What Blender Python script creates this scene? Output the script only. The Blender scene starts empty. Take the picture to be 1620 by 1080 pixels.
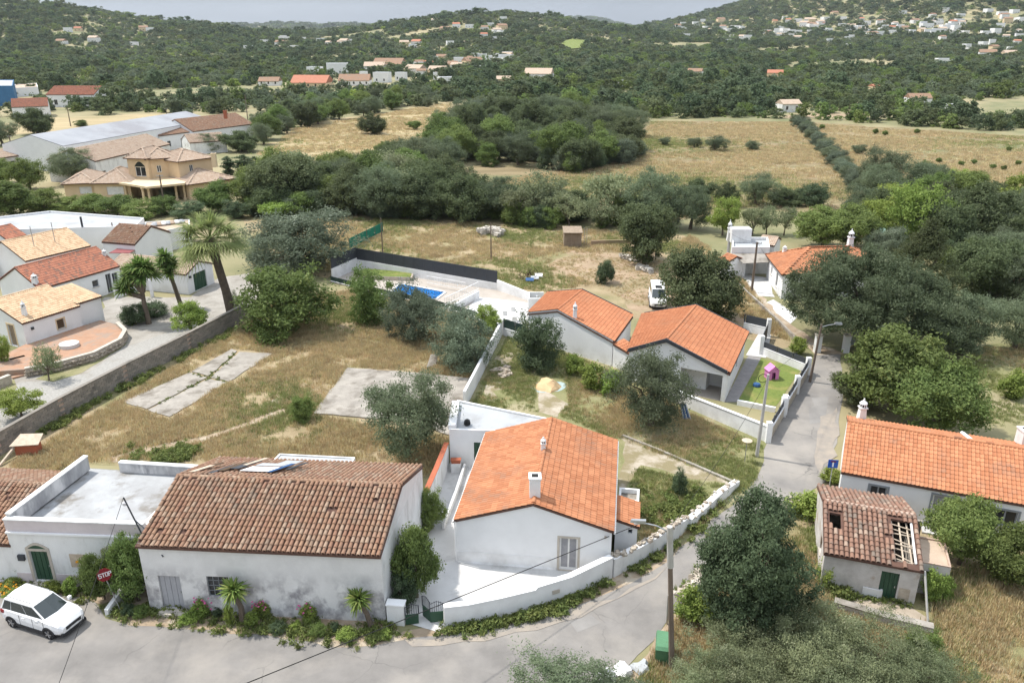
import bpy, math, random
import numpy as np
from mathutils import Vector, Matrix
random.seed(11); RNG = np.random.default_rng(11)
SC = bpy.context.scene; COL = SC.collection
# ------------------------------------------------------------------ camera, sky, sun, exposure
F, HOR, H = 1260.0, 52.0, 29.0                  # focal length in photo pixels, horizon row, camera height (m)
PIT = math.atan((540 - HOR) / F); CP, SP = math.cos(PIT), math.sin(PIT)
cam = bpy.data.cameras.new('camera'); cam.sensor_width = 36; cam.sensor_fit = 'HORIZONTAL'
cam.lens = 36 * F / 1620; cam.clip_start = 0.5; cam.clip_end = 40000
camo = bpy.data.objects.new('camera', cam); COL.objects.link(camo)
camo.location = (0, 0, H); camo.rotation_euler = (math.pi/2 - PIT, 0, 0); SC.camera = camo
SUN_EL = math.radians(60); SHX, SHY = 1.0, -0.40            # shadows fall to +x and a little towards the camera
sl = math.hypot(SHX, SHY); SDIR = Vector((SHX/sl*math.cos(SUN_EL), SHY/sl*math.cos(SUN_EL), -math.sin(SUN_EL)))
W = bpy.data.worlds.new('World'); SC.world = W; W.use_nodes = True
nt = W.node_tree; bg = nt.nodes['Background']
sky = nt.nodes.new('ShaderNodeTexSky'); sky.sky_type = 'NISHITA'; sky.sun_disc = False
sky.sun_elevation = SUN_EL; sky.sun_rotation = math.atan2(-SHX, -SHY)
sky.air_density = 1.0; sky.dust_density = 2.0; sky.ozone_density = 1.5
tc = nt.nodes.new('ShaderNodeTexCoord'); mp = nt.nodes.new('ShaderNodeMapping'); mp.inputs['Scale'].default_value = (1.5, 1.5, 9)
nz = nt.nodes.new('ShaderNodeTexNoise'); nz.inputs['Scale'].default_value = 2.2; nz.inputs['Detail'].default_value = 6
rp = nt.nodes.new('ShaderNodeValToRGB'); rp.color_ramp.elements[0].position = .35; rp.color_ramp.elements[1].position = .7
mx = nt.nodes.new('ShaderNodeMix'); mx.data_type = 'RGBA'
sx = nt.nodes.new('ShaderNodeSeparateXYZ'); el = nt.nodes.new('ShaderNodeMath'); el.operation = 'MULTIPLY_ADD'; el.inputs[1].default_value = .8; el.inputs[2].default_value = .2; el.use_clamp = False
cl = nt.nodes.new('ShaderNodeClamp'); vm = nt.nodes.new('ShaderNodeVectorMath'); vm.operation = 'SCALE'; vm.inputs[0].default_value = (6.0, 6.6, 7.5)      # cloud veil, brighter overhead than at the horizon as under any overcast
nt.links.new(tc.outputs['Generated'], sx.inputs[0]); nt.links.new(sx.outputs['Z'], cl.inputs['Value']); nt.links.new(cl.outputs[0], el.inputs[0]); cv = nt.nodes.new('ShaderNodeMapRange'); cv.inputs['From Min'].default_value = .3; cv.inputs['From Max'].default_value = .7; cv.inputs['To Min'].default_value = .82; cv.inputs['To Max'].default_value = 1.2; nt.links.new(nz.outputs['Fac'], cv.inputs['Value']); cm = nt.nodes.new('ShaderNodeMath'); cm.operation = 'MULTIPLY'; nt.links.new(el.outputs[0], cm.inputs[0]); nt.links.new(cv.outputs[0], cm.inputs[1]); nt.links.new(cm.outputs[0], vm.inputs['Scale']); nt.links.new(vm.outputs[0], mx.inputs['B'])
mm = nt.nodes.new('ShaderNodeMath'); mm.operation = 'MULTIPLY_ADD'; mm.inputs[1].default_value = -.08; mm.inputs[2].default_value = .99
L = nt.links.new
L(tc.outputs['Generated'], mp.inputs['Vector']); L(mp.outputs['Vector'], nz.inputs['Vector']); L(nz.outputs['Fac'], rp.inputs['Fac'])
L(rp.outputs['Color'], mm.inputs[0]); L(mm.outputs[0], mx.inputs['Factor']); L(sky.outputs['Color'], mx.inputs['A'])
L(mx.outputs['Result'], bg.inputs['Color']); bg.inputs['Strength'].default_value = 0.15
sd = bpy.data.lights.new('sun', 'SUN'); sd.energy = 3.0; sd.angle = math.radians(1.8); sd.color = (1.0, 0.95, 0.87)
so = bpy.data.objects.new('sun', sd); COL.objects.link(so); so.rotation_euler = SDIR.to_track_quat('-Z', 'Y').to_euler()
SC.view_settings.view_transform = 'Standard'; SC.view_settings.look = 'None'; SC.view_settings.gamma = 1
SC.view_settings.exposure = 0.82
SC.cycles.max_bounces = 5; SC.cycles.diffuse_bounces = 2; SC.cycles.glossy_bounces = 2; SC.cycles.transmission_bounces = 4
SC.cycles.transparent_max_bounces = 6; SC.cycles.volume_bounces = 0; SC.cycles.use_adaptive_sampling = True
SC.cycles.use_denoising = True

# ------------------------------------------------------------------ geometry helpers
def V(*a): return Vector(a if len(a) > 1 else a[0])
def ray(px, py):
    a = (px-810)/F; b = (540-py)/F
    return Vector((a, CP + b*SP, -SP + b*CP))
def P(px, py, z=0.0):                           # the point of height z that the photo shows at (px, py)
    d = ray(px, py); t = (z-H)/d.z
    return Vector((d.x*t, d.y*t, z))
def depth(p): return p.y*CP - (p.z-H)*SP
def Q(p):
    f = depth(p); u = p.y*SP + (p.z-H)*CP
    return 810 + F*p.x/f, 540 - F*u/f
def height_at(base, py):                        # height at which the vertical through base reaches picture row py
    d = ray(0, py); k = d.z/d.y
    return max(.3, H + k*base.y)
def lerp(a, b, t): return a + (b-a)*t
def terrain(x, y):                              # flat village floor, hills round the valley
    def g(x0, y0, sx, sy, A): return A*np.exp(-((x-x0)/sx)**2 - ((y-y0)/sy)**2)
    z = g(-960, 1500, 430, 420, 78) + g(-30, 1650, 260, 420, 54) + g(1480, 2450, 760, 900, 335) + g(-330, 2300, 400, 500, 30)
    z = z + g(560, 7600, 560, 900, 150) + g(-1500, 5200, 2600, 900, 62) + g(400, 6200, 2500, 900, 40) + g(-2300, 2600, 800, 900, 90)
    k = np.clip((y-420)/500, 0, 1)
    return z*k*k*(3-2*k)
def PT(px, py):                                 # the terrain point seen at (px, py)
    d = ray(px, py); t = 300.0
    while t < 12000:
        p = Vector((d.x*t, d.y*t, H + d.z*t))
        if p.z <= float(terrain(p.x, p.y)): return Vector((p.x, p.y, float(terrain(p.x, p.y))))
        t *= 1.008
    return None

# ------------------------------------------------------------------ objects
def props(o, label=None, cat=None, group=None, kind=None):
    for k, v in (('label', label), ('category', cat), ('group', group), ('kind', kind)):
        if v: o[k] = v
    return o
def wloc(o):
    l = Vector((0, 0, 0))
    while o is not None: l = l + o.location; o = o.parent
    return l
def thing(name, label, cat, loc, group=None, rz=0.0, s=None):
    o = bpy.data.objects.new(name, None); COL.objects.link(o); o.location = loc; o.rotation_euler.z = rz
    o.empty_display_size = .3
    if s: o.scale = s
    return props(o, label, cat, group, 'thing')
def link(name, me, parent=None, loc=None, rot=None, scale=None):
    o = bpy.data.objects.new(name, me); COL.objects.link(o); o.parent = parent
    if loc is not None: o.location = loc
    if rot is not None: o.rotation_euler = rot
    if scale is not None: o.scale = scale
    return o
class MB:
    def __init__(s): s.v = []; s.f = []; s.m = []; s.t = []; s.cur = 0; s.tone = 0.0
    def face(s, pts):
        i = len(s.v); s.v += [tuple(p) for p in pts]; s.f.append(tuple(range(i, i+len(pts)))); s.m.append(s.cur); s.t.append(s.tone); return s
    def hexa(s, b, t):                          # bottom ring, top ring (4 or more points each)
        n = len(b); s.face(list(reversed(b))); s.face(t)
        for i in range(n): j = (i+1) % n; s.face([b[i], b[j], t[j], t[i]])
        return s
    def prism(s, pts, z0, z1):
        return s.hexa([(p[0], p[1], z0) for p in pts], [(p[0], p[1], z1) for p in pts])
    def box(s, x0, y0, z0, x1, y1, z1): return s.prism([(x0, y0), (x1, y0), (x1, y1), (x0, y1)], z0, z1)
    def obox(s, a, b, w, z0, z1, off=0.0):      # wall-like box along a->b, width w to the left side (centred if off=-w/2)
        a = Vector(a[:2]); b = Vector(b[:2]); d = (b-a).normalized(); n = Vector((-d.y, d.x))
        p = [a+n*off, b+n*off, b+n*(off+w), a+n*(off+w)]
        return s.prism(p, z0, z1)
    def tube(s, pts, r, n=6, r2=None, cap=True):
        pts = [Vector(p) for p in pts]; rings = []
        for k, p in enumerate(pts):
            d = (pts[min(k+1, len(pts)-1)] - pts[max(k-1, 0)]).normalized()
            a = d.orthogonal().normalized() if abs(d.z) < .9 else (Vector((1, 0, 0)) - d*d.x).normalized()
            b = d.cross(a); rr = r if r2 is None else lerp(r, r2, k/max(1, len(pts)-1))
            if isinstance(r, (list, tuple)): rr = r[k]
            rings.append([p + a*rr*math.cos(2*math.pi*i/n) + b*rr*math.sin(2*math.pi*i/n) for i in range(n)])
        for r0, r1 in zip(rings, rings[1:]):
            for i in range(n): j = (i+1) % n; s.face([r0[i], r0[j], r1[j], r1[i]])
        if cap: s.face(list(reversed(rings[0]))); s.face(rings[-1])
        return s
    def lathe(s, c, prof, n=12):
        rings = [[(c[0]+r*math.cos(2*math.pi*i/n), c[1]+r*math.sin(2*math.pi*i/n), c[2]+z) for i in range(n)] for r, z in prof]
        for r0, r1 in zip(rings, rings[1:]):
            for i in range(n): j = (i+1) % n; s.face([r0[i], r0[j], r1[j], r1[i]])
        s.face(list(reversed(rings[0]))); s.face(rings[-1]); return s
    def mesh(s, name, mats, off=Vector((0, 0, 0)), smooth=False):
        me = bpy.data.meshes.new(name)
        me.from_pydata([(v[0]-off[0], v[1]-off[1], v[2]-off[2]) for v in s.v], [], s.f)
        for m in (mats if isinstance(mats, (list, tuple)) else [mats]): me.materials.append(MAT[m])
        me.polygons.foreach_set('material_index', s.m)
        if any(s.t): me.attributes.new('tone', 'FLOAT', 'FACE').data.foreach_set('value', s.t)
        if smooth: me.shade_smooth()
        me.update(); return me
    def build(s, name, mats, parent=None, smooth=False):   # world-space coordinates -> child object of parent
        if parent is not None: off = wloc(parent)
        else:
            a = np.array(s.v); off = Vector((float(a[:, 0].mean()), float(a[:, 1].mean()), float(a[:, 2].min())))
        o = link(name, s.mesh(name, mats, off, smooth), parent)
        if parent is None: o.location = off
        return o
def np_mesh(name, verts, quads, mat, tone=None):
    me = bpy.data.meshes.new(name); n = len(verts); m, k = quads.shape
    me.vertices.add(n); me.vertices.foreach_set('co', np.ascontiguousarray(verts, dtype=np.float32).ravel())
    me.loops.add(m*k); me.loops.foreach_set('vertex_index', np.ascontiguousarray(quads, dtype=np.int32).ravel())
    me.polygons.add(m); me.polygons.foreach_set('loop_start', np.arange(0, m*k, k, dtype=np.int32))
    if tone is not None: me.attributes.new('tone', 'FLOAT', 'FACE').data.foreach_set('value', np.asarray(tone, dtype=np.float32))
    me.materials.append(MAT[mat]); me.update(calc_edges=True); me.validate(); me.shade_flat(); return me
def copy_tree(o, parent=None):
    c = o.copy(); COL.objects.link(c); c.parent = parent
    for ch in o.children: copy_tree(ch, c)
    return c
def pieces(parent, name, variants, items, mat, limit=300, stuff=None):
    """items: (variant, origin, X, Y, Z axes) in world space. The nearest ones become objects, the rest one joined part."""
    eye = Vector((0, 0, H)); items = sorted(items, key=lambda i: (i[1]-eye).length_squared); off = wloc(parent)
    mes = []
    for k, (v, f, t) in enumerate(variants):
        me = bpy.data.meshes.new(name); me.from_pydata(v, [], f); me.materials.append(MAT[mat])
        me.attributes.new('tone', 'FLOAT', 'FACE').data.foreach_set('value', [t]*len(f)); mes.append(me)
    for (k, o, X, Y, Z) in items[:limit]:
        ob = bpy.data.objects.new(name, mes[k]); COL.objects.link(ob); ob.parent = parent
        o = o-off
        ob.matrix_basis = Matrix(((X.x, Y.x, Z.x, o.x), (X.y, Y.y, Z.y, o.y), (X.z, Y.z, Z.z, o.z), (0, 0, 0, 1)))
    rest = items[limit:]
    if rest:
        vs, fs, ts, base = [], [], [], 0
        for k in range(len(variants)):
            sel = [i for i in rest if i[0] == k]
            if not sel: continue
            v = np.array(variants[k][0]); f = np.array(variants[k][1]); n = len(sel)
            A = np.array([[list(i[2]), list(i[3]), list(i[4])] for i in sel]); O = np.array([list(i[1]-off) for i in sel])
            vv = np.einsum('vk,nkc->nvc', v, A) + O[:, None, :]
            vs.append(vv.reshape(-1, 3)); fs.append((f[None] + (np.arange(n)*len(v))[:, None, None] + base).reshape(-1, f.shape[1]))
            ts.append(np.full(n*len(f), variants[k][2])); base += n*len(v)
        me = np_mesh(stuff or name+'s', np.concatenate(vs), np.concatenate(fs), mat, np.concatenate(ts))
        props(link(stuff or name+'s', me, parent), kind='stuff')

# ------------------------------------------------------------------ materials
MAT = {}
def mat(name, c1, c2=None, scale=3.0, rough=.85, bump=.15, detail=6, zlim=None, cracks=None, lo=.35, hi=.65, c3=None, s3=.3, lo3=.5, hi3=.62, tone=None, metal=0.0,
        stretch=(1, 1, 1), bscale=None, trans=0.0, vary=0.0, spec=.3, bdist=.05):
    m = bpy.data.materials.new(name); m.use_nodes = True; t = m.node_tree; N = t.nodes.new; l = t.links.new
    b = t.nodes['Principled BSDF']; b.inputs['Roughness'].default_value = rough; b.inputs['Metallic'].default_value = metal
    b.inputs['Specular IOR Level'].default_value = spec
    tc = N('ShaderNodeTexCoord'); g = N('ShaderNodeNewGeometry'); mp = N('ShaderNodeMapping'); mp.inputs['Scale'].default_value = stretch
    l(g.outputs['Position'], mp.inputs['Vector'])
    def noise(sc, dt=detail):
        n = N('ShaderNodeTexNoise'); n.inputs['Scale'].default_value = sc; n.inputs['Detail'].default_value = dt
        n.inputs['Roughness'].default_value = .62; l(mp.outputs['Vector'], n.inputs['Vector']); return n.outputs['Fac']
    def ramp(fac, a, z):
        r = N('ShaderNodeMapRange'); r.inputs['From Min'].default_value = a; r.inputs['From Max'].default_value = z; l(fac, r.inputs['Value']); return r.outputs['Result']
    def mixc(fac, a, bb):
        x = N('ShaderNodeMix'); x.data_type = 'RGBA'
        for s_, v in (('A', a), ('B', bb)):
            if isinstance(v, tuple): x.inputs[s_].default_value = (*v, 1)
            else: l(v, x.inputs[s_])
        l(fac, x.inputs['Factor']); return x.outputs['Result']
    col = None
    n1 = noise(scale)
    col = mixc(ramp(n1, lo, hi), c1, c2 if c2 else tuple(x*.86 for x in c1))
    if c3:
        fac = ramp(noise(s3, 8), lo3, hi3)
        if zlim:                                # rain-splash stains: only on the lower part of the wall
            sp = N('ShaderNodeSeparateXYZ'); l(g.outputs['Position'], sp.inputs[0]); ad = N('ShaderNodeMath'); ad.operation = 'ADD'; l(sp.outputs['Z'], ad.inputs[0])
            wob = N('ShaderNodeMath'); wob.operation = 'MULTIPLY'; wob.inputs[1].default_value = 1.6; l(noise(.45, 5), wob.inputs[0]); l(wob.outputs[0], ad.inputs[1])
            mu = N('ShaderNodeMath'); mu.operation = 'MULTIPLY'; l(fac, mu.inputs[0]); l(ramp(ad.outputs[0], zlim[1], zlim[0]), mu.inputs[1]); fac = mu.outputs[0]
        col = mixc(fac, col, c3)
    if cracks:                                  # hairline cracks and worn patches
        vo = N('ShaderNodeTexVoronoi'); vo.feature = 'DISTANCE_TO_EDGE'; vo.inputs['Scale'].default_value = cracks[0]
        dv = N('ShaderNodeMixRGB') if False else N('ShaderNodeVectorMath'); dv.operation = 'ADD'; nn_ = N('ShaderNodeTexNoise'); nn_.inputs['Scale'].default_value = .5; nn_.inputs['Detail'].default_value = 5; l(mp.outputs['Vector'], nn_.inputs['Vector'])
        sc_ = N('ShaderNodeVectorMath'); sc_.operation = 'SCALE'; sc_.inputs['Scale'].default_value = 1.6; l(nn_.outputs['Color'], sc_.inputs[0]); l(mp.outputs['Vector'], dv.inputs[0]); l(sc_.outputs[0], dv.inputs[1]); l(dv.outputs[0], vo.inputs['Vector'])
        cf = N('ShaderNodeMath'); cf.operation = 'MULTIPLY'; l(ramp(vo.outputs['Distance'], cracks[1], 0), cf.inputs[0]); l(ramp(noise(.25, 3), .45, .62), cf.inputs[1])
        col = mixc(cf.outputs[0], col, cracks[2])
    if tone:                                    # per-piece colour differences stored on the faces
        at = N('ShaderNodeAttribute'); at.attribute_name = 'tone'
        for a, z, c in tone: col = mixc(ramp(at.outputs['Fac'], a, z), col, c)
    if vary:                                    # each plant a little lighter, darker or yellower than the next
        oi = N('ShaderNodeObjectInfo'); hs = N('ShaderNodeHueSaturation')
        r1 = N('ShaderNodeMapRange'); r1.inputs['To Min'].default_value = 1-vary; r1.inputs['To Max'].default_value = 1+vary
        l(oi.outputs['Random'], r1.inputs['Value']); l(r1.outputs['Result'], hs.inputs['Value'])
        r2 = N('ShaderNodeMath'); r2.operation = 'MULTIPLY'; r2.inputs[1].default_value = 7.31; l(oi.outputs['Random'], r2.inputs[0])
        r3 = N('ShaderNodeMath'); r3.operation = 'FRACT'; l(r2.outputs[0], r3.inputs[0])
        r4 = N('ShaderNodeMapRange'); r4.inputs['To Min'].default_value = .5-vary*.07; r4.inputs['To Max'].default_value = .5+vary*.05
        l(r3.outputs[0], r4.inputs['Value']); l(r4.outputs['Result'], hs.inputs['Hue']); l(col, hs.inputs['Color']); col = hs.outputs['Color']
    l(col, b.inputs['Base Color'])
    if bump:
        bp = N('ShaderNodeBump'); bp.inputs['Strength'].default_value = bump; bp.inputs['Distance'].default_value = bdist
        l(noise(bscale or scale*6, 4), bp.inputs['Height']); l(bp.outputs['Normal'], b.inputs['Normal'])
    if trans:
        tr = N('ShaderNodeBsdfTranslucent'); l(col, tr.inputs['Color']); ms = N('ShaderNodeMixShader'); ms.inputs['Fac'].default_value = trans
        l(b.outputs['BSDF'], ms.inputs[1]); l(tr.outputs['BSDF'], ms.inputs[2]); l(ms.outputs['Shader'], t.nodes['Material Output'].inputs['Surface'])
    MAT[name] = m; return m
WHITE = (.78, .78, .77)
mat('plaster', (.77, .77, .76), (.68, .68, .67), .9, c3=(.50, .49, .47), s3=.9, lo3=.52, hi3=.74, bscale=9, stretch=(1, 1, .45))
mat('plaster_clean', (.80, .80, .80), (.75, .75, .75), .8, bump=.08, bscale=9, c3=(.50, .48, .45), s3=.8, lo3=.42, hi3=.72, zlim=(.3, 2.2))
mat('plaster_stained', (.74, .73, .72), (.64, .63, .62), .9, c3=(.30, .29, .30), s3=1.0, lo3=.44, hi3=.60, zlim=(2.4, 3.9), bscale=7, bump=.3, stretch=(1, 1, .8))
mat('plaster_pink', (.62, .56, .56), (.55, .49, .50), 1.0, c3=(.40, .36, .37), s3=.8, lo3=.6, hi3=.75, bscale=9)
mat('plaster_ruin', (.62, .59, .56), (.46, .43, .40), 1.1, c3=(.33, .24, .17), s3=.7, lo3=.56, hi3=.66, bump=.4, bscale=8)
mat('plaster_yellow', (.68, .52, .34), (.62, .465, .295), .5, bscale=6)
mat('trim_cream', (.70, .55, .36), None, 1)
mat('trim_stone', (.52, .47, .40), (.42, .38, .33), 2)
mat('flat_roof', (.40, .41, .42), (.29, .29, .29), .5, c3=(.19, .175, .155), s3=.45, lo3=.50, hi3=.62, bump=.2, bscale=5)
mat('annex_roof', (.40, .415, .43), (.34, .35, .36), .3, c3=(.27, .27, .27), s3=.3, lo3=.52, hi3=.72, rough=.7, bump=.1, bscale=4)
mat('parapet', (.50, .50, .50), (.25, .25, .26), .9, c3=(.66, .65, .64), s3=.7, lo3=.5, hi3=.62, stretch=(1, 1, .35), bump=.3)
mat('tile_new', (.50, .222, .112), (.43, .183, .09), 1.3, rough=.8, bump=.15, tone=((.25, .95, (.37, .148, .07)), (.93, 1.0, (.22, .105, .062))), c3=(.30, .155, .095), s3=.5, lo3=.50, hi3=.68)
mat('tile_modern', (.49, .205, .10), (.43, .172, .083), .8, rough=.75, bump=.1, tone=((.3, 1.0, (.40, .155, .074)),), c3=(.38, .17, .09), s3=.3, lo3=.5, hi3=.7)
mat('tile_red', (.43, .185, .115), (.36, .145, .088), 1.3, bump=.2, tone=((.35, .8, (.29, .125, .082)), (.8, 1.0, (.19, .13, .10))))
mat('tile_old', (.32, .195, .125), (.235, .138, .087), 2.2, bump=.3, tone=((.3, .7, (.25, .138, .09)), (.76, .90, (.36, .255, .18)), (.92, 1.0, (.15, .105, .08))), c3=(.21, .16, .12), s3=.8, lo3=.47, hi3=.66)
mat('tile_ruin', (.31, .18, .125), (.22, .125, .09), 2.2, bump=.3, tone=((.3, .7, (.21, .12, .085)), (.8, .95, (.34, .25, .19)), (.95, 1.0, (.13, .10, .085))), c3=(.19, .15, .12), s3=.9, lo3=.44, hi3=.60)
mat('tile_sand', (.62, .46, .30), (.55, .39, .25), 1.3, bump=.15, tone=((.4, 1.0, (.46, .31, .19)),))
mat('tile_pink', (.48, .375, .285), (.40, .305, .23), 1.2, bump=.2, tone=((.3, .8, (.38, .275, .205)), (.85, 1., (.50, .43, .35))))
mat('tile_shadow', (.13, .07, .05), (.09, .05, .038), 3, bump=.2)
mat('mortar', (.50, .38, .30), (.38, .27, .21), 4, bump=.3)
mat('asphalt', (.228, .214, .20), (.172, .162, .152), .5, rough=.92, c3=(.30, .275, .245), s3=.14, lo3=.45, hi3=.65, cracks=(.22, .008, (.135, .128, .12)), bump=.35, bscale=22, bdist=.02)
mat('asphalt_dark', (.215, .208, .198), (.175, .168, .16), .5, rough=.95, bump=.35, bscale=22, bdist=.02, cracks=(.5, .01, (.13, .125, .12)))
mat('asphalt_pale', (.262, .25, .236), (.20, .19, .18), .5, rough=.95, bump=.35, bscale=22, bdist=.02)
mat('dust', (.33, .285, .235), (.25, .225, .20), .9, rough=.95, bump=.4, bscale=12)
mat('verge', (.36, .28, .20), (.28, .21, .14), .8, c3=(.42, .36, .28), s3=.6, bump=.5, bscale=9)
mat('concrete', (.35, .32, .28), (.25, .228, .20), .8, c3=(.15, .13, .105), s3=.5, lo3=.50, hi3=.66, bump=.3, bscale=8)
mat('paving_white', (.60, .59, .575), (.53, .52, .505), .6, c3=(.31, .30, .285), s3=.4, lo3=.52, hi3=.72, bump=.1, bscale=6)
mat('paving_grey', (.25, .235, .23), (.20, .19, .185), 2, bump=.3, bscale=14)
mat('deck', (.42, .375, .33), (.36, .32, .28), .8, bump=.15)
mat('terrace_tile', (.39, .235, .155), (.33, .19, .12), 1.5, c3=(.30, .22, .17), s3=.7, bump=.2)
mat('gravel', (.36, .335, .30), (.27, .25, .22), .6, c3=(.22, .195, .165), s3=.35, lo3=.5, hi3=.7, bump=.7, bscale=14)
mat('cobble', (.36, .345, .32), (.265, .255, .235), 5, c3=(.25, .23, .20), s3=.35, lo3=.55, hi3=.75, bump=.7, bscale=9)
mat('dirt', (.37, .275, .185), (.28, .20, .13), .5, c3=(.25, .20, .115), s3=.22, lo3=.46, hi3=.58, bump=.6, bscale=5)
mat('chalk', (.42, .37, .30), (.31, .26, .19), 1.2, c3=(.22, .185, .105), s3=.55, lo3=.45, hi3=.57, bump=.6, bscale=6)
mat('straw', (.275, .215, .122), (.195, .152, .082), .09, lo=.38, hi=.6, c3=(.16, .16, .072), s3=.035, lo3=.46, hi3=.62, bump=.6, bscale=3, stretch=(.6, 2.6, 1), bdist=.2)
mat('straw_gold', (.42, .335, .19), (.33, .26, .145), .08, lo=.38, hi=.6, c3=(.26, .225, .115), s3=.05, lo3=.50, hi3=.66, bump=.6, bscale=3, stretch=(.6, 2.6, 1), bdist=.2)
mat('plot', (.37, .295, .18), (.275, .21, .122), .35, c3=(.21, .195, .09), s3=.13, lo3=.48, hi3=.62, bump=.8, bscale=7, bdist=.15)
mat('plot_green', (.25, .235, .115), (.185, .19, .08), .4, c3=(.36, .31, .20), s3=.16, lo3=.50, hi3=.64, bump=.8, bscale=7, bdist=.15)
mat('ground', (.235, .215, .115), (.145, .155, .07), .09, c3=(.31, .26, .15), s3=.02, lo3=.46, hi3=.60, bump=.5, bscale=1.5)
mat('lawn', (.16, .20, .045), (.12, .165, .035), 2.5, c3=(.27, .24, .08), s3=.5, lo3=.5, hi3=.7, bump=.9, bscale=30)
mat('stone', (.50, .44, .36), (.36, .31, .25), 3, bump=.5, tone=((.2, .8, (.36, .30, .24)), (.8, 1., (.60, .55, .48))))
mat('block', (.25, .225, .195), (.19, .17, .145), 2, bump=.4, tone=((.2, .9, (.30, .265, .225)),), c3=(.12, .11, .095), s3=.6, lo3=.55, hi3=.72)
mat('rock', (.55, .51, .45), (.40, .36, .31), 2, bump=.5)
mat('terrace_earth', (.40, .34, .27), (.32, .265, .205), .9, c3=(.25, .21, .15), s3=.6, bump=.4)
mat('sand_pile', (.62, .44, .25), (.52, .36, .20), 2, bump=.6)
mat('wood_old', (.33, .26, .19), (.22, .165, .12), 3, bump=.4, stretch=(1, 1, .2))
mat('wood_pale', (.55, .46, .36), (.42, .34, .26), 3, bump=.4)
mat('wood_dark', (.10, .065, .04), (.075, .05, .03), 3)
mat('pole_wood', (.20, .155, .12), (.14, .105, .08), 2, stretch=(1, 1, .15))
mat('pole_concrete', (.46, .445, .42), (.38, .365, .34), 2)
mat('door_green', (.035, .085, .05), (.025, .065, .04), 2, rough=.5)
mat('door_grey', (.40, .40, .42), (.34, .34, .36), 2)
mat('grey_frame', (.26, .28, .30), None, 2, rough=.5)
mat('white_frame', (.78, .77, .75), None, 2, rough=.45, bump=0)
mat('glass', (.03, .035, .04), (.02, .022, .025), 1, rough=.12, bump=0, spec=.6)
mat('curtain', (.33, .33, .34), (.25, .25, .27), 3, rough=.5)
mat('dark', (.02, .02, .02), None, 2)
mat('anthracite', (.055, .06, .07), (.045, .05, .058), 1, rough=.6)
mat('screen_green', (.025, .05, .04), (.02, .04, .032), 2)
mat('net_green', (.02, .20, .13), (.015, .16, .10), 1)
mat('metal', (.42, .43, .44), None, 2, rough=.4, metal=.6)
mat('metal_roof', (.33, .34, .36), (.28, .29, .31), .2, rough=.7, c3=(.25, .25, .265), s3=.07, bump=.1)
mat('green_roof', (.30, .45, .38), (.25, .38, .32), .5, rough=.6)
mat('red_sheet', (.26, .075, .075), (.20, .06, .06), .6, rough=.6)
mat('blue_wall', (.06, .17, .33), None, .5)
mat('sign_red', (.20, .008, .014), None, 2, rough=.5, bump=0)
mat('sign_blue', (.015, .09, .42), None, 2, rough=.4, bump=0)
mat('sign_white', (.8, .8, .8), None, 2, rough=.4, bump=0)
mat('car_paint', (.80, .80, .80), (.78, .78, .78), 1, rough=.22, bump=0, spec=.6)
mat('car_glass', (.025, .035, .035), None, 1, rough=.06, bump=0, spec=.8)
mat('cladding', (.035, .035, .037), None, 2, rough=.6, bump=0)
mat('rubber', (.02, .02, .02), None, 2, rough=.9, bump=0)
mat('alloy', (.40, .40, .41), None, 2, rough=.35, metal=.7, bump=0)
mat('lamp_glass', (.6, .6, .62), None, 2, rough=.15, bump=0)
mat('red_lens', (.30, .01, .01), None, 2, rough=.2, bump=0)
mat('bin_green', (.10, .23, .125), (.085, .20, .105), 2, rough=.5)
mat('pink', (.66, .24, .50), (.58, .20, .44), 2, rough=.6)
mat('purple', (.33, .07, .28), None, 2)
mat('blue_plastic', (.03, .09, .22), None, 2, rough=.5)
mat('tarp', (.22, .33, .32), (.40, .45, .44), 3)
mat('pool_tile', (.02, .20, .52), (.03, .27, .62), 2.5, rough=.2, bump=0)
mat('flower_pink', (.55, .12, .28), None, 2); mat('flower_orange', (.62, .28, .02), None, 2)
mat('cable', (.02, .02, .02), None, 2, bump=0)
mat('terracotta', (.42, .13, .07), None, 3)
wm = bpy.data.materials.new('pool_water'); wm.use_nodes = True; b_ = wm.node_tree.nodes['Principled BSDF']
b_.inputs['Base Color'].default_value = (.55, .85, 1, 1); b_.inputs['Roughness'].default_value = .03; b_.inputs['Transmission Weight'].default_value = 1; b_.inputs['IOR'].default_value = 1.33
MAT['pool_water'] = wm
def leafmat(name, a, b, c, vary=.22, trans=.42):
    a, b, c = [tuple(min(.7, x*1.8) for x in q) for q in (a, b, c)]
    mat(name, a, b, 1.2, rough=.7, bump=0, tone=((.25, .75, b), (.78, 1.0, c)), vary=vary, trans=trans, spec=.25)
leafmat('leaf_olive', (.112, .135, .080), (.076, .096, .054), (.20, .225, .155))
leafmat('leaf_silver', (.118, .143, .095), (.080, .100, .066), (.225, .25, .195))
leafmat('leaf_carob', (.090, .108, .050), (.060, .077, .036), (.155, .170, .090))
leafmat('leaf_green', (.118, .152, .045), (.080, .112, .034), (.195, .225, .078))
leafmat('leaf_lime', (.185, .23, .055), (.13, .175, .042), (.27, .31, .095))
leafmat('leaf_dark', (.074, .100, .052), (.050, .073, .038), (.135, .160, .090))
leafmat('leaf_acacia', (.10, .128, .07), (.068, .094, .05), (.175, .20, .125))
leafmat('leaf_conifer', (.082, .094, .040), (.056, .068, .03), (.135, .135, .06))
leafmat('leaf_brown', (.175, .195, .108), (.122, .142, .076), (.275, .28, .19))
leafmat('leaf_yucca', (.10, .15, .035), (.065, .11, .028), (.24, .27, .09))
leafmat('leaf_palm', (.17, .20, .075), (.12, .15, .055), (.33, .33, .15))
leafmat('weed', (.13, .155, .047), (.092, .115, .036), (.23, .235, .09))
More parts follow.
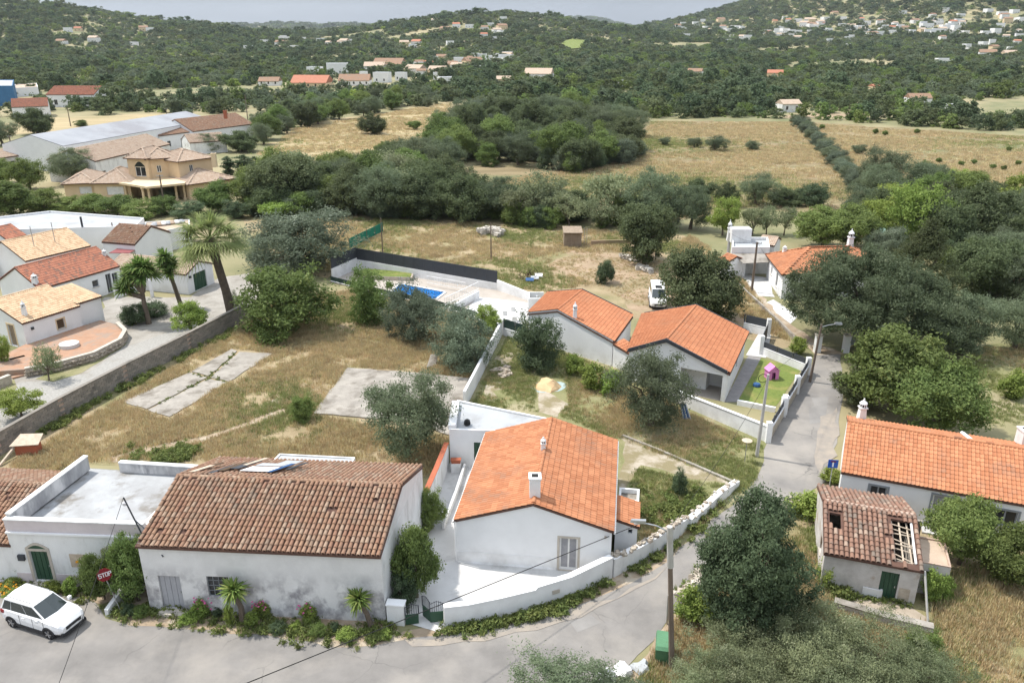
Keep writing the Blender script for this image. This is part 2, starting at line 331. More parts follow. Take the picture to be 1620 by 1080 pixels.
leafmat('dry_blade', (.355, .285, .158), (.265, .205, .112), (.45, .385, .245), vary=.25, trans=.3)
leafmat('mixed_blade', (.18, .192, .076), (.125, .147, .05), (.275, .258, .134), vary=.25, trans=.3)
mat('bark', (.16, .125, .095), (.10, .08, .06), 3, bump=.6, bscale=12, stretch=(1, 1, .3))
mat('bark_palm', (.135, .105, .078), (.085, .066, .05), 3, bump=.8, bscale=9)
# ------------------------------------------------------------------ ground, roads, fields
def ground():
    ang = sorted(set([-180+9*i for i in range(15)] + [-45+1.0*i for i in range(91)] + [54+9*i for i in range(14)]))
    rad = [0.0] + [8*1.045**i for i in range(170)]; n = len(ang)
    R, A = np.meshgrid(np.array(rad[1:]), np.radians(ang), indexing='ij')
    X = (R*np.sin(A)).ravel(); Y = (R*np.cos(A)).ravel(); Z = terrain(X, Y)
    v = np.concatenate([[[0, 0, 0]], np.stack([X, Y, Z], 1)]); m = len(rad)-1
    i, j = np.meshgrid(np.arange(m-1), np.arange(n), indexing='ij'); j2 = (j+1) % n
    q = np.stack([1+i*n+j, 1+i*n+j2, 1+(i+1)*n+j2, 1+(i+1)*n+j], -1).reshape(-1, 4)[:, ::-1]
    c = np.array([[0, 1+k, 1+(k+1) % n, 1+(k+1) % n] for k in range(n)])
    me = bpy.data.meshes.new('ground'); me.from_pydata(v.tolist(), [], q.tolist() + [(a, c_, b) for a, b, c_, _ in c.tolist()])
    me.materials.append(MAT['ground']); me.shade_smooth(); o = link('ground', me); props(o, kind='structure')
    if me.polygons[0].normal.z < 0: me.flip_normals()
ground()
def wiggle(pts, step=1.2, amp=.18, seed=0):
    r = random.Random(seed); out = []
    for a, b in zip(pts, pts[1:]+pts[:1]):
        L_ = (b-a).length; n = max(1, min(60, int(L_/step)))
        for k in range(n):
            p = lerp(a, b, k/n); s = amp if k else amp*.4
            out.append(p + Vector((r.uniform(-s, s), r.uniform(-s, s), 0)))
    return out
NSHEET = 0
def sheet(name, px, level, m, amp=.15, kind='structure', world=False, seed=1):
    pts = [Vector((p[0], p[1], 0)) for p in px] if world else [P(*p) for p in px]
    global NSHEET; NSHEET += 1; z = .005*level + .0003*NSHEET; pts = [Vector((p.x, p.y, 0)) for p in pts]
    far = max(p.length for p in pts)
    pts = wiggle(pts, 1.2 if far < 130 else 6, amp if far < 130 else amp*4, seed) if amp else pts
    if sum(a.x*b.y-b.x*a.y for a, b in zip(pts, pts[1:]+pts[:1])) < 0: pts.reverse()
    mb = MB(); mb.face([(p.x, p.y, z) for p in pts]); return props(mb.build(name, m), kind=kind)
ROAD_TOP = [(-200, 918), (0, 926), (140, 940), (168, 978), (205, 988), (330, 995), (450, 1008), (560, 1022), (640, 1010), (705, 1004), (800, 990), (905, 962), (1000, 922), (1062, 884), (1110, 835), (1180, 782), (1203, 745), (1208, 712), (1216, 690), (1279, 590), (1290, 560)]
ROAD_BOT = [(1330, 560), (1334, 620), (1326, 690), (1306, 762), (1255, 800), (1190, 845), (1125, 905), (1078, 958), (1035, 1010), (985, 1062), (930, 1130), (700, 1300), (-200, 1300)]
# fields and plots
sheet('dry_field', [(408, 245), (470, 200), (560, 185), (720, 160), (700, 205), (620, 255), (560, 262), (440, 250)], 1, 'straw_gold', 1)
sheet('dry_field', [(965, 262), (1015, 225), (1030, 191), (1255, 192), (1300, 240), (1360, 300), (1345, 335), (1180, 330), (1070, 350), (1040, 330), (700, 300), (760, 262)], 1, 'straw', 1)
sheet('dry_field', [(1268, 192), (1620, 215), (1900, 225), (1900, 345), (1620, 320), (1430, 300), (1385, 300), (1330, 250)], 1, 'straw', 1)
sheet('dry_field', [(0, 196), (80, 186), (260, 180), (300, 186), (130, 205), (0, 215)], 1, 'straw_gold', .5)
sheet('grass_slope', [(885, 68), (905, 62), (928, 64), (925, 78), (890, 80)], 1, 'lawn', 0) if False else None
sheet('plot_ground', [(385, 345), (560, 340), (800, 352), (1080, 372), (1120, 400), (1210, 480), (1260, 545), (1200, 560), (1200, 540), (850, 470), (560, 400), (520, 440), (420, 420)], 1, 'plot')
sheet('dirt_yard', [(890, 385), (1000, 378), (1050, 400), (1120, 470), (1180, 500), (1190, 520), (1100, 480), (1020, 500), (990, 480), (960, 455), (840, 430), (900, 405)], 2, 'dirt', .5)
sheet('plot_ground', [(0, 725), (390, 505), (440, 470), (560, 455), (700, 480), (793, 515), (740, 640), (690, 745), (640, 770), (300, 735), (140, 735), (0, 790)], 1, 'plot')
sheet('plot_ground', [(745, 640), (800, 515), (850, 530), (1010, 600), (1085, 640), (1215, 700), (1200, 760), (1110, 835), (1050, 880), (985, 910), (960, 880), (980, 700), (880, 660)], 1, 'plot_green')
sheet('plot_ground', [(1075, 960), (1140, 900), (1260, 800), (1340, 760), (1620, 855), (1900, 900), (1900, 1300), (700, 1300), (1000, 1075)], 1, 'plot')
sheet('field_edge', [(1340, 620), (1500, 640), (1640, 660), (1900, 660), (1900, 520), (1560, 545), (1480, 590)], 1, 'plot_green')
sheet('chalk_patch', [(980, 690), (1040, 712), (1120, 742), (1160, 765), (1100, 760), (1050, 742), (1010, 735), (1000, 760), (985, 790)], 2, 'chalk', .45)
sheet('chalk_patch', [(858, 615), (900, 640), (880, 660), (850, 650)], 2, 'chalk', .4)
sheet('chalk_patch', [(795, 545), (825, 545), (800, 600), (775, 640), (765, 635)], 2, 'chalk', .5)
sheet('chalk_patch', [(420, 640), (450, 615), (498, 622), (490, 650), (455, 662), (400, 672)], 2, 'chalk', .5)
sheet('footpath', [(160, 726), (230, 708), (320, 690), (390, 668), (450, 645), (455, 651), (392, 676), (320, 699), (235, 718), (180, 732)], 3, 'verge', .2)
sheet('green_patch', [(215, 715), (290, 705), (310, 728), (205, 730)], 2, 'plot_green', .3)
sheet('road', ROAD_TOP + ROAD_BOT, 4, 'asphalt', .12)
sheet('verge', [(640, 1000), (705, 985), (800, 968), (905, 935), (1000, 895), (1070, 850), (1090, 868), (1062, 890), (1000, 930), (905, 970), (800, 998), (705, 1012), (640, 1020), (600, 1025)], 3, 'verge', .25)
sheet('verge', [(1000, 1062), (1040, 1003), (1082, 960), (1110, 985), (1080, 1075), (1000, 1110)], 5, 'verge', .25)
sheet('planting_bed', [(165, 968), (245, 925), (620, 975), (640, 1012), (560, 1024), (450, 1010), (330, 997), (205, 990)], 5, 'verge', .2)
sheet('planting_bed', [(0, 905), (60, 922), (225, 932), (160, 958), (130, 944), (0, 932)], 5, 'verge', .2)
for k, q in enumerate(([(900, 985), (935, 972), (950, 985), (912, 1000)], [(1285, 630), (1310, 628), (1306, 668), (1280, 670)])): sheet('road_patch', q, 5+k % 2, 'asphalt_pale', .2, seed=k)
sheet('dust_patch', [(1300, 660), (1324, 645), (1322, 720), (1296, 750), (1290, 720)], 7, 'dust', .3); sheet('dust_patch', [(640, 1012), (760, 1005), (900, 972), (1000, 930), (1058, 895), (1040, 915), (920, 975), (770, 1014), (650, 1024)], 7, 'dust', .25)
# main house courtyard and passage
sheet('courtyard', [(724, 886), (962, 898), (965, 905), (700, 1002), (640, 985), (612, 985), (672, 838), (705, 735), (752, 722), (760, 740)], 7, 'paving_white', 0)
# concrete pads in the empty plot
def slab(name, px, h, m, kind='structure'):
    pts = [P(*p) for p in px]
    if sum(a.x*b.y-b.x*a.y for a, b in zip(pts, pts[1:]+pts[:1])) < 0: pts.reverse()
    pts = wiggle(pts, .7, .09, int(px[0][0])); mb = MB(); mb.prism([(p.x, p.y) for p in pts], -.02, h); return props(mb.build(name, m), kind=kind)
slab('concrete_pad', [(193, 636), (300, 590), (328, 598), (232, 648)], .09, 'concrete')
slab('concrete_pad', [(234, 649), (330, 600), (360, 606), (268, 660)], .08, 'concrete')
slab('concrete_pad', [(303, 589), (366, 553), (375, 556), (330, 596)], .09, 'concrete')
slab('concrete_pad', [(333, 598), (378, 557), (432, 560), (362, 604)], .07, 'concrete')
slab('concrete_pad', [(496, 655), (550, 583), (668, 592), (650, 668)], .12, 'concrete')
slab('concrete_pad', [(653, 668), (670, 592), (748, 600), (712, 690)], .12, 'concrete')
# left garden
sheet('gravel_garden', [(0, 690), (0, 600), (60, 560), (160, 515), (165, 470), (300, 470), (345, 440), (430, 425), (415, 455), (385, 500), (200, 598), (60, 672)], 1, 'gravel', .2)
sheet('driveway', [(0, 700), (0, 640), (28, 605), (75, 602), (140, 590), (200, 548), (330, 505), (380, 488), (360, 508), (200, 592), (60, 668)], 2, 'cobble', .1)
sheet('lawn_strip', [(56, 600), (90, 583), (150, 572), (205, 540), (190, 552), (130, 590), (85, 604)], 3, 'plot_green', .1)
sheet('lawn_strip', [(0, 645), (0, 606), (22, 600), (27, 612), (10, 640)], 3, 'plot_green', .1)
# modern house plot
sheet('lawn', [(1168, 635), (1204, 567), (1268, 583), (1228, 642)], 3, 'lawn', 0)
sheet('side_path', [(1146, 636), (1184, 562), (1204, 566), (1166, 636)], 3, 'paving_grey', 0)
sheet('entrance_paving', [(1180, 562), (1200, 528), (1220, 530), (1212, 566)], 4, 'paving_white', 0)
sheet('pool_deck', [(524, 442), (564, 424), (790, 458), (850, 480), (836, 500), (790, 522), (690, 480)], 2, 'deck', 0)
sheet('upper_terrace', [(757, 470), (845, 480), (838, 510), (790, 522), (735, 492)], 3, 'paving_white', 0)
sheet('yard_paving', [(1224, 474), (1262, 500), (1250, 512), (1208, 480)], 3, 'paving_white', .1)
sheet('lane', [(1150, 440), (1180, 440), (1235, 500), (1290, 540), (1335, 560), (1290, 562), (1240, 520)], 3, 'verge', .2)
sheet('yard_paving', [(1168, 432), (1215, 440), (1225, 470), (1200, 468)], 4, 'paving_white', .1)
sheet('ruin_terrace', [(1312, 958), (1318, 938), (1440, 958), (1478, 985), (1472, 1003), (1395, 983)], 3, 'terrace_earth', .15)
sheet('bare_patch', [(1630, 300), (1560, 255), (1590, 240)], 2, 'dirt') if False else None
sheet('village_road', [(398, 205), (420, 190), (440, 178), (447, 180), (425, 195), (405, 212)], 2, 'asphalt', 0)
sheet('country_lane', [(1240, 182), (1300, 180), (1400, 181), (1400, 185), (1300, 186), (1240, 187)], 2, 'dirt', 0)
# ------------------------------------------------------------------ plants: prototypes
def leaves(c, n, out, size, rng, slim=.5, updir=.35, rnd=.9):
    """n leaf faces round centres c with outward directions out -> verts, quads"""
    nrm = out + np.array([0, 0, updir]) + rng.normal(0, rnd, (n, 3)); nrm /= np.linalg.norm(nrm, axis=1)[:, None]
    a = np.cross(nrm, rng.normal(0, 1, (n, 3))); a /= np.linalg.norm(a, axis=1)[:, None]; b = np.cross(nrm, a)
    s = size*rng.uniform(.65, 1.35, n)[:, None]
    v = np.stack([c - a*s, c - b*s*slim + nrm*s*.12, c + a*s, c + b*s*slim + nrm*s*.12], 1)
    return v.reshape(-1, 3), np.arange(4*n).reshape(-1, 4)
def crown(name, mt, seed, h, w, base, nc, nl, leaf, rc, lobes=10, top=1.0, slim=.5, shell=.45, shape='round', updir=.35):
    """crown between heights base..h and width w; nc clumps of nl leaves"""
    r = np.random.default_rng(seed); d = r.normal(0, 1, (nc, 3)); d /= np.linalg.norm(d, axis=1)[:, None]
    lob = r.normal(0, 1, (lobes, 3)); lob /= np.linalg.norm(lob, axis=1)[:, None]; la = r.uniform(-.30, .34, lobes)
    k = 1 + sum(la[i]*np.exp(-((1-d@lob[i])/.20)) for i in range(lobes))
    rad = (shell + (1-shell)*r.random(nc)**.6)*k*(1 + .16*(r.random(nc) < .2)*r.random(nc)); siz = r.uniform(.6, 1.35, nc)
    c = d*rad[:, None]
    if shape == 'umbrella': pass
    if shape in ('round', 'umbrella'):          # several overlapping leafy masses make the uneven outline
        nb = max(5, lobes); bd = r.normal(0, 1, (nb, 3)); bd /= np.linalg.norm(bd, axis=1)[:, None]; br = r.uniform(.26, .46, nb) if nb < 12 else r.uniform(.22, .40, nb)
        bc = bd*((1-br)*r.uniform(.45, 1.05, nb))[:, None]; bc[0] = 0; br[0] = .66
        if shape == 'umbrella':                 # broad dome built of many small tufted cushions
            bd[:, 2] = np.abs(bd[:, 2])-.05; bd /= np.linalg.norm(bd, axis=1)[:, None]; br = r.uniform(.13, .22, nb); bc = bd*((1-br)*r.uniform(.80, 1.04, nb))[:, None]; bc[:4] *= .4; br[:4] = .42
        wi = br**2/np.sum(br**2); bi = r.choice(nb, nc, p=wi); c = bc[bi] + d*(br[bi]*(.55+.45*r.random(nc)**.6)*(1 + .3*(r.random(nc) < .12)*r.random(nc)))[:, None]
    if shape == 'round': c[:, :2] /= np.percentile(np.abs(c[:, :2]), 97); lo_, hi_ = np.percentile(c[:, 2], (2, 98)); c[:, 2] = (c[:, 2]-lo_)/(hi_-lo_)*2-1
    if shape == 'umbrella': c[:, 2] = np.where(c[:, 2] < 0, c[:, 2]*.3, c[:, 2]); c[:, :2] /= np.percentile(np.abs(c[:, :2]), 97); lo_, hi_ = np.percentile(c[:, 2], (2, 99)); c[:, 2] = (c[:, 2]-lo_)/(hi_-lo_)*2-1
    if shape == 'cone':
        t = (c[:, 2]+1)/2; c[:, :2] *= (1.15*(1-t)**.8 + .06)[:, None]
    hz = (h-base)/2
    c = c*np.array([w/2-rc*.6, w/2-rc*.6, hz-rc*.4]) + np.array([0, 0, base+hz])
    tone = r.random(nc)*.7 + (r.random(lobes+9)[bi]*.3 if shape != 'cone' else .15)
    off = r.normal(0, rc*.50, (nc, nl, 3))*siz[:, None, None]; off[:, :, 2] *= .75
    cc = (c[:, None, :] + off).reshape(-1, 3); o = off/ (np.linalg.norm(off, axis=2)[:, :, None]+1e-6)*.6 + d[:, None, :]*.6
    v, q = leaves(cc, nc*nl, o.reshape(-1, 3), leaf, r, slim, updir)
    tn = np.clip(np.repeat(tone, nl)*.72 + r.random(nc*nl)*.36 - .04, 0, 1)
    me = np_mesh(name, v, q, mt, tn); return me, c
def trunk(c, h, base, r0, seed, limbs=7, lean=.05, mt='bark'):
    r = random.Random(seed); mb = MB(); fork = max(.25*h, base*.75)
    lx, ly = r.uniform(-1, 1)*lean*h, r.uniform(-1, 1)*lean*h
    mb.tube([(0, 0, -.1), (lx*.3, ly*.3, fork*.5), (lx, ly, fork)], [r0*1.25, r0*.95, r0*.8], 8)
    for k in range(limbs):
        p = c[r.randrange(len(c))]; m = Vector((lx, ly, fork)).lerp(Vector(p), .5) + Vector((r.uniform(-.1, .1), r.uniform(-.1, .1), .06))*h
        mb.tube([(lx, ly, fork*.96), m, p], [r0*.5, r0*.3, r0*.1], 5)
    return mb.mesh('trunk', mt, smooth=True)
PROTO = {}
def species(key, mt, h, w, base, nc, nl, leaf, rc, r0, n=2, **kw):
    PROTO[key] = []
    lim = kw.pop('limbs', 7); lean = kw.pop('lean', .05)
    for i in range(n):
        cm, c = crown('crown', mt, 31*len(PROTO)+i, h, w, base, nc, nl, leaf, rc, **kw)
        PROTO[key].append((cm, trunk(c, h, base, r0, i+5, lim, lean), h, w))
species('olive', 'leaf_olive', 5, 5.5, .8, 200, 125, .088, .55, .22, 3, lobes=14, slim=.32)
species('silver', 'leaf_silver', 4, 5, .2, 200, 125, .085, .48, .12, 2, lobes=11, slim=.34)
species('carob', 'leaf_carob', 6, 7.5, .5, 260, 115, .13, .66, .28, 3, lobes=16)
species('broad', 'leaf_green', 5, 5.5, .9, 190, 110, .11, .54, .16, 3, lobes=14)
species('lime', 'leaf_lime', 4, 4, .8, 110, 100, .095, .45, .12, 2, lobes=12)
species('bush', 'leaf_green', 3.4, 3.8, .05, 150, 110, .075, .4, .08, 2, lobes=11)
species('darkbush', 'leaf_dark', 3.4, 3.6, .05, 150, 110, .075, .4, .08, 2, lobes=10)
species('limebush', 'leaf_lime', 2.2, 2.2, .05, 60, 60, .11, .34, .06, 2, lobes=11)
species('acacia', 'leaf_acacia', 8, 14, 2.2, 950, 110, .12, .60, .4, 1, lobes=90, shape='umbrella', slim=.35, limbs=14)
species('conifer', 'leaf_conifer', 11, 8, .6, 260, 110, .13, .7, .3, 1, shape='cone', slim=.3, lobes=4)
species('ash', 'leaf_dark', 8.5, 7, .4, 480, 130, .11, .55, .22, 1, lobes=20, slim=.42)
species('thin', 'leaf_brown', 2.4, 5, .1, 300, 110, .048, .36, .06, 2, lobes=16, slim=.35, limbs=16)
species('almond', 'leaf_brown', 4.5, 5, 1.4, 60, 60, .13, .6, .14, 2, lobes=16, slim=.4, limbs=12)
species('cypress', 'leaf_dark', 8, 2.2, .2, 90, 60, .14, .4, .12, 1, lobes=2)
# coarse versions for the woods far off
LOW = []
def low(mt, h, w, nc, nl, leaf, rc, seed):
    cm, c = crown('wood_crown', mt, seed, h, w, .2, nc, nl, leaf, rc, lobes=11, slim=.6); LOW.append(bpy.data.objects.new('wood_crown', cm))
low('leaf_carob', 5.6, 7.5, 40, 24, .36, .8, 201); low('leaf_olive', 4.4, 5.2, 36, 24, .28, .6, 202); low('leaf_dark', 6.5, 8, 40, 24, .38, .9, 203)
low('leaf_green', 5, 6, 38, 22, .32, .7, 204); low('leaf_silver', 3.8, 4.8, 36, 24, .26, .55, 205); low('leaf_lime', 3.4, 4.2, 30, 20, .26, .5, 206)
TREES = 0
def tree(name, key, label, base, h, w, cat='tree', group=None, var=None, rz=None):
    cm, tm, ph, pw = PROTO[key][(var if var is not None else random.randrange(99)) % len(PROTO[key])]
    t = thing(name, label, cat, base, group, rz if rz is not None else random.uniform(0, 6.28), (w/pw, w/pw, h/ph))
    link('trunk', tm, t); link('crown', cm, t); return t
def tpx(name, key, label, bx, by, ty, wpx, cat='tree', group=None, var=None, rz=None):
    b = P(bx, by); return tree(name, key, label, b, height_at(b, ty)*1.0, wpx*depth(b)/F, cat, group, var, rz)
# spiky-leaved plants
def blade(mb, p, d, L_, w, droop, n=3):
    d = Vector(d).normalized(); s = d.cross(Vector((0, 0, 1)));  s = s.normalized() if s.length > .05 else Vector((1, 0, 0)); pts = []
    for k in range(n+1):
        t = k/n; q = Vector(p) + d*L_*t + Vector((0, 0, -droop*L_*t*t)); ww = w*(1-t)**.7*(.6+.8*min(1, 3*t))+.004; pts.append((q-s*ww, q+s*ww))
    for a, b in zip(pts, pts[1:]): mb.face([a[0], a[1], b[1], b[0]])
def rosette(mb, c, R, n, w, seed, droop=.25, up=-.3):
    r = random.Random(seed)
    for i in range(n):
        z = r.uniform(up, 1); a = r.uniform(0, 6.28); k = math.sqrt(max(0, 1-z*z)); mb.tone = r.random()
        blade(mb, c, (k*math.cos(a), k*math.sin(a), z), R*r.uniform(.75, 1.1), w, droop*r.uniform(.4, 1.4))
def yucca(label, base, stems, R, nb, group=None, name='yucca_plant'):
    t = thing(name, label, 'plant', base, group); tr = MB(); i = 0
    for path, heads in stems:
        pts = [Vector(p)+base for p in path]; tr.tube(pts, .115*R/.6, 7, .07*R/.6)
    tr.build('trunk', 'bark', t, True)
    for path, heads in stems:
        for hpos in heads:
            mb = MB(); rosette(mb, Vector(hpos)+base, R, nb, .035*R/.6+.01, i); i += 1; mb.build('leaf_head', 'leaf_yucca', t)
    return t
def fan_palm(label, base, h, rc, lean):
    t = thing('fan_palm', label, 'palm', base); mb = MB(); top = base + Vector((lean[0], lean[1], h)); r = random.Random(4)
    mb.tube([base+Vector((0, 0, -.1)), base.lerp(top, .35)+Vector((.12, 0, 0)), base.lerp(top, .7)+Vector((.06, 0, 0)), top], [.55, .46, .44, .52], 10); mb.build('trunk', 'bark_palm', t, True)
    mb = MB()
    for i in range(80):
        a = r.uniform(0, 6.28); z = -1+.9*r.random(); p = lerp(base, top, r.uniform(.72, .98)); mb.tone = .2
        blade(mb, p+Vector((math.cos(a), math.sin(a), 0))*.42, (math.cos(a)*.4, math.sin(a)*.4, .5), .35, .06, .3, 2)
    mb.build('leaf_bases', 'bark_palm', t)
    for i in range(74):
        mb = MB(); z = r.uniform(-.55, 1); a = i*2.4; k = math.sqrt(max(.05, 1-z*z)); d = Vector((k*math.cos(a), k*math.sin(a), z)).normalized()
        L_ = rc*r.uniform(.5, .62); mid = top + d*L_ + Vector((0, 0, -.12*L_)); mb.tube([top, mid], .03, 4, .02)
        s = d.cross(Vector((0, 0, 1))).normalized() if abs(d.z) < .97 else Vector((1, 0, 0)); u = s.cross(d); old = z < -.25
        for j in range(17):
            an = (j-8)/8*1.9; mb.tone = (.85 if old else .55*r.random())
            dd = d*math.cos(an) + s*math.sin(an) + u*.12
            blade(mb, mid, dd, rc*.56*(1-.22*abs(an)/1.9), .055, .45 + (.35 if old else 0))
        mb.build('frond', 'leaf_palm', t)
    return t
# grass, weeds and far woods: many small plants, one object each stretch
def tuft(name, mt, n, h, spread, w, seed, flat=.35):
    mb = MB(); r = random.Random(seed)
    for i in range(n):
        a = r.uniform(0, 6.28); d = (math.cos(a)*flat*r.random(), math.sin(a)*flat*r.random(), 1); mb.tone = r.random()
        p = (r.gauss(0, spread), r.gauss(0, spread), 0); blade(mb, p, d, h*r.uniform(.5, 1.1), w, .15, 2)
    return bpy.data.objects.new(name, mb.mesh(name, mt))
def leafy(name, mt, seed, h, w, n=110, leaf=.07):
    cm, c = crown(name, mt, seed, h, w, 0, n//8, 8, leaf, .12, lobes=5); return bpy.data.objects.new(name, cm)
TUFT = [tuft('grass_tuft', 'dry_blade', 26, .42, .16, .012, i) for i in range(3)] + [tuft('grass_tuft', 'mixed_blade', 26, .34, .16, .013, 5+i) for i in range(2)]
WEED = [leafy('weed_clump', 'weed', 300+i, .38, .55) for i in range(3)] + [tuft('weed_tuft', 'weed', 24, .4, .12, .018, 9, .6)]
def scatter(name, pts, protos, idx, scl, label, cat, kind='stuff'):
    n = len(pts); me = bpy.data.meshes.new(name); me.vertices.add(n); me.vertices.foreach_set('co', np.asarray(pts, dtype=np.float32).ravel())
    rot = np.zeros((n, 3), np.float32); rot[:, 2] = RNG.uniform(0, 6.28, n)
    me.attributes.new('rot', 'FLOAT_VECTOR', 'POINT').data.foreach_set('vector', rot.ravel())
    scl = np.asarray(scl, np.float32); scl = np.repeat(scl[:, None], 3, 1) if scl.ndim == 1 else scl
    me.attributes.new('scl', 'FLOAT_VECTOR', 'POINT').data.foreach_set('vector', np.ascontiguousarray(scl, dtype=np.float32).ravel())
    me.attributes.new('pick', 'INT', 'POINT').data.foreach_set('value', np.asarray(idx, dtype=np.int32))
    o = link(name, me); props(o, label, cat, None, kind)
    g = bpy.data.node_groups.new(name, 'GeometryNodeTree'); g.interface.new_socket('Geometry', in_out='INPUT', socket_type='NodeSocketGeometry')
    g.interface.new_socket('Geometry', in_out='OUTPUT', socket_type='NodeSocketGeometry'); N = g.nodes.new; l = g.links.new
    gi, go = N('NodeGroupInput'), N('NodeGroupOutput'); ip = N('GeometryNodeInstanceOnPoints'); jn = N('GeometryNodeJoinGeometry')
    for pr in reversed(protos):
        oi = N('GeometryNodeObjectInfo'); oi.inputs['Object'].default_value = pr; oi.inputs['As Instance'].default_value = True; l(oi.outputs['Geometry'], jn.inputs['Geometry'])
    def att(nm, ty):
        a = N('GeometryNodeInputNamedAttribute'); a.data_type = ty; a.inputs['Name'].default_value = nm; return a.outputs['Attribute']
    l(gi.outputs[0], ip.inputs['Points']); l(jn.outputs['Geometry'], ip.inputs['Instance']); ip.inputs['Pick Instance'].default_value = True
    l(att('pick', 'INT'), ip.inputs['Instance Index']); l(att('rot', 'FLOAT_VECTOR'), ip.inputs['Rotation']); l(att('scl', 'FLOAT_VECTOR'), ip.inputs['Scale'])
    l(ip.outputs['Instances'], go.inputs[0]); md = o.modifiers.new('scatter', 'NODES'); md.node_group = g
    return o
def inside(x, y, poly):
    r = np.zeros(len(x), bool); n = len(poly)
    for i in range(n):
        (x0, y0), (x1, y1) = poly[i], poly[(i+1) % n]
        c = ((y0 > y) != (y1 > y)); with_ = (x1-x0)*(y-y0)/((y1-y0) if y1 != y0 else 1e-9)+x0; r ^= c & (x < with_)
    return r
def wpoly(px): return [(P(*p).x, P(*p).y) for p in px]
def rand_in(px, n, avoid=()):
    w = px if not isinstance(px[0], tuple) or len(px[0]) != 2 or px is None else wpoly(px); a = np.array(w); lo, hi = a.min(0), a.max(0); out = []
    x = RNG.uniform(lo[0], hi[0], n*6); y = RNG.uniform(lo[1], hi[1], n*6); k = inside(x, y, w)
    for av in avoid: k &= ~inside(x, y, av)
    return np.stack([x[k], y[k]], 1)[:n]
# ------------------------------------------------------------------ building kit
class Wall:
    def __init__(s, p0, p1):
        s.p0 = Vector((p0[0], p0[1], 0)); s.p1 = Vector((p1[0], p1[1], 0)); s.L = (s.p1-s.p0).length; s.d = (s.p1-s.p0)/s.L; s.n = Vector((-s.d.y, s.d.x, 0))
    def pt(s, t, dep, z): return s.p0 + s.d*t + s.n*dep + Vector((0, 0, z))
    def face(s, mb, z0, z1, ops=(), th=.2, top=None):
        ts = sorted({0, s.L} | {x for o in ops for x in (o[0], o[2])}); zs = sorted({z0, z1} | {x for o in ops for x in (o[1], o[3])})
        for a, b in zip(ts, ts[1:]):
            for c, d in zip(zs, zs[1:]):
                if any(o[0] <= a and b <= o[2] and o[1] <= c and d <= o[3] for o in ops): continue
                mb.face([s.pt(a, 0, c), s.pt(b, 0, c), s.pt(b, 0, d), s.pt(a, 0, d)])
        for o in ops:
            a, c, b, d = o[:4]
            mb.face([s.pt(a, 0, c), s.pt(a, th, c), s.pt(b, th, c), s.pt(b, 0, c)]); mb.face([s.pt(a, 0, d), s.pt(b, 0, d), s.pt(b, th, d), s.pt(a, th, d)])
            mb.face([s.pt(a, 0, c), s.pt(a, 0, d), s.pt(a, th, d), s.pt(a, th, c)]); mb.face([s.pt(b, 0, c), s.pt(b, th, c), s.pt(b, th, d), s.pt(b, 0, d)])
        if top: mb.face([s.pt(0, 0, z1), s.pt(s.L, 0, z1)] + [s.pt(t, 0, z) for t, z in reversed(top)])
    def bar(s, mb, t0, z0, t1, z1, d0, d1):
        mb.hexa([s.pt(t0, d0, z0), s.pt(t1, d0, z0), s.pt(t1, d1, z0), s.pt(t0, d1, z0)], [s.pt(t0, d0, z1), s.pt(t1, d0, z1), s.pt(t1, d1, z1), s.pt(t0, d1, z1)])
def window(parent, w, o, frame='white_frame', pane='glass', cols=2, rows=1, fw=.06, sill='trim_stone', surround=None, name='window'):
    a, c, b, d = o[:4]; mb = MB(); e = .004
    w.bar(mb, a+e, c+e, a+fw, d-e, .10, .16); w.bar(mb, b-fw, c+e, b-e, d-e, .10, .16); w.bar(mb, a+fw, c+e, b-fw, c+fw, .10, .16); w.bar(mb, a+fw, d-fw, b-fw, d-e, .10, .16)
    for k in range(1, cols): x = lerp(a, b, k/cols); w.bar(mb, x-fw*.55, c+fw, x+fw*.55, d-fw, .105, .155)
    for k in range(1, rows):
        z = lerp(c, d, k/rows)
        for q in range(cols): w.bar(mb, lerp(a, b, q/cols)+fw, z-fw*.4, lerp(a, b, (q+1)/cols)-fw, z+fw*.4, .107, .153)
    f = mb.build(name, frame, parent)
    for q in range(cols):
        x0, x1 = lerp(a, b, q/cols), lerp(a, b, (q+1)/cols)
        for k in range(rows):
            z0, z1 = lerp(c, d, k/rows), lerp(c, d, (k+1)/rows)
            mb = MB(); w.bar(mb, x0+fw*.5, z0+fw*.35, x1-fw*.5, z1-fw*.35, .128, .136); mb.build('pane', pane, f)
    if sill: mb = MB(); w.bar(mb, a-.08, c-.07, b+.08, c-.002, -.06, .09); mb.build('sill', sill, f)
    if surround:
        mb = MB(); s_ = .13
        w.bar(mb, a-s_, c, a-.003, d, -.025, .03); w.bar(mb, b+.003, c, b+s_, d, -.025, .03); w.bar(mb, a-s_, d+.003, b+s_, d+s_, -.03, .03); mb.build('surround', surround, f)
    return f
def door(parent, w, o, m='door_green', planks=4, surround=None, glass=False):
    a, c, b, d = o[:4]; mb = MB(); w.bar(mb, a+.004, c+.004, b-.004, d-.004, .14, .18); f = mb.build('door', m, parent)
    for k in range(planks):
        x0, x1 = lerp(a, b, k/planks), lerp(a, b, (k+1)/planks); mb = MB(); w.bar(mb, x0+.02, c+.03, x1-.02, d-.03, .115, .145); mb.build('plank', m, f)
    mb = MB(); w.bar(mb, b-.14, lerp(c, d, .46), b-.10, lerp(c, d, .52), .07, .118); mb.build('handle', 'metal', f)
    if surround:
        mb = MB(); s_ = .16
        w.bar(mb, a-s_, c, a-.003, d, -.03, .03); w.bar(mb, b+.003, c, b+s_, d, -.03, .03); w.bar(mb, a-s_, d+.003, b+s_, d+s_, -.035, .03); mb.build('surround', surround, f)
    return f
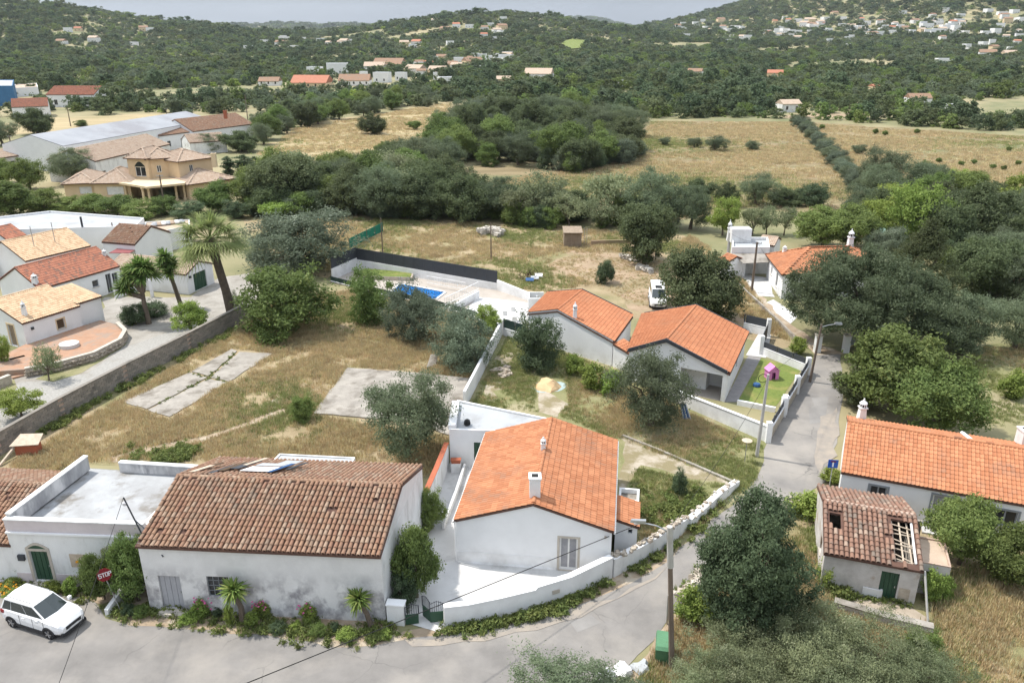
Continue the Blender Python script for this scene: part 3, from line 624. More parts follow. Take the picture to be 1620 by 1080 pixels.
def tile_variants(style):
    vs = []
    if style == 'canal':
        for k in range(8):
            r = random.Random(k); v = []; f = []; n = 5
            rings = [(.0, .11, .05, 1), (.46, .088, .014, 1), (.0, .092, .045, .8)]
            for y, rad, zz, q in rings:
                for i in range(n+1): a = math.pi*i/n; v.append((rad*math.cos(a)+r.uniform(-.003, .003), y, rad*math.sin(a)*.9+zz))
            m = n+1
            for i in range(n): f.append((i, m+i, m+i+1, i+1)); f.append((2*m+i, i, i+1, 2*m+i+1))
            vs.append((v, f, (k+.5)/8))
    else:
        prof = [(-.5, .30), (-.36, .02), (.02, 0), (.16, .6), (.33, .95), (.5, .30)]
        if style == 'flat': prof = [(-.5, .55), (-.44, .1), (-.2, 0), (.2, 0), (.36, .1), (.5, .9)]
        w, hh, le = (.245, .055, .40) if style == 'lusa' else (.33, .06, .42)
        for k in range(7):
            r = random.Random(k+40); v = []; f = []; jx = r.uniform(-.004, .004)
            for y, z0 in ((0, .035), (le, .004)):
                for x, z in prof: v.append((x*w+jx, y, z*hh+z0))
            for x, z in prof: v.append((x*w+jx, .004, z*hh+.035-.03))
            m = len(prof)
            for i in range(m-1): f.append((i, i+1, m+i+1, m+i)); f.append((2*m+i, 2*m+i+1, i+1, i))
            vs.append((v, f, (k+.5)/7))
    return vs
TV = {k: tile_variants(k) for k in ('canal', 'lusa', 'flat')}
TW = {'canal': (.26, .36), 'lusa': (.24, .365), 'flat': (.325, .385)}
def roof_slope(parent, e0, e1, r1, r0, style, m, limit=0, over=.12, gap=None, name='roof_slope', slab=True, under='tile_shadow', clip=None, seed=0, th=.13, side=.1, drop=.02):
    e0, e1, r1, r0 = map(Vector, (e0, e1, r1, r0)); ex = (e1-e0).normalized()
    e0 = e0 - (r0-e0).normalized()*over; e1 = e1 - (r1-e1).normalized()*over
    e0 -= ex*side; r0 -= ex*side; e1 += ex*side; r1 += ex*side
    mb = MB(); dn = Vector((0, 0, -th))
    holes = gap or []
    dz = Vector((0, 0, -drop))
    if not holes: mb.hexa([e0+dn+dz, e1+dn+dz, r1+dn+dz, r0+dn+dz], [e0+dz, e1+dz, r1+dz, r0+dz])
    else:
        us = sorted({0, 1} | {x for h in holes for x in (h[0], h[2])}); ws = sorted({0, 1} | {x for h in holes for x in (h[1], h[3])})
        B = lambda u, w_: lerp(lerp(e0, e1, u), lerp(r0, r1, u), w_)
        for a, b in zip(us, us[1:]):
            for c, d in zip(ws, ws[1:]):
                if any(h[0] <= a and b <= h[2] and h[1] <= c and d <= h[3] for h in holes): continue
                q = [B(a, c), B(b, c), B(b, d), B(a, d)]; mb.hexa([p+dn for p in q], q)
    o = mb.build(name, under, parent)
    tw, te = TW[style]; rnd = random.Random(seed+int(abs(e0.x)*7)); nv = len(TV[style]); items = []
    LE = (e1-e0).length; nc = max(1, round(LE/tw)); slope = ((r0-e0).length+(r1-e1).length)/2; nr = max(1, round(slope/te)); up = Vector((0, 0, 1))
    for i in range(nc):
        for j in range(nr):
            u = (i+.5)/nc; w_ = j/nr
            if clip and not clip(u, w_+.4/nr): continue
            if any(h[0] < u < h[2] and h[1] < w_+.5/nr < h[3] for h in holes): continue
            if any(h[0]-.035 < u < h[2]+.035 and h[1]-.07 < w_+.5/nr < h[3]+.07 for h in holes) and rnd.random() < .45: continue
            if style == 'canal' and rnd.random() < (.006 if w_ < .85 else .06): continue
            e = lerp(e0, e1, u); r = lerp(r0, r1, u); Y = (r-e).normalized(); X = lerp(ex, (r1-r0).normalized() if (r1-r0).length > .1 else ex, w_); Z = X.cross(Y).normalized()
            p = lerp(e, r, w_) + Z*.004
            if style == 'canal': p += X*rnd.gauss(0, .009) + Y*rnd.gauss(0, .012); Y = (Y + X*rnd.gauss(0, .015)).normalized()
            s = (r-e).length/slope; items.append((rnd.randrange(nv), p, X*(LE/nc/tw), Y*s, Z))
    pieces(o, 'tile', TV[style], items, m, limit, 'roof_tiles'); return o
def ridge(parent, a, b, m, r=.12, name='ridge_cap'):
    a, b = Vector(a), Vector(b); n = max(1, int((b-a).length/.45)); mb = MB(); rnd = random.Random(int(abs(a.x)*10)); d = (b-a).normalized(); s = Vector((-d.y, d.x, 0)).normalized()
    for k in range(n):
        p, q = lerp(a, b, k/n), lerp(a, b, (k+1.06)/n); mb.tone = rnd.random(); R0, R1 = r*1.08, r*.92
        r0 = [p + s*R0*math.cos(x) + Vector((0, 0, R0*math.sin(x)*.9)) for x in np.linspace(0, math.pi, 6)]; r1 = [q + s*R1*math.cos(x) + Vector((0, 0, R1*math.sin(x)*.9)) for x in np.linspace(0, math.pi, 6)]
        for i in range(5): mb.face([r0[i], r0[i+1], r1[i+1], r1[i]])
        mb.face(r0); mb.face(list(reversed(r1)))
    return mb.build(name, m, parent)
def gable_house(t, FL, FR, BR, BL, ze, zr, axis, wallm, style, tm, limit=0, ops={}, r=.5, over=.12, R0=None, R1=None, zeb=None, base=0.0, side=.08, gapf=None, ridgem=None, under='tile_shadow'):
    FL, FR, BR, BL = [Vector((p[0], p[1], 0)) for p in (FL, FR, BR, BL)]; zl, zrr = (ze, ze) if not isinstance(ze, tuple) else ze
    z = lambda p, h: Vector((p.x, p.y, h)); mb = MB(); ws = {'front': Wall(FL, FR), 'right': Wall(FR, BR), 'back': Wall(BR, BL), 'left': Wall(BL, FL)}
    if axis == 'depth':
        A = Vector(R0) if R0 is not None else z(lerp(FL, FR, r), zr); B = Vector(R1) if R1 is not None else z(lerp(BL, BR, r), zr); m = min(zl, zrr)
        for k, pk, w in (('front', A, ws['front']), ('back', B, ws['back'])):
            tt = (Vector((pk.x, pk.y, 0))-w.p0).dot(w.d); a, b = (zl, zrr) if k == 'front' else (zrr, zl)
            w.face(mb, base, m, ops.get(k, ()), top=[(0, a), (tt, pk.z-.03), (w.L, b)])
        ws['right'].face(mb, base, zrr, ops.get('right', ())); ws['left'].face(mb, base, zl, ops.get('left', ()))
        w_ = mb.build('wall', wallm, t)
        s1 = roof_slope(t, z(BL, zl), z(FL, zl), A, B, style, tm, limit, over, seed=1, under=under, drop=.16 if R0 is not None else .02); s2 = roof_slope(t, z(FR, zrr), z(BR, zrr), B, A, style, tm, limit, over, seed=2, under=under, drop=.16 if R0 is not None else .02)
    else:
        A = Vector(R0) if R0 is not None else z(lerp(FL, BL, r), zr); B = Vector(R1) if R1 is not None else z(lerp(FR, BR, r), zr); zb = zrr if zeb is None else zeb; m = min(zl, zb)
        ws['front'].face(mb, base, zl, ops.get('front', ())); ws['back'].face(mb, base, zb, ops.get('back', ()))
        for k, pk in (('right', B), ('left', A)):
            w = ws[k]; tt = (Vector((pk.x, pk.y, 0))-w.p0).dot(w.d); a, b = (zl, zb) if k == 'right' else (zb, zl)
            w.face(mb, base, m, ops.get(k, ()), top=[(0, a), (tt, pk.z-.03), (w.L, b)])
        w_ = mb.build('wall', wallm, t)
        roof_slope(t, z(FL, zl), z(FR, zl), B, A, style, tm, limit, over, gap=gapf, seed=3, under=under, side=side); roof_slope(t, z(BR, zb), z(BL, zb), A, B, style, tm, limit, over, seed=4, under=under, side=side)
    ridge(t, A, B, ridgem or tm); return ws
def hip_house(t, FL, FR, BR, BL, ze, A, B, wallm, style, tm, ops={}, over=.25):
    FL, FR, BR, BL = [Vector((p[0], p[1], ze)) for p in (FL, FR, BR, BL)]; A, B = Vector(A), Vector(B); mb = MB()
    ws = {'front': Wall(FL, FR), 'right': Wall(FR, BR), 'back': Wall(BR, BL), 'left': Wall(BL, FL)}
    for k, w in ws.items(): w.face(mb, 0, ze, ops.get(k, ()))
    mb.build('wall', wallm, t)
    c = (FL+FR+BR+BL)/4; ex = lambda p: p + (p-c).normalized()*over*1.4 - Vector((0, 0, .08)); FL, FR, BR, BL = ex(FL), ex(FR), ex(BR), ex(BL)
    for e0, e1, r1, r0 in ((FL, FR, B, A), (FR, BR, B, B), (BR, BL, A, B), (BL, FL, A, A)):
        mb = MB(); q = [e0, e1, r1, r0] if (r1-r0).length > .1 else [e0, e1, r1]; dn = Vector((0, 0, -.14)); mb.hexa([p+dn for p in q], q); o = mb.build('roof_slope', 'tile_shadow', t)
        tw, te = TW[style]; X = (e1-e0).normalized(); mid = (r0+r1)/2; Y = (mid-e0) - X*(mid-e0).dot(X); hh = Y.length; Y.normalize(); Z = X.cross(Y); LE = (e1-e0).length
        a0 = (r0-e0).dot(X); a1 = (r1-e0).dot(X); items = []; rnd = random.Random(3)
        for j in range(int(hh/te)+1):
            y = j*te; k = min(1, y/hh); lo, hi = a0*k, lerp(LE, a1, k)
            for i in range(int(LE/tw)+1):
                x = (i+.5)*tw
                if lo-.05 < x < hi+.05 and y < hh-.1: items.append((rnd.randrange(len(TV[style])), e0+X*x+Y*y+Z*.004, X, Y, Z))
        pieces(o, 'tile', TV[style], items, tm, 0, 'roof_tiles')
    for p, q in ((FL, A), (FR, B), (BR, B), (BL, A), (A, B)): ridge(t, p, q, tm, .13, 'hip_cap')
    return ws
def flat_house(t, pts, h, wallm, roofm, par=.35, parw=.2, ops={}, parm=None):
    pts = [Vector((p[0], p[1], 0)) for p in pts]; mb = MB(); n = len(pts); ws = [Wall(pts[i], pts[(i+1) % n]) for i in range(n)]
    for i, w in enumerate(ws): w.face(mb, 0, h, ops.get(i, ()))
    mb.build('wall', wallm, t); mb = MB(); mb.face([(p.x, p.y, h-.02) for p in pts]); mb.build('roof', roofm, t)
    if par:
        mb = MB()
        for w in ws: mb.hexa([w.pt(0, 0, h), w.pt(w.L, 0, h), w.pt(w.L-parw*.98, parw, h), w.pt(parw*.98, parw, h)], [w.pt(0, 0, h+par), w.pt(w.L, 0, h+par), w.pt(w.L-parw*.98, parw, h+par), w.pt(parw*.98, parw, h+par)])
        mb.build('parapet', parm or wallm, t)
    return ws
def chimney(parent, p, h, w=.45, m='plaster', cap='box', z0=None):
    x, y, z = p; mb = MB(); k = w/2
    if cap == 'box':
        mb.box(x-k, y-k, z-.3, x+k, y+k, z+h); mb.box(x-k-.05, y-k-.05, z+h+.003, x+k+.05, y+k+.05, z+h+.10)
        o = mb.build('chimney', m, parent)
    else:                                       # Algarve chimney: slim stack, pierced lantern, little pointed cap
        k2 = k*.72; mb.hexa([(x-k, y-k, z-.3), (x+k, y-k, z-.3), (x+k, y+k, z-.3), (x-k, y+k, z-.3)], [(x-k2, y-k2, z+h*.55), (x+k2, y-k2, z+h*.55), (x+k2, y+k2, z+h*.55), (x-k2, y+k2, z+h*.55)])
        mb.box(x-k, y-k, z+h*.55, x+k, y+k, z+h*.60)
        for a in range(8): b = a*math.pi/4; mb.tube([(x+k*.8*math.cos(b), y+k*.8*math.sin(b), z+h*.6), (x+k*.8*math.cos(b), y+k*.8*math.sin(b), z+h*.78)], .035, 4)
        mb.lathe((x, y, z), [(k*1.05, h*.78), (k*.9, h*.83), (k*.35, h*.93), (.05, h*.97), (.06, h*1.02), (.01, h*1.06)], 10); o = mb.build('chimney', m, parent)
    mb = MB(); mb.box(x-k*.5, y-k*.5, z+h*.6, x+k*.5, y+k*.5, z+h*.74) if cap != 'box' else mb.box(x-k*.6, y-k*.6, z+h+.101, x+k*.6, y+k*.6, z+h+.115)
    mb.build('flue', 'dark', o); return o
def wall_run(name, label, pts, h, th, m, cap=None, cat='wall', capw=.04, caph=.05, z0=0.0, world=True):
    pts = [Vector((p[0], p[1], 0)) for p in pts] if world else [P(*p) for p in pts]; hs = h if isinstance(h, (list, tuple)) else [h]*len(pts)
    t = thing(name, label, cat, pts[0]); mb = MB(); cp = MB(); sec = []
    for i, p in enumerate(pts):
        d = (pts[min(i+1, len(pts)-1)]-pts[max(i-1, 0)]).normalized(); n = Vector((-d.y, d.x, 0)); k = th/2
        sec.append((p-n*k, p+n*k, p-n*(k+capw), p+n*(k+capw), hs[i]))
    up = lambda v, z: (v.x, v.y, z)
    for tgt, a, b, lo, hi in ((mb, 0, 1, lambda q: z0-.05, lambda q: q[4]), (cp, 2, 3, lambda q: q[4]+.002, lambda q: q[4]+caph)):
        for s, q in zip(sec, sec[1:]):
            tgt.face([up(s[a], lo(s)), up(q[a], lo(q)), up(q[a], hi(q)), up(s[a], hi(s))]); tgt.face([up(q[b], lo(q)), up(s[b], lo(s)), up(s[b], hi(s)), up(q[b], hi(q))]); tgt.face([up(s[a], hi(s)), up(q[a], hi(q)), up(q[b], hi(q)), up(s[b], hi(s))])
        for s, f in ((sec[0], 1), (sec[-1], 0)): ff = [up(s[a], lo(s)), up(s[a], hi(s)), up(s[b], hi(s)), up(s[b], lo(s))]; tgt.face(ff if f else ff[::-1])
    mb.build('wall', m, t)
    if cap: cp.build('coping', cap, t)
    return t
def pip(parent, name, m, *boxes):               # small helper: boxes -> one part
    mb = MB()
    for b in boxes: mb.box(*b)
    return mb.build(name, m, parent)
# ------------------------------------------------------------------ the houses round the lane
# white house with the orange roof, centre
t = thing('village_house', 'white house with bright orange gable roof and box chimney in the centre of the picture', 'house', (-3.2, 39.0, 0))
FL, FR, BR, BL = (-3.22, 38.95), (5.62, 37.85), (7.12, 48.4), (-1.74, 49.5)
o1 = (5.98, .12, 7.02, 2.25)
ws = gable_house(t, FL, FR, BR, BL, 3.0, 4.42, 'depth', 'plaster_clean', 'lusa', 'tile_new', 300, {'front': [o1]})
window(t, ws['front'], o1, 'white_frame', 'curtain', 2, 1, .09, surround='trim_stone', sill='trim_stone')
mb = MB(); ws['front'].bar(mb, 0, .78, 5.8, .84, -.03, .01); mb.build('plinth_band', 'plaster_clean', t)
mb = MB(); ws['front'].bar(mb, .0, .0, 5.8, .12, -.06, .01); ws['front'].bar(mb, 7.2, .0, ws['front'].L, .12, -.06, .01); mb.build('plinth', 'plaster_clean', t)
chimney(t, (1.30, 39.3, 4.4), 1.15, .62, 'plaster_clean'); chimney(t, (1.98, 44.6, 4.3), .95, .36, 'plaster', 'algarve')
mb = MB(); mb.tube([Vector((FL[0]-.06, FL[1]-.06, 0)), Vector((FL[0]-.06, FL[1]-.06, 2.9))], .05, 6); mb.build('downpipe', 'plaster_clean', t)
for s, (a, b) in enumerate(((BL, FL), (FR, BR))):
    w = Wall(a, b); mb = MB(); w.bar(mb, -.1, 2.80, w.L+.1, 2.9, -.2, -.1); mb.build('gutter', 'white_frame', t)
pip(t, 'meter_box', 'trim_stone', (5.2, 37.82, 2.45, 5.32, 37.9, 2.6))
# lean-to on its right side
t = thing('lean_to', 'small white lean-to with orange tiled roof against the central house', 'outbuilding', (6.3, 39.9, 0))
q = [P(974, 868), P(1004, 862)]; a = Vector((6.05, 39.6)); w = Wall((6.08, 39.75), (7.35, 39.55)); BRl = (7.75, 42.0); BLl = (6.42, 42.2)
mb = MB(); f, r_, b_, l_ = Wall((6.08, 39.75), (7.35, 39.55)), Wall((7.35, 39.55), BRl), Wall(BRl, BLl), Wall(BLl, (6.08, 39.75)); oo = (.75, 1.55, 1.0, 1.85)
f.face(mb, 0, 2.1, [oo], top=[(0, 2.45), (f.L, 2.1)]); r_.face(mb, 0, 2.1); b_.face(mb, 0, 2.1, top=[(0, 2.1), (b_.L, 2.45)]); l_.face(mb, 0, 2.45); mb.build('wall', 'plaster_clean', t)
window(t, f, oo, 'grey_frame', 'glass', 1, 1, .03, sill=None)
roof_slope(t, (7.35, 39.55, 2.12), (*BRl, 2.12), (*BLl, 2.5), (6.08, 39.75, 2.5), 'lusa', 'tile_new', 60, .12)
t = thing('water_tank_box', 'open-topped white masonry box behind the lean-to', 'tank', (6.7, 42.4, 0))
flat_house(t, [(6.6, 42.5), (7.85, 42.35), (8.1, 43.8), (6.85, 44.0)], 1.7, 'plaster', 'concrete', .3, .14)
# flat annex behind
t = thing('flat_annex', 'flat grey-roofed white annex behind the central house', 'outbuilding', (-4.4, 49.9, 0))
pts = [(-4.42, 50.0), (2.2, 49.55), (3.6, 51.3), (-4.15, 54.85)]; oa = (1.72, 0, 2.5, 2.05)
ws = flat_house(t, pts, 2.9, 'plaster_clean', 'annex_roof', .12, .15, {0: [oa]}); door(t, ws[0], oa, 'door_green', 3)
pip(t, 'chimney_block', 'plaster_clean', (-4.5, 50.2, 2.91, -3.95, 54.2, 3.25)); mb = MB(); mb.lathe((-3.2, 50.9, 2.95), [(.22, 0), (.25, .06), (.2, .3), (.12, .38)]); mb.build('roof_vent', 'dark', t)
wall_run('passage_wall', 'white passage wall with tiled coping between barn and annex', [(-5.42, 42.5), (-5.0, 46.2), (-4.62, 49.9)], [2.35, 2.15, 2.0], .25, 'plaster', 'terracotta', capw=.05)
wall_run('planter_wall', 'low white planter wall along the narrow passage', [(-4.3, 42.2), (-3.75, 46.0), (-3.35, 49.6)], .5, .15, 'plaster_clean')
t = thing('terracotta_pot', 'red terracotta trough on the ledge below the annex wall', 'planter', (-3.95, 49.3, .9)); mb = MB(); mb.hexa([(-4.25, 49.15, .75), (-3.65, 49.15, .75), (-3.65, 49.45, .75), (-4.25, 49.45, .75)], [(-4.32, 49.1, 1.05), (-3.58, 49.1, 1.05), (-3.58, 49.5, 1.05), (-4.32, 49.5, 1.05)]); mb.build('pot', 'terracotta', t); pip(t, 'pedestal', 'plaster_clean', (-4.3, 49.1, 0, -3.6, 49.5, .748))
# front garden wall, gate
B = [P(703, 992), P(740, 987), P(790, 976), P(845, 962), P(848, 961.2), P(900, 945), P(965, 912)]
wall_run('garden_wall', 'curved white garden wall in front of the central house', B, [1.35, 1.32, 1.3, 1.28, 1.42, 1.42, 1.38], .34, 'plaster_clean', 'plaster_clean', capw=.02, caph=.07)
t = thing('letter_plate', 'small grey plate set in the curved white garden wall', 'plate', P(876, 948)); w = Wall(P(862, 957), P(892, 948)); mb = MB(); w.bar(mb, .35, .75, .78, .98, -.22, -.165); mb.build('plate', 'trim_stone', t)
t = thing('gate_pillar', 'white gate pillar beside the old barn corner', 'pillar', P(612, 990)); a, b = P(613, 988), P(640, 990); mb = MB(); mb.obox(a, b, .45, 0, 1.25); mb.build('pillar', 'plaster', t); mb = MB(); mb.obox(a+Vector((-.04, -.04, 0)), b+Vector((.04, -.04, 0)), .53, 1.252, 1.32); mb.build('cap', 'plaster_clean', t)
def gate_leaf(label, a, b, h):
    t = thing('gate_leaf', label, 'gate', a, 'green courtyard gate leaves'); mb = MB(); mb.obox(a, b, .04, .08, h*.52); mb.build('panel', 'door_green', t)
    d = (b-a); L_ = d.length
    for k in range(7):
        p = lerp(a, b, k/6); z1 = h*(.9+.12*math.sin(k/6*3.14)); mb = MB(); mb.tube([p+Vector((0, .02, h*.5)), p+Vector((0, .02, z1))], .014 if 0 < k < 6 else .03, 5); mb.build('bar', 'anthracite', t)
    mb = MB(); mb.tube([a+Vector((0, .02, h*.88)), lerp(a, b, .5)+Vector((0, .02, h*.99)), b+Vector((0, .02, h*.88))], .018, 5); mb.build('rail', 'anthracite', t)
gate_leaf('narrow green gate leaf next to the white pillar', P(642, 990), P(663, 987), 1.35); gate_leaf('green gate leaf standing open into the courtyard', P(669, 975), P(681, 985), 1.5); gate_leaf('green gate leaf closed against the curved garden wall', P(681, 986), P(702, 984), 1.4)
# rubble-topped wall along the lane
B = [P(967, 911), P(1010, 888), P(1052, 862), P(1085, 836)]
tw_ = wall_run('lane_wall', 'old white wall with rubble top beside the lane', B, [1.25, 1.15, 1.1, .9], .4, 'plaster')
def rubble(parent, path, n, size, z, seed, spread=.2, name='stone', m='stone', zs=None):
    r = random.Random(seed); vs = []
    for k in range(6):
        rr = random.Random(k+seed); v = [(x*rr.uniform(.7, 1.15), y*rr.uniform(.7, 1.15), zz*rr.uniform(.7, 1.1)) for x in (-.5, .5) for y in (-.5, .5) for zz in (-.35, .35)]
        v += [(0, 0, .5*rr.uniform(.8, 1.2)), (.62, 0, 0), (-.62, 0, 0)]
        f = [(0, 2, 3, 1), (4, 5, 8, 8), (5, 7, 8, 8), (7, 6, 8, 8), (6, 4, 8, 8), (0, 1, 5, 4), (2, 6, 7, 3), (0, 4, 10, 10), (4, 6, 10, 10), (6, 2, 10, 10), (2, 0, 10, 10), (1, 3, 9, 9), (3, 7, 9, 9), (7, 5, 9, 9), (5, 1, 9, 9)]
        vs.append((v, [tuple(dict.fromkeys(q)) for q in f], rr.random()))
    # triangles only differ in length, so split into tris for a uniform array
    vs = [(v, [tri for q in f for tri in ([(q[0], q[1], q[2]), (q[0], q[2], q[3])] if len(q) == 4 else [q])], t_) for v, f, t_ in vs]
    items = []; Ls = [0]
    for a, b in zip(path, path[1:]): Ls.append(Ls[-1]+(b-a).length)
    for k in range(n):
        s = Ls[-1]*(k+r.random())/n; i = max(j for j in range(len(path)-1) if Ls[j] <= s); p = lerp(path[i], path[i+1], (s-Ls[i])/(Ls[i+1]-Ls[i])); h = z if not isinstance(z, (list, tuple)) else lerp(z[i], z[i+1], (s-Ls[i])/(Ls[i+1]-Ls[i]))
        a = r.uniform(0, 6.28); q = size*r.uniform(.6, 1.4); p = p + Vector((r.gauss(0, spread), r.gauss(0, spread), h + q*.2))
        X = Vector((math.cos(a), math.sin(a), r.uniform(-.15, .15)))*q; Y = Vector((-math.sin(a), math.cos(a), r.uniform(-.15, .15)))*q*.8; items.append((r.randrange(6), p, X, Y, Vector((0, 0, 1))*q*.75))
    pieces(parent, name, vs, items, m, 200)
rubble(tw_, B, 46, .27, [1.25, 1.15, 1.1, .9], 3, .12)
def stone_wall(label, px, n, size, layers, seed, m='stone'):
    path = [P(*p) for p in px]; t = thing('dry_stone_wall', label, 'wall', path[0])
    for L_ in range(layers): rubble(t, path, n, size, size*.45*L_, seed+L_, size*.35, m=m)
    return t
stone_wall('tumbled pale stone wall on the far side of the lane beside the dark leafy tree', [(1120, 912), (1098, 930), (1080, 950)], 26, .4, 3, 5)
tw2 = wall_run('plot_wall', 'crumbling low white wall closing the plot above the lane', [P(1165, 768), P(1140, 790), P(1110, 815), P(1088, 838)], [.45, .75, .6, .85], .42, 'plaster')
rubble(tw2, [P(1165, 768), P(1140, 790), P(1110, 815), P(1090, 838)], 18, .24, [.45, .75, .6, .85], 9, .14)
stone_wall('low stone row by the lane below the blue sign', [(1262, 790), (1240, 806), (1225, 820)], 14, .4, 2, 12)
wall_run('plot_kerb', 'thin low white wall crossing the scrubby plot', [P(985, 690), P(1040, 712), P(1110, 742), P(1165, 766)], .16, .2, 'concrete')
# old barn
t = thing('old_barn', 'long whitewashed barn with brown barrel-tile roof and stained wall', 'barn', (-19.4, 34.7, 0))
FL, FR, BR, BL = Vector((-19.45, 34.75)), Vector((-6.66, 33.85)), Vector((-5.5, 42.55)), Vector((-18.3, 43.5))
od, ow = (.75, .25, 1.95, 2.35), (3.4, 1.15, 4.6, 2.45)
ws = gable_house(t, FL, FR, BR, BL, 4.35, 5.75, 'front', 'plaster_stained', 'canal', 'tile_old', 300, {'front': [od, ow]}, zeb=4.35, over=.2, side=.03)
d = door(t, ws['front'], od, 'door_grey', 4); window(t, ws['front'], ow, 'grey_frame', 'glass', 4, 4, .028, sill=None)
mb = MB(); ws['front'].bar(mb, od[0]-.1, 0, od[2]+.2, .24, -.5, .0); mb.build('step', 'trim_stone', t)
mb = MB(); ws['right'].bar(mb, .003, 0, ws['right'].L, 4.2, -.012, -.002); mb.build('gable_render', 'plaster', t)
# loose sheets and missing tiles on the back slope
for k, (px, py, m, a, b, z) in enumerate([(415, 742, 'plaster_clean', 1.9, .9, 5.55), (445, 740, 'blue_plastic', .25, 1.8, 5.62), (430, 735, 'annex_roof', 1.5, .5, 5.5), (390, 735, 'anthracite', .5, 1.7, 5.5), (370, 738, 'wood_dark', .35, 1.8, 5.5), (352, 742, 'anthracite', .3, 1.6, 5.55), (455, 733, 'annex_roof', 1.0, 1.2, 5.42), (335, 737, 'wood_dark', .25, 1.5, 5.5), (320, 741, 'wood_pale', .3, 1.4, 5.6), (405, 730, 'wood_pale', .25, 1.6, 5.42), (470, 737, 'anthracite', .2, 1.5, 5.5)]):
    p = P(px, py, z); s = thing('roof_sheet', ['white board lying on the back slope of the barn roof', 'blue plastic strip on the back slope of the barn roof', 'pale sheet on the barn roof beside the blue strip', 'dark felt strip on the broken barn roof', 'dark timber batten bared on the barn roof', 'black felt strip at the left of the broken barn roof', 'pale sheet at the far edge of the barn roof', 'bare dark batten at the left of the barn roof damage', 'pale plank leftmost on the damaged barn roof', 'pale plank among the dark strips on the barn roof', 'dark strip right of the blue plastic on the barn roof'][k], 'sheet', p); mb = MB(); dx = Vector((1, -.07, 0)); dy = Vector((.55, .82, -.17))
    q = [p-dx*a/2-dy*b/2, p+dx*a/2-dy*b/2, p+dx*a/2+dy*b/2, p-dx*a/2+dy*b/2]; mb.hexa(q, [v+Vector((0, 0, .03)) for v in q]); mb.build('sheet', m, s)
t = thing('back_shed', 'low shed with pale flat roof behind the barn', 'shed', (-15.6, 44, 0)); flat_house(t, [(-16.0, 43.7), (-10.6, 43.3), (-10.3, 46.0), (-15.4, 46.5)], 3.0, 'plaster', 'annex_roof', .05, .12)
# flat-roofed house with arched door
t = thing('flat_roofed_house', 'white flat-roofed house with arched green door behind the parked car', 'house', (-27.7, 36.85, 0))
pts = [(-27.75, 36.98), (-19.9, 36.5), (-18.9, 43.0), (-26.6, 43.9)]; o1, o2, o3 = (1.0, .3, 2.05, 2.55), (3.3, 1.35, 4.25, 2.3), (5.3, .9, 6.3, 2.4)
ws = flat_house(t, pts, 3.45, 'plaster', 'flat_roof', 0, 0, {0: [o1, o3]})
w = ws[0]; door(t, w, (1.0, .3, 2.05, 2.3), 'door_green', 4, 'trim_stone'); window(t, w, o3, 'white_frame', 'glass', 2, 2, .05, surround='trim_stone')
def arch(parent, w, a, b, z, rise, m, th=.16, fill=None):
    n = 8; pts = [(lerp(a, b, k/n), z + rise*math.sin(math.pi*k/n)) for k in range(n+1)]; mb = MB()
    for (x0, z0), (x1, z1) in zip(pts, pts[1:]):
        f = lambda x, zz, dd: w.pt(x, dd, zz)
        mb.hexa([f(x0, z0, -.05), f(x1, z1, -.05), f(x1, z1, .02), f(x0, z0, .02)], [f(x0, z0+th, -.05), f(x1, z1+th, -.05), f(x1, z1+th, .02), f(x0, z0+th, .02)])
    o = mb.build('arch', m, parent)
    if fill: mb = MB(); mb.face([w.pt(x, -.012, zz) for x, zz in [(a, z-.02)]+[(b, z-.02)]+pts[::-1][1:-1]]); mb.build('fanlight', fill, o)
arch(t, w, .85, 2.2, 2.36, .34, 'trim_stone', .15, 'door_green'); arch(t, w, 5.15, 6.45, 2.42, .28, 'trim_stone', .13)
mb = MB(); w.bar(mb, 3.3, 1.35, 4.2, 2.2, -.04, -.003); tp = mb.build('tile_panel', 'wood_pale', t); mb = MB(); mb.lathe(w.pt(3.75, -.045, 1.75), [(.02, -.05), (.14, -.02), (.14, .02), (.02, .05)], 8); mb.build('emblem', 'flower_orange', tp)
mb = MB(); w.bar(mb, 0, 3.44, w.L, 3.54, -.12, .1); mb.build('cornice', 'plaster_clean', t); mb = MB(); w.bar(mb, 2.25, 0, 7.85, .8, -.03, -.002); w.bar(mb, -.0, 0, .85, .8, -.03, -.002); mb.build('plinth', 'plaster_pink', t)
mb = MB(); w.bar(mb, .35, 1.7, .72, 2.05, -.14, -.003); mb.build('mailbox', 'anthracite', t); mb = MB(); w.bar(mb, .8, 0, 2.4, .14, -.55, -.031); w.bar(mb, .9, .141, 2.2, .28, -.35, -.031); mb.build('door_step', 'trim_stone', t)
for k, (i, h, m) in enumerate(((0, 4.25, 'plaster_pink'), (1, 4.05, 'plaster_pink'), (3, 4.45, 'parapet'))):
    w2 = ws[i]; mb = MB(); e = .26 if i in (1, 3) else 0; w2.bar(mb, e, 3.545, w2.L-(.0 if i == 3 else 0)-e, h, 0, .25); pz = mb.build('parapet', m, t); mb = MB(); w2.bar(mb, e-.02, h+.002, w2.L-e+.02, h+.07, -.04, .29); mb.build('coping', 'plaster', pz)
w2 = ws[2]; mb = MB(); w2.bar(mb, .0, 3.45, w2.L-2.2, 4.1, 0, .25); pz = mb.build('parapet', 'parapet', t); mb = MB(); w2.bar(mb, 0, 4.102, w2.L-2.2, 4.17, -.04, .29); mb.build('coping', 'plaster', pz)
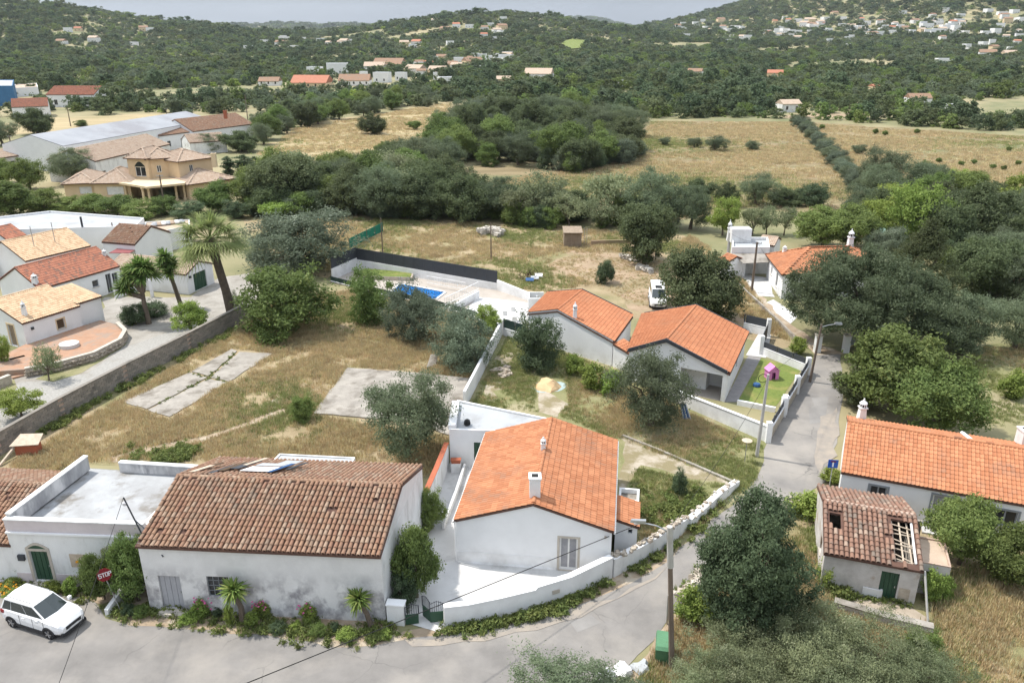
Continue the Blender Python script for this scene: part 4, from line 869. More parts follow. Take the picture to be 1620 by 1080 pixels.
# neighbouring old roof at the picture edge
t = thing('old_cottage', 'old cottage with brown tiled roof left of the flat-roofed house', 'house', (-34, 37, 0))
ow = (4.5, 1.1, 5.5, 1.7)
ws = gable_house(t, (-34.5, 37.6), (-27.78, 37.05), (-26.7, 44.4), (-33.3, 45.0), 2.7, 4.2, 'front', 'plaster', 'canal', 'tile_old', 200, {'front': [ow]}, zeb=2.7); window(t, ws['front'], ow, 'door_green', 'dark', 1, 1, .05)
# ruin
t = thing('ruined_cottage', 'ruined cottage with holes in its mossy brown roof', 'house', (17.3, 36.5, 0))
FL, FR = Vector((17.25, 36.7)), Vector((21.8, 35.15)); dv = Vector((.29, .957)); BL, BR = FL+dv*7.0, FR+dv*7.0
z3 = lambda p, h: Vector((p[0], p[1], h)); od = (2.95, 0, 3.85, 1.85)
fw_, rw_, bw_, lw_ = Wall(FL, FR), Wall(FR, BR), Wall(BR, BL), Wall(BL, FL); ze, zr = 2.45, 3.55; RL, RR = lerp(z3(FL, zr), z3(BL, zr), .5), lerp(z3(FR, zr), z3(BR, zr), .5); ol = (4.6, 1.0, 5.3, 1.9)
mb = MB(); fw_.face(mb, 0, ze, [od], .35); bw_.face(mb, 0, ze); rw_.face(mb, 0, ze, (), top=[(0, ze), (3.5, zr), (rw_.L, ze)]); lw_.face(mb, 0, ze, [ol], .35, top=[(0, ze), (3.5, zr), (lw_.L, ze)]); mb.build('wall', 'plaster_ruin', t)
mb = MB()                                        # inner faces, floor
for w in (fw_, bw_, rw_, lw_): w.bar(mb, .36, 0, w.L-.36, ze-.05, .36, .38)
mb.prism([FL+dv*.3, FR+dv*.3, BR-dv*.3, BL-dv*.3], .0, .05); mb.build('inner_wall', 'rock', t)
door(t, fw_, od, 'door_green', 4); window(t, lw_, ol, 'wood_old', 'dark', 1, 1, .05)
mb = MB(); fw_.bar(mb, 3.95, .1, 4.5, 1.0, -.012, -.002); mb.build('bare_masonry', 'stone', t)
g = [(.07, .50, .19, .78), (.72, .10, .93, .86)]
s = roof_slope(t, z3(FL, ze), z3(FR, ze), RR, RL, 'canal', 'tile_ruin', 300, .2, gap=g, seed=8, side=.1); roof_slope(t, z3(BR, ze), z3(BL, ze), RL, RR, 'canal', 'tile_ruin', 300, .2, seed=9, side=.1); ridge(t, RL, RR, 'mortar', .12)
Bf = lambda u, w_: lerp(lerp(z3(FL, ze), z3(FR, ze), u), lerp(RL, RR, u), w_)
for k in range(9): a, b = Bf(.70, .06+.092*k), Bf(.94, .03+.10*k-.05*(k % 3)); mb = MB(); mb.tube([a+Vector((0, 0, -.13)), b+Vector((0, 0, -.13-.05*(k % 4)))], .035, 5); mb.build('batten', 'wood_pale', t)
for k in range(3): a, b = Bf(.74+.09*k, -.02), Bf(.74+.08*k, 1.0); mb = MB(); mb.tube([a+Vector((0, 0, -.2)), b+Vector((0, 0, -.22))], .05, 6); mb.build('rafter', 'wood_pale', t)
mb = MB(); fr = Bf(.945, .05), Bf(.945, .9); mb.tube([p+Vector((0, 0, .03)) for p in fr], .06, 5); mb.build('verge_mortar', 'plaster', t)
# small annex of the ruin
t = thing('ruin_annex', 'small grey annex with reddish flat roof on the right of the ruin', 'outbuilding', (22, 36, 0))
A0 = Vector((22.15, 36.4)); ax, ay = Vector((.945, -.33)), Vector((.34, .94)); pts = [A0, A0+ax*1.75, A0+ax*1.75+ay*2.6, A0+ay*2.6]; ow = (.55, 1.15, 1.0, 1.5)
ws = flat_house(t, pts, 1.95, 'plaster_ruin', 'tile_pink', .08, .1, {0: [ow]}, 'mortar'); window(t, ws[0], ow, 'wood_old', 'dark', 1, 1, .04, sill=None)
t = thing('block_wall_stub', 'bare grey block wall between ruin and long house', 'wall', (24, 40, 0)); mb = MB(); mb.obox((23.0, 41.2), (24.6, 40.6), .2, 0, 1.7); mb.build('wall', 'concrete', t)
t = thing('leaning_pole', 'pale timber pole leaning from the ruin roof to the ground', 'pole', P(1468, 985)); mb = MB(); mb.tube([P(1468, 985), Vector((21.9, 35.0, 2.4))], .06, 7); mb.build('pole', 'pole_concrete', t)
t = thing('stone_trough', 'white masonry wash trough against the ruin wall', 'trough', P(1377, 945)); p = P(1378, 946); u = Vector((.945, -.33, 0)); n = Vector((.33, .945, 0)); mb = MB()
for a, b, c, d in ((-.5, 0, .5, .1), (-.5, .55, .5, .65), (-.5, .1, -.4, .55), (.4, .1, .5, .55)):
    mb.hexa([p+u*a+n*b, p+u*c+n*b, p+u*c+n*d, p+u*a+n*d], [v+Vector((0, 0, .62)) for v in (p+u*a+n*b, p+u*c+n*b, p+u*c+n*d, p+u*a+n*d)])
mb.build('trough', 'plaster', t); mb = MB(); mb.hexa([p+u*-.4+n*.1, p+u*.4+n*.1, p+u*.4+n*.55, p+u*-.4+n*.55], [v+Vector((0, 0, .3)) for v in (p+u*-.4+n*.1, p+u*.4+n*.1, p+u*.4+n*.55, p+u*-.4+n*.55)]); mb.build('basin', 'concrete', t)
wall_run('terrace_wall', 'crumbling retaining wall below the ruin terrace', [P(1318, 962), P(1395, 985), P(1474, 1004)], .55, .35, 'plaster_ruin', 'concrete', capw=.06)
# long house on the right
t = thing('long_house', 'long white house with orange tiled roof at the right edge by the lane', 'house', (21.2, 44.6, 0))
FL, FR = Vector((21.25, 44.75)), Vector((36.5, 38.6)); dv = Vector((.40, .917)); BL, BR = FL+dv*8.2, FR+dv*8.2
o1, o2, o3 = (1.75, 1.0, 2.75, 2.1), (5.35, .1, 6.75, 2.25), (8.7, .95, 10.0, 2.05)
ws = gable_house(t, FL, FR, BR, BL, 2.75, 4.35, 'front', 'plaster_clean', 'lusa', 'tile_new', 300, {'front': [o1, o2, o3]}, zeb=2.9, r=.52)
window(t, ws['front'], o1, 'grey_frame', 'glass', 2, 1, .08, surround='grey_frame'); window(t, ws['front'], o2, 'white_frame', 'curtain', 2, 2, .09, surround='grey_frame', sill=None); window(t, ws['front'], o3, 'grey_frame', 'glass', 2, 1, .08, surround='grey_frame')
mb = MB(); ws['front'].bar(mb, 5.0, 0, 8.6, .12, -1.1, -.02); mb.build('door_step', 'paving_white', t)
p = lerp(Vector((*BL, 3.0)), Vector((*FL, 4.2)), .12); chimney(t, (BL.x+.55, BL.y-.9, 3.2), 1.5, .55, 'plaster', 'algarve')
chimney(t, (34.2, 47.2, 3.7), .7, .8, 'plaster')
a = lerp(BL, BR, .45); c_ = lerp(FL, BL, .52)+ (FR-FL)*.45; mb = MB(); mb.tube([Vector((*a, 3.0)), Vector((*c_, 4.35))], .14, 6); mb.build('firewall_ridge', 'plaster', t)
# modern house: right volume
t = thing('modern_house', 'modern white house with orange gable roof, dark eaves and open porch beside the lawn', 'house', (17.9, 60.7, 0))
FL, FR, BR, BL = (10.3, 65.0), (17.9, 60.75), (22.05, 70.2), (13.0, 74.3); pk = (4.75, 0.0, 8.35, 2.35)
A, Bk = Vector((13.2, 63.38, 4.7)), Vector((17.55, 72.25, 4.7)); ow = (5.0, .9, 6.0, 2.1)
ws = gable_house(t, FL, FR, BR, BL, (3.15, 2.85), 4.7, 'depth', 'plaster_clean', 'flat', 'tile_modern', 150, {'front': [pk], 'right': [ow]}, R0=A, R1=Bk, over=.25)
w = ws['front']; mb = MB(); w.bar(mb, 4.0, 0, 6.5, 2.5, 1.6, 1.7); w.bar(mb, 6.5, 0, 6.6, 2.5, 1.6, 2.9); w.bar(mb, 6.6, 0, 8.45, 2.5, 2.8, 2.9); w.bar(mb, 4.0, 0, 4.1, 2.5, .2, 2.8); mb.build('porch_wall', 'plaster_clean', t)
mb = MB(); w.bar(mb, 4.0, .01, 8.5, .03, .0, 3.2); mb.build('porch_floor', 'deck', t); mb = MB(); w.bar(mb, 4.0, 2.36, 8.4, 2.45, .05, 3.2); mb.build('porch_ceiling', 'plaster_clean', t)
window(t, ws['right'], ow, 'anthracite', 'glass', 1, 1, .06, sill=None)
for a, b in ((Vector((*FL, 3.15)), A), (A, Vector((*FR, 2.85))), (Vector((*BL, 3.15)), Bk), (Bk, Vector((*BR, 2.85)))):
    d = Vector((-.49, -.87, 0))*(.13 if a.y < 68 and b.y < 68 else -.13); mb = MB(); q = [a+d, b+d, b+d*2, a+d*2]; mb.hexa([v+Vector((0, 0, -.22)) for v in q], [v+Vector((0, 0, .1)) for v in q]); mb.build('fascia', 'anthracite', t)
# left volume
t = thing('modern_house_wing', 'higher white wing of the modern house with orange ribbed roof and slim chimney', 'house', (1.7, 75.2, 0))
FL, FR, BR, BL = (1.65, 75.1), (9.3, 68.5), (12.0, 75.6), (3.9, 81.6); A, Bk = Vector((4.4, 72.75, 4.15)), Vector((7.2, 78.9, 4.15))
ws = gable_house(t, FL, FR, BR, BL, (3.05, 2.6), 4.15, 'depth', 'plaster_clean', 'flat', 'tile_modern', 0, {}, R0=A, R1=Bk, over=.2)
chimney(t, (6.0, 71.7, 3.6), 1.55, .42, 'plaster_clean', 'algarve')
for a, b in ((Vector((*BL, 3.05)), Bk), (Bk, Vector((*BR, 2.6)))):
    d = Vector((.6, .8, 0))*.1; mb = MB(); q = [a+d, b+d, b+d*2, a+d*2]; mb.hexa([v+Vector((0, 0, -.2)) for v in q], [v+Vector((0, 0, .12)) for v in q]); mb.build('fascia', 'anthracite', t)
t = thing('porch_link', 'low orange-roofed link in front of the modern house wing', 'outbuilding', (9.4, 68, 0))
f = Wall((9.35, 68.4), (11.0, 66.6)); mb = MB(); f.face(mb, 0, 1.75, top=[(0, 2.2), (f.L, 1.75)]); mb.build('wall', 'plaster_clean', t); roof_slope(t, (11.0, 66.6, 1.8), (12.0, 67.6, 1.8), (10.35, 69.5, 2.3), (9.35, 68.4, 2.3), 'flat', 'tile_modern', 0, .1)
# plot walls of the modern house
def fence_wall(label, pts, h, hp, posts=True, wm='plaster_clean', pm='anthracite', n=None, th=.22):
    t = wall_run('fence_wall', label, pts, h, th, wm, 'plaster_clean', cat='fence', capw=.02, caph=.04)
    pts = [Vector((p[0], p[1], 0)) for p in pts]
    for a, b in zip(pts, pts[1:]):
        L_ = (b-a).length; k = max(1, round(L_/2.0))
        for i in range(k):
            p, q = lerp(a, b, (i+.06)/k), lerp(a, b, (i+.94)/k); mb = MB(); mb.obox(p, q, .05, h+.045, h+hp, -.025); mb.build('panel', pm, t)
        if posts:
            for i in range(k+1): p = lerp(a, b, i/k); mb = MB(); mb.box(p.x-.05, p.y-.05, h+.042, p.x+.05, p.y+.05, h+hp+.03); mb.build('post', pm, t)
    return t
A_, B_, C_, D_ = P(1214, 699), P(1278, 590), P(1204, 560), P(1078, 640)
t = fence_wall('stone-faced white wall with dark panels between lawn and lane', [A_, lerp(A_, B_, .33), lerp(A_, B_, .66), B_], .95, .55, True, 'stone')
for i in (0, .33, .36, .66, .97): p = lerp(A_, B_, i); mb = MB(); mb.box(p.x-.2, p.y-.2, 0, p.x+.2, p.y+.2, 1.7); mb.build('pillar', 'plaster_clean', t)
fence_wall('white wall with dark panels closing the far end of the lawn', [B_, C_], .75, .6)
wall_run('front_wall', 'plain white wall in front of the modern house porch', [P(1035, 622), D_, A_], [1.0, 1.1, 1.3], .22, 'plaster_clean', 'plaster_clean')
wall_run('lawn_kerb', 'low white wall at the near end of the lawn', [P(1166, 640), P(1226, 652)], .45, .22, 'plaster_clean')
fence_wall('white wall with dark panels behind the modern house entrance', [P(1176, 523), P(1214, 532)], .9, .9)
t = thing('entrance_gate', 'dark grey entrance gate between white pillars', 'gate', P(1208, 556)); mb = MB(); mb.obox(P(1203, 558), P(1213, 535), .06, .1, 1.6); mb.build('panel', 'anthracite', t)
for p in (P(1203, 560), P(1214, 532)): mb = MB(); mb.box(p.x-.2, p.y-.2, 0, p.x+.2, p.y+.2, 1.9); mb.build('pillar', 'plaster_clean', t)
# pool terrace
wall_run('plot_wall', 'long white boundary wall running from pool terrace to annex', [P(797, 522), P(770, 575), P(735, 645)], 1.5, .22, 'plaster_clean')
def screen(label, a, b, ha, hb, s=1.25, n=12):
    t = wall_run('screened_wall', label, [a, b], [ha, hb], .2, 'plaster_clean', cat='wall'); 
    for i in range(n): p, q = lerp(a, b, i/n), lerp(a, b, (i+.985)/n); mb = MB(); z0, z1 = lerp(ha, hb, i/n), lerp(ha, hb, (i+1)/n); d = (b-a).normalized(); nn = Vector((-d.y, d.x, 0))*.03; u = lambda v, z: Vector((v.x, v.y, z)); mb.hexa([u(p-nn, z0+.003), u(q-nn, z1+.003), u(q+nn, z1+.003), u(p+nn, z0+.003)], [u(p-nn, z0+s), u(q-nn, z1+s), u(q+nn, z1+s), u(p+nn, z0+s)]); mb.build('panel', 'anthracite', t)
A_, B_, C_ = P(526, 443), P(565, 425), P(787, 459)
screen('white wall with dark screen at the left end of the pool terrace', A_, B_, 1.5, 1.5, 1.4, 4); screen('long white wall with dark screen behind the pool', B_, C_, 1.3, .9, 1.5, 14)
wall_run('ramp_wall', 'bare white wall stepping down from the pool screen to the modern house', [C_, P(850, 480)], [1.3, .9], .2, 'plaster_clean')
t = fence_wall('dark green mesh fence in front of the pool terrace', [P(524, 446), P(610, 468), P(690, 485), P(750, 502), P(790, 524)], .15, .6, True, 'concrete', 'screen_green')
fence_wall('white wall with green screen left of the modern house wing', [P(797, 530), P(834, 542)], .8, 1.0, True, 'plaster_clean', 'screen_green')
pq = [P(620, 463), P(633, 450), P(703, 463), P(688, 474)]; t = thing('swimming_pool', 'rectangular blue swimming pool on the terrace', 'pool', pq[0])
mb = MB(); mb.face([(p.x, p.y, .022) for p in pq][::-1]); mb.build('basin', 'pool_tile', t); mb = MB(); c = sum(pq, Vector())/4
mb.face([(p.x, p.y, .05) for p in pq][::-1]) if False else None
for a, b in zip(pq, pq[1:]+pq[:1]): mb = MB(); mb.obox(a, b, .3, .0, .12, -.0); mb.build('coping', 'paving_white', t)
mb = MB(); mb.face([(p.x, p.y, .06) for p in pq][::-1]); mb.build('water', 'pool_water', t)
for px in (632, 636): p = P(px, 447); mb = MB(); mb.tube([p, p+Vector((0, 0, .8)), p+Vector((.1, -.5, .75)), p+Vector((.1, -.6, .1))], .025, 5); mb.build('ladder_rail', 'metal', t)
t = thing('turf_planter', 'raised turf bed with stone edge behind the pool', 'planter', P(600, 440)); q = [P(560, 442), P(575, 430), P(655, 437), P(652, 445)]; mb = MB(); mb.prism([(p.x, p.y) for p in q], 0, .5); mb.build('edge', 'stone', t); mb = MB(); mb.prism([(lerp(p, sum(q, Vector())/4, .06).x, lerp(p, sum(q, Vector())/4, .06).y) for p in q], .4, .53); mb.build('turf', 'lawn', t)
def balustrade(label, a, b, h0, h1):
    t = thing('balustrade', label, 'railing', a, 'white pool railings'); n = int((b-a).length/.28)
    for z in (.95, .12): mb = MB(); mb.tube([a+Vector((0, 0, h0+z)), b+Vector((0, 0, h1+z))], .045, 5); mb.build('rail', 'white_frame', t)
    for i in range(n+1): p = lerp(a, b, i/n); z = lerp(h0, h1, i/n); mb = MB(); mb.tube([p+Vector((0, 0, z+.1)), p+Vector((0, 0, z+.95))], .022, 4); mb.build('baluster', 'white_frame', t)
balustrade('white railing along the back of the pool deck', P(676, 452), P(737, 463), .3, .3); balustrade('white railing above the retaining wall at the pool end', P(704, 492), P(757, 470), .6, .9)
wall_run('retaining_wall', 'white retaining wall at the right end of the pool deck', [P(710, 494), P(757, 472)], [.6, .95], .25, 'plaster_clean')
def garden_seat(label, p, table=False):
    t = thing('garden_table' if table else 'garden_chair', label, 'table' if table else 'chair', p, None if table else 'white terrace chairs'); s = .5 if table else .24
    mb = MB(); mb.box(p.x-s, p.y-s*.8, .70 if table else .42, p.x+s, p.y+s*.8, .74 if table else .46); mb.build('top' if table else 'seat', 'white_frame', t)
    for a in (-1, 1):
        for b in (-1, 1): mb = MB(); mb.tube([(p.x+a*s*.85, p.y+b*s*.65, 0), (p.x+a*s*.85, p.y+b*s*.65, .70 if table else .42)], .02, 4); mb.build('leg', 'white_frame', t)
    if not table: mb = MB(); mb.box(p.x-s, p.y+s*.7, .461, p.x+s, p.y+s*.8, .95); mb.build('backrest', 'white_frame', t)
garden_seat('white garden table on the terrace left of the modern house wing', P(812, 508), True)
for k, (px, py) in enumerate(((799, 506), (812, 500), (826, 507), (814, 516))): garden_seat(['white garden chair left of the terrace table', 'white garden chair behind the terrace table', 'white garden chair right of the terrace table', 'white garden chair in front of the terrace table'][k], P(px, py))
pip(thing('terrace_box', 'open white masonry box beside the modern house wing', 'box', P(852, 478)), 'wall', 'plaster_clean', *(lambda p: ((p.x-.9, p.y-1.2, 0, p.x+.9, p.y-1.05, 1.3), (p.x-.9, p.y+1.05, 0, p.x+.9, p.y+1.2, 1.3), (p.x-.9, p.y-1.05, 0, p.x-.75, p.y+1.05, 1.3)))(P(848, 484)))

# gateway at the lane end and kerb of the hip-roofed house
t = thing('lane_gateway', 'two pale gateposts with a grey gate at the lane end under the umbrella tree', 'gate', P(1292, 556))
for px in (1292, 1337): p = P(px, 557); mb = MB(); mb.box(p.x-.28, p.y-.28, 0, p.x+.28, p.y+.28, 1.75); pq_ = mb.build('gatepost', 'plaster', t); mb = MB(); mb.box(p.x-.34, p.y-.34, 1.752, p.x+.34, p.y+.34, 1.86); mb.build('cap', 'trim_stone', pq_)
p, q = P(1337, 553), P(1352, 545); mb = MB(); mb.obox(p, q, .06, .1, 1.5); mb.build('leaf', 'annex_roof', t)
wall_run('yard_kerb', 'long low pale wall beside the path of the hip-roofed house', [P(1160, 446), P(1200, 482), P(1235, 515), P(1264, 545)], .4, .22, 'concrete')
# ------------------------------------------------------------------ houses of the left garden
t = thing('garden_house', 'white bungalow with sand-coloured tiled roof above the stone terrace', 'house', (-47.4, 72.7, 0))
FL = Vector((-47.4, 72.5)); e = Vector((3.35, 6.4)).normalized(); nrm = Vector((-e.y, e.x)); FR = FL+e*6.0; BR = FR+nrm*9.2; BL = FL+nrm*9.2
o1, o2 = (3.35, 1.05, 4.15, 2.05), (9.2-2.6, .1, 9.2-1.6, 2.3)
ws = gable_house(t, FL, FR, BR, BL, 2.85, 4.4, 'front', 'plaster_clean', 'lusa', 'tile_sand', 0, {'front': [o1], 'left': [o2]}, zeb=2.85)
window(t, ws['front'], o1, 'wood_old', 'wood_dark', 1, 1, .06, surround='trim_cream'); door(t, ws['left'], o2, 'wood_old', 3, 'trim_cream'); p = ws['front'].pt(1.0, 1.0, 3.2); chimney(t, p, 1.4, .42, 'plaster', 'algarve')
mb = MB(); ws['front'].bar(mb, .7, 1.9, .95, 2.15, -.15, -.003); mb.build('wall_lamp', 'anthracite', t)
t = thing('garden_house_wing', 'small white wing with sand-coloured lean-to roof at the end of the bungalow', 'house', FR.to_3d())
A_ = FR + nrm*.25 + e*.02; q = [A_, A_+e*2.7, A_+e*2.7+nrm*4.6, A_+nrm*4.6]; mb = MB(); wl = [Wall(q[i], q[(i+1) % 4]) for i in range(4)]
wl[0].face(mb, 0, 3.0); wl[1].face(mb, 0, 3.0, top=[(0, 3.0), (wl[1].L, 3.7)]); wl[2].face(mb, 0, 3.7); wl[3].face(mb, 0, 3.0, top=[(0, 3.7), (wl[3].L, 3.0)]); mb.build('wall', 'plaster_clean', t)
roof_slope(t, q[0].to_3d()+Vector((0, 0, 3.03)), q[1].to_3d()+Vector((0, 0, 3.03)), q[2].to_3d()+Vector((0, 0, 3.75)), q[3].to_3d()+Vector((0, 0, 3.75)), 'lusa', 'tile_sand', 0, .12)
# stone terrace in front
pth = [P(42, 596), P(90, 587), P(150, 570), P(192, 548), P(200, 534), P(188, 522)]
t = wall_run('terrace_wall', 'curved natural stone wall of the tiled garden terrace', pth, [.85]*6, .35, 'stone', 'trim_stone', capw=.03)
rubble(t, [p+Vector((.1, -.17, 0)) for p in pth], 150, .28, .2, 31, .03); rubble(t, [p+Vector((.1, -.17, 0)) for p in pth], 150, .28, .5, 32, .03)
sh = [P(42, 594), P(90, 585), P(150, 568), P(190, 546), P(198, 534), P(186, 522), P(160, 515), P(45, 552), P(0, 575), P(-40, 600)]
mb = MB(); mb.prism([(p.x, p.y) for p in sh][::1], 0, .62); props(mb.build('terrace', 'terrace_tile'), kind='structure')
t = thing('garden_steps', 'short stone steps up to the tiled terrace', 'steps', P(30, 600))
for k in range(4): a, b = P(20-k*.5, 600-k*7), P(44-k*.5, 594-k*7); mb = MB(); mb.obox(a, b, .45, 0, .62-.155*(3-k) if k else .155, 0); mb.build('step', 'terrace_tile', t)
wall_run('terrace_wall', 'short stone wall left of the garden steps', [P(-30, 625), P(18, 606)], .8, .35, 'stone', 'trim_stone')
t = thing('garden_bench_ring', 'round white stone seat on the tiled terrace', 'seat', P(110, 548, .62)); mb = MB(); p = P(110, 548, .62); mb.lathe(p, [(.9, 0), (.9, .35), (.75, .36)], 14); mb.build('seat', 'paving_white', t)
# red-roofed house
t = thing('red_roof_house', 'white house with weathered red tiled roof and a dark double window', 'house', (-53, 84, 0))
FL, FR = P(62, 456, 3.0).xy, P(188, 420, 3.0).xy; d = (FR-FL).normalized(); n = Vector((-d.y, d.x)); BL, BR = FL+n*7.0, FR+n*7.0; w = Wall(FL, FR); k = w.L
oa, ob, oc = (k*.62, 1.3, k*.70, 2.1), (k*.80, .1, k*.87, 2.4), (k*.885, .95, k*.96, 2.3)
ws = gable_house(t, FL, FR, BR, BL, 3.0, 4.9, 'front', 'plaster_clean', 'lusa', 'tile_red', 0, {'front': [oa, ob, oc]})
for o in (oa, ob, oc): window(t, ws['front'], o, 'grey_frame', 'glass', 1 if o is oa else 2, 1, .07)
p = lerp(FL, BL, .12); chimney(t, (p.x+.1, p.y+.2, 3.3), 1.2, .6, 'plaster', 'algarve'); p = lerp(FR, BR, .25); chimney(t, (p.x-.3, p.y, 3.7), 1.1, .5, 'plaster', 'algarve')
mb = MB(); ws['front'].bar(mb, k*.72, 0, k*1.02, 1.0, -2.2, -2.05); ws['front'].bar(mb, k*1.02, 0, k*1.02+.15, 1.0, -2.2, 0); mb.build('balcony_wall', 'plaster_clean', t)
# tan roof, flat roof, little roofs behind
def px_gable(name, label, fl, fr, ze, dep, zr, wm, tm, style='lusa', ops=None, cat='house', depdir=None, limit=0):
    FL, FR = P(*fl, ze).xy, P(*fr, ze).xy; d = (FR-FL).normalized(); n = Vector((-d.y, d.x)) if depdir is None else Vector(depdir).normalized()
    t = thing(name, label, cat, FL.to_3d()); w = Wall(FL, FR); k = w.L; O = [(a*k, b, c*k, e_) for a, b, c, e_ in (ops or [])]
    ws = gable_house(t, FL, FR, FR+n*dep, FL+n*dep, ze, zr, 'front', wm, style, tm, limit, {'front': O})
    for o in O: window(t, ws['front'], o, 'grey_frame', 'glass', 2 if o[2]-o[0] > .8 else 1, 1, .06)
    return t, ws
t, ws = px_gable('tan_roof_house', 'white house with broad tan tiled roof behind the red-roofed house', (40, 412), (142, 388), 3.6, 8.5, 5.4, 'plaster_clean', 'tile_sand'); 
for k in (.3, .62): p = ws['front'].pt(ws['front'].L*k, 2.0, 4.0); a = MB(); a.tube([p, p+Vector((0, 0, 3.0))], .05, 6); a.build('antenna_mast', 'metal', t)
px_gable('sand_roof_house', 'white house with pale sand roof at the left picture edge', (-70, 425), (28, 400), 3.0, 8, 4.6, 'plaster_clean', 'tile_sand')
px_gable('small_red_roof_house', 'house with small red roof beyond the sand-coloured roof', (10, 378), (40, 371), 3.6, 5, 4.8, 'plaster_clean', 'tile_red')
t = thing('flat_warehouse', 'broad pale flat-roofed building behind the tan-roofed house', 'building', P(0, 375)); q = [P(0, 366, 3.6), P(215, 360, 3.6), P(228, 347, 3.6), P(80, 336, 3.6), P(-60, 352, 3.6)]; flat_house(t, [p.xy for p in q], 3.6, 'plaster_clean', 'annex_roof', .25, .2)
a = MB(); p = P(131, 362, 3.6); a.tube([p, p+Vector((0, 0, 1.7))], .14, 8); a.build('flue_pipe', 'anthracite', t)
t, ws = px_gable('brown_roof_house', 'narrow white house with ragged brown tiles and tall blank gable', (162, 382), (213, 386), 3.4, 7, 5.0, 'plaster_clean', 'tile_old', 'canal')
t = thing('red_sheet_shed', 'open shed with dark red sheet roof beside the garage', 'shed', P(195, 420)); q = [P(172, 400, 2.6), P(205, 400, 2.6), P(268, 366, 2.6), P(228, 370, 2.6)]; mb = MB(); mb.hexa([p+Vector((0, 0, -.06)) for p in q], q); mb.build('roof', 'red_sheet', t)
for a, b in ((0, .0), (.3, 0), (.6, 0), (1, 0)):
    p = lerp(q[1], q[2], a); mb = MB(); mb.tube([Vector((p.x, p.y, 0)), p-Vector((0, 0, .06))], .08, 6); mb.build('post', 'plaster', t)
t = thing('cluttered_shed', 'flat rubbish-strewn shed roof beyond the red sheet shed', 'shed', P(230, 385)); flat_house(t, [P(226, 372, 2.9).xy, P(300, 358, 2.9).xy, P(300, 348, 2.9).xy, P(230, 352, 2.9).xy], 2.9, 'plaster', 'tile_pink', .1, .15)
for k in range(7): p = P(245+k*7, 357-k*.8, 2.95); s = thing('roof_junk', 'grey bundle of junk lying on the cluttered shed roof', 'junk', p, 'junk on the shed roof'); mb = MB(); mb.lathe(p, [(.5, 0), (.6, .2), (.3, .45), (.05, .5)], 7); mb.build('bundle', ['annex_roof', 'tile_pink', 'plaster'][k % 3], s)
# garage
t = thing('garage', 'white garage with green door and mottled pinkish roof in the gravel yard', 'garage', P(299, 466))
FL = P(299, 466).xy; FR = P(336, 449).xy; d = (FR-FL).normalized(); n = Vector((-d.y, d.x)); FR = FL+d*5.0; BL, BR = FL+n*11, FR+n*11; od = (1.2, .02, 3.6, 2.15)
ws = gable_house(t, FL, FR, BR, BL, 2.55, 3.5, 'depth', 'plaster_clean', 'lusa', 'tile_pink', 0, {'front': [od]}); door(t, ws['front'], od, 'door_green', 6)
mb = MB(); ws['front'].bar(mb, .4, 1.9, .65, 2.15, -.2, -.003); mb.build('wall_lamp', 'anthracite', t)
for k in (3.5, 6.5): p = ws['left'].pt(11-k, -2.0, 0); mb = MB(); mb.box(p.x-.15, p.y-.15, 0, p.x+.15, p.y+.15, 2.2); mb.build('carport_post', 'plaster_clean', t)
# concrete block garden wall
PTS = [(-45, 744), (0, 720), (100, 661), (200, 606), (300, 554), (392, 504)]; wp = [P(*p) for p in PTS]
t = wall_run('block_garden_wall', 'long weathered grey block wall between the garden drive and the empty plot', wp, [1.75]*6, .16, 'mortar', 'block', capw=.09, caph=.07)
items = []; rnd = random.Random(2)
for a, b in zip(wp, wp[1:]):
    L_ = (b-a).length; X = (b-a)/L_; n = Vector((-X.y, X.x, 0)); nb = max(1, round(L_/.5))
    for row in range(8):
        for k in range(nb):
            if row % 2 and k == nb-1: continue
            items.append((rnd.randrange(4), a + X*((k+.5+(.5 if row % 2 else 0))*L_/nb) + Vector((0, 0, .02+row*.215)) - n*.10, X*(L_/nb/.5), n, Vector((0, 0, 1))))
bv = []
for k in range(4):
    v = [(x, y, z) for z in (0, .2) for x, y in ((-.24, -.02), (.24, -.02), (.24, .2), (-.24, .2))]; bv.append((v, [(0, 3, 2, 1), (4, 5, 6, 7), (0, 1, 5, 4), (1, 2, 6, 5), (2, 3, 7, 6), (3, 0, 4, 7)], k/4+.1))
pieces(t, 'block', bv, items, 'block', 300, 'far_blocks')
# ------------------------------------------------------------------ yellow villa and buildings beyond
def vil(px, py, z): return P(px, py, z)
t = thing('yellow_villa', 'yellow two-storey villa with arched window and pale tiled hip roofs', 'house', P(200, 315))
def hipbox(t, fl, fr, ze, dep, rise, ops, inset=.5, wm='plaster_yellow', tm='tile_pink', z0=0):
    FL, FR = P(*fl, ze).xy, P(*fr, ze).xy; d = (FR-FL).normalized(); n = Vector((-d.y, d.x)); L_ = (FR-FL).length; k = min(L_, dep)*inset
    if L_ > dep: A = FL+d*k+n*dep/2; B = FR-d*k+n*dep/2
    else: A = FL+d*L_/2+n*k; B = FL+d*L_/2+n*(dep-k)
    if L_ > dep: return hip_house(t, FL, FR, FR+n*dep, FL+n*dep, ze, (A.x, A.y, ze+rise), (B.x, B.y, ze+rise), wm, 'lusa', tm, {'front': ops}, .5)
    ws = hip_house(t, FR, FR+n*dep, FL+n*dep, FL, ze, (A.x, A.y, ze+rise), (B.x, B.y, ze+rise), wm, 'lusa', tm, {'left': ops}, .5); ws['front'] = ws['left']; return ws
def wins(t, w, L_): 
    for o in L_: window(t, w, o, 'white_frame', 'glass' if len(o) < 5 else o[4], 2, 1, .1, sill='trim_cream')
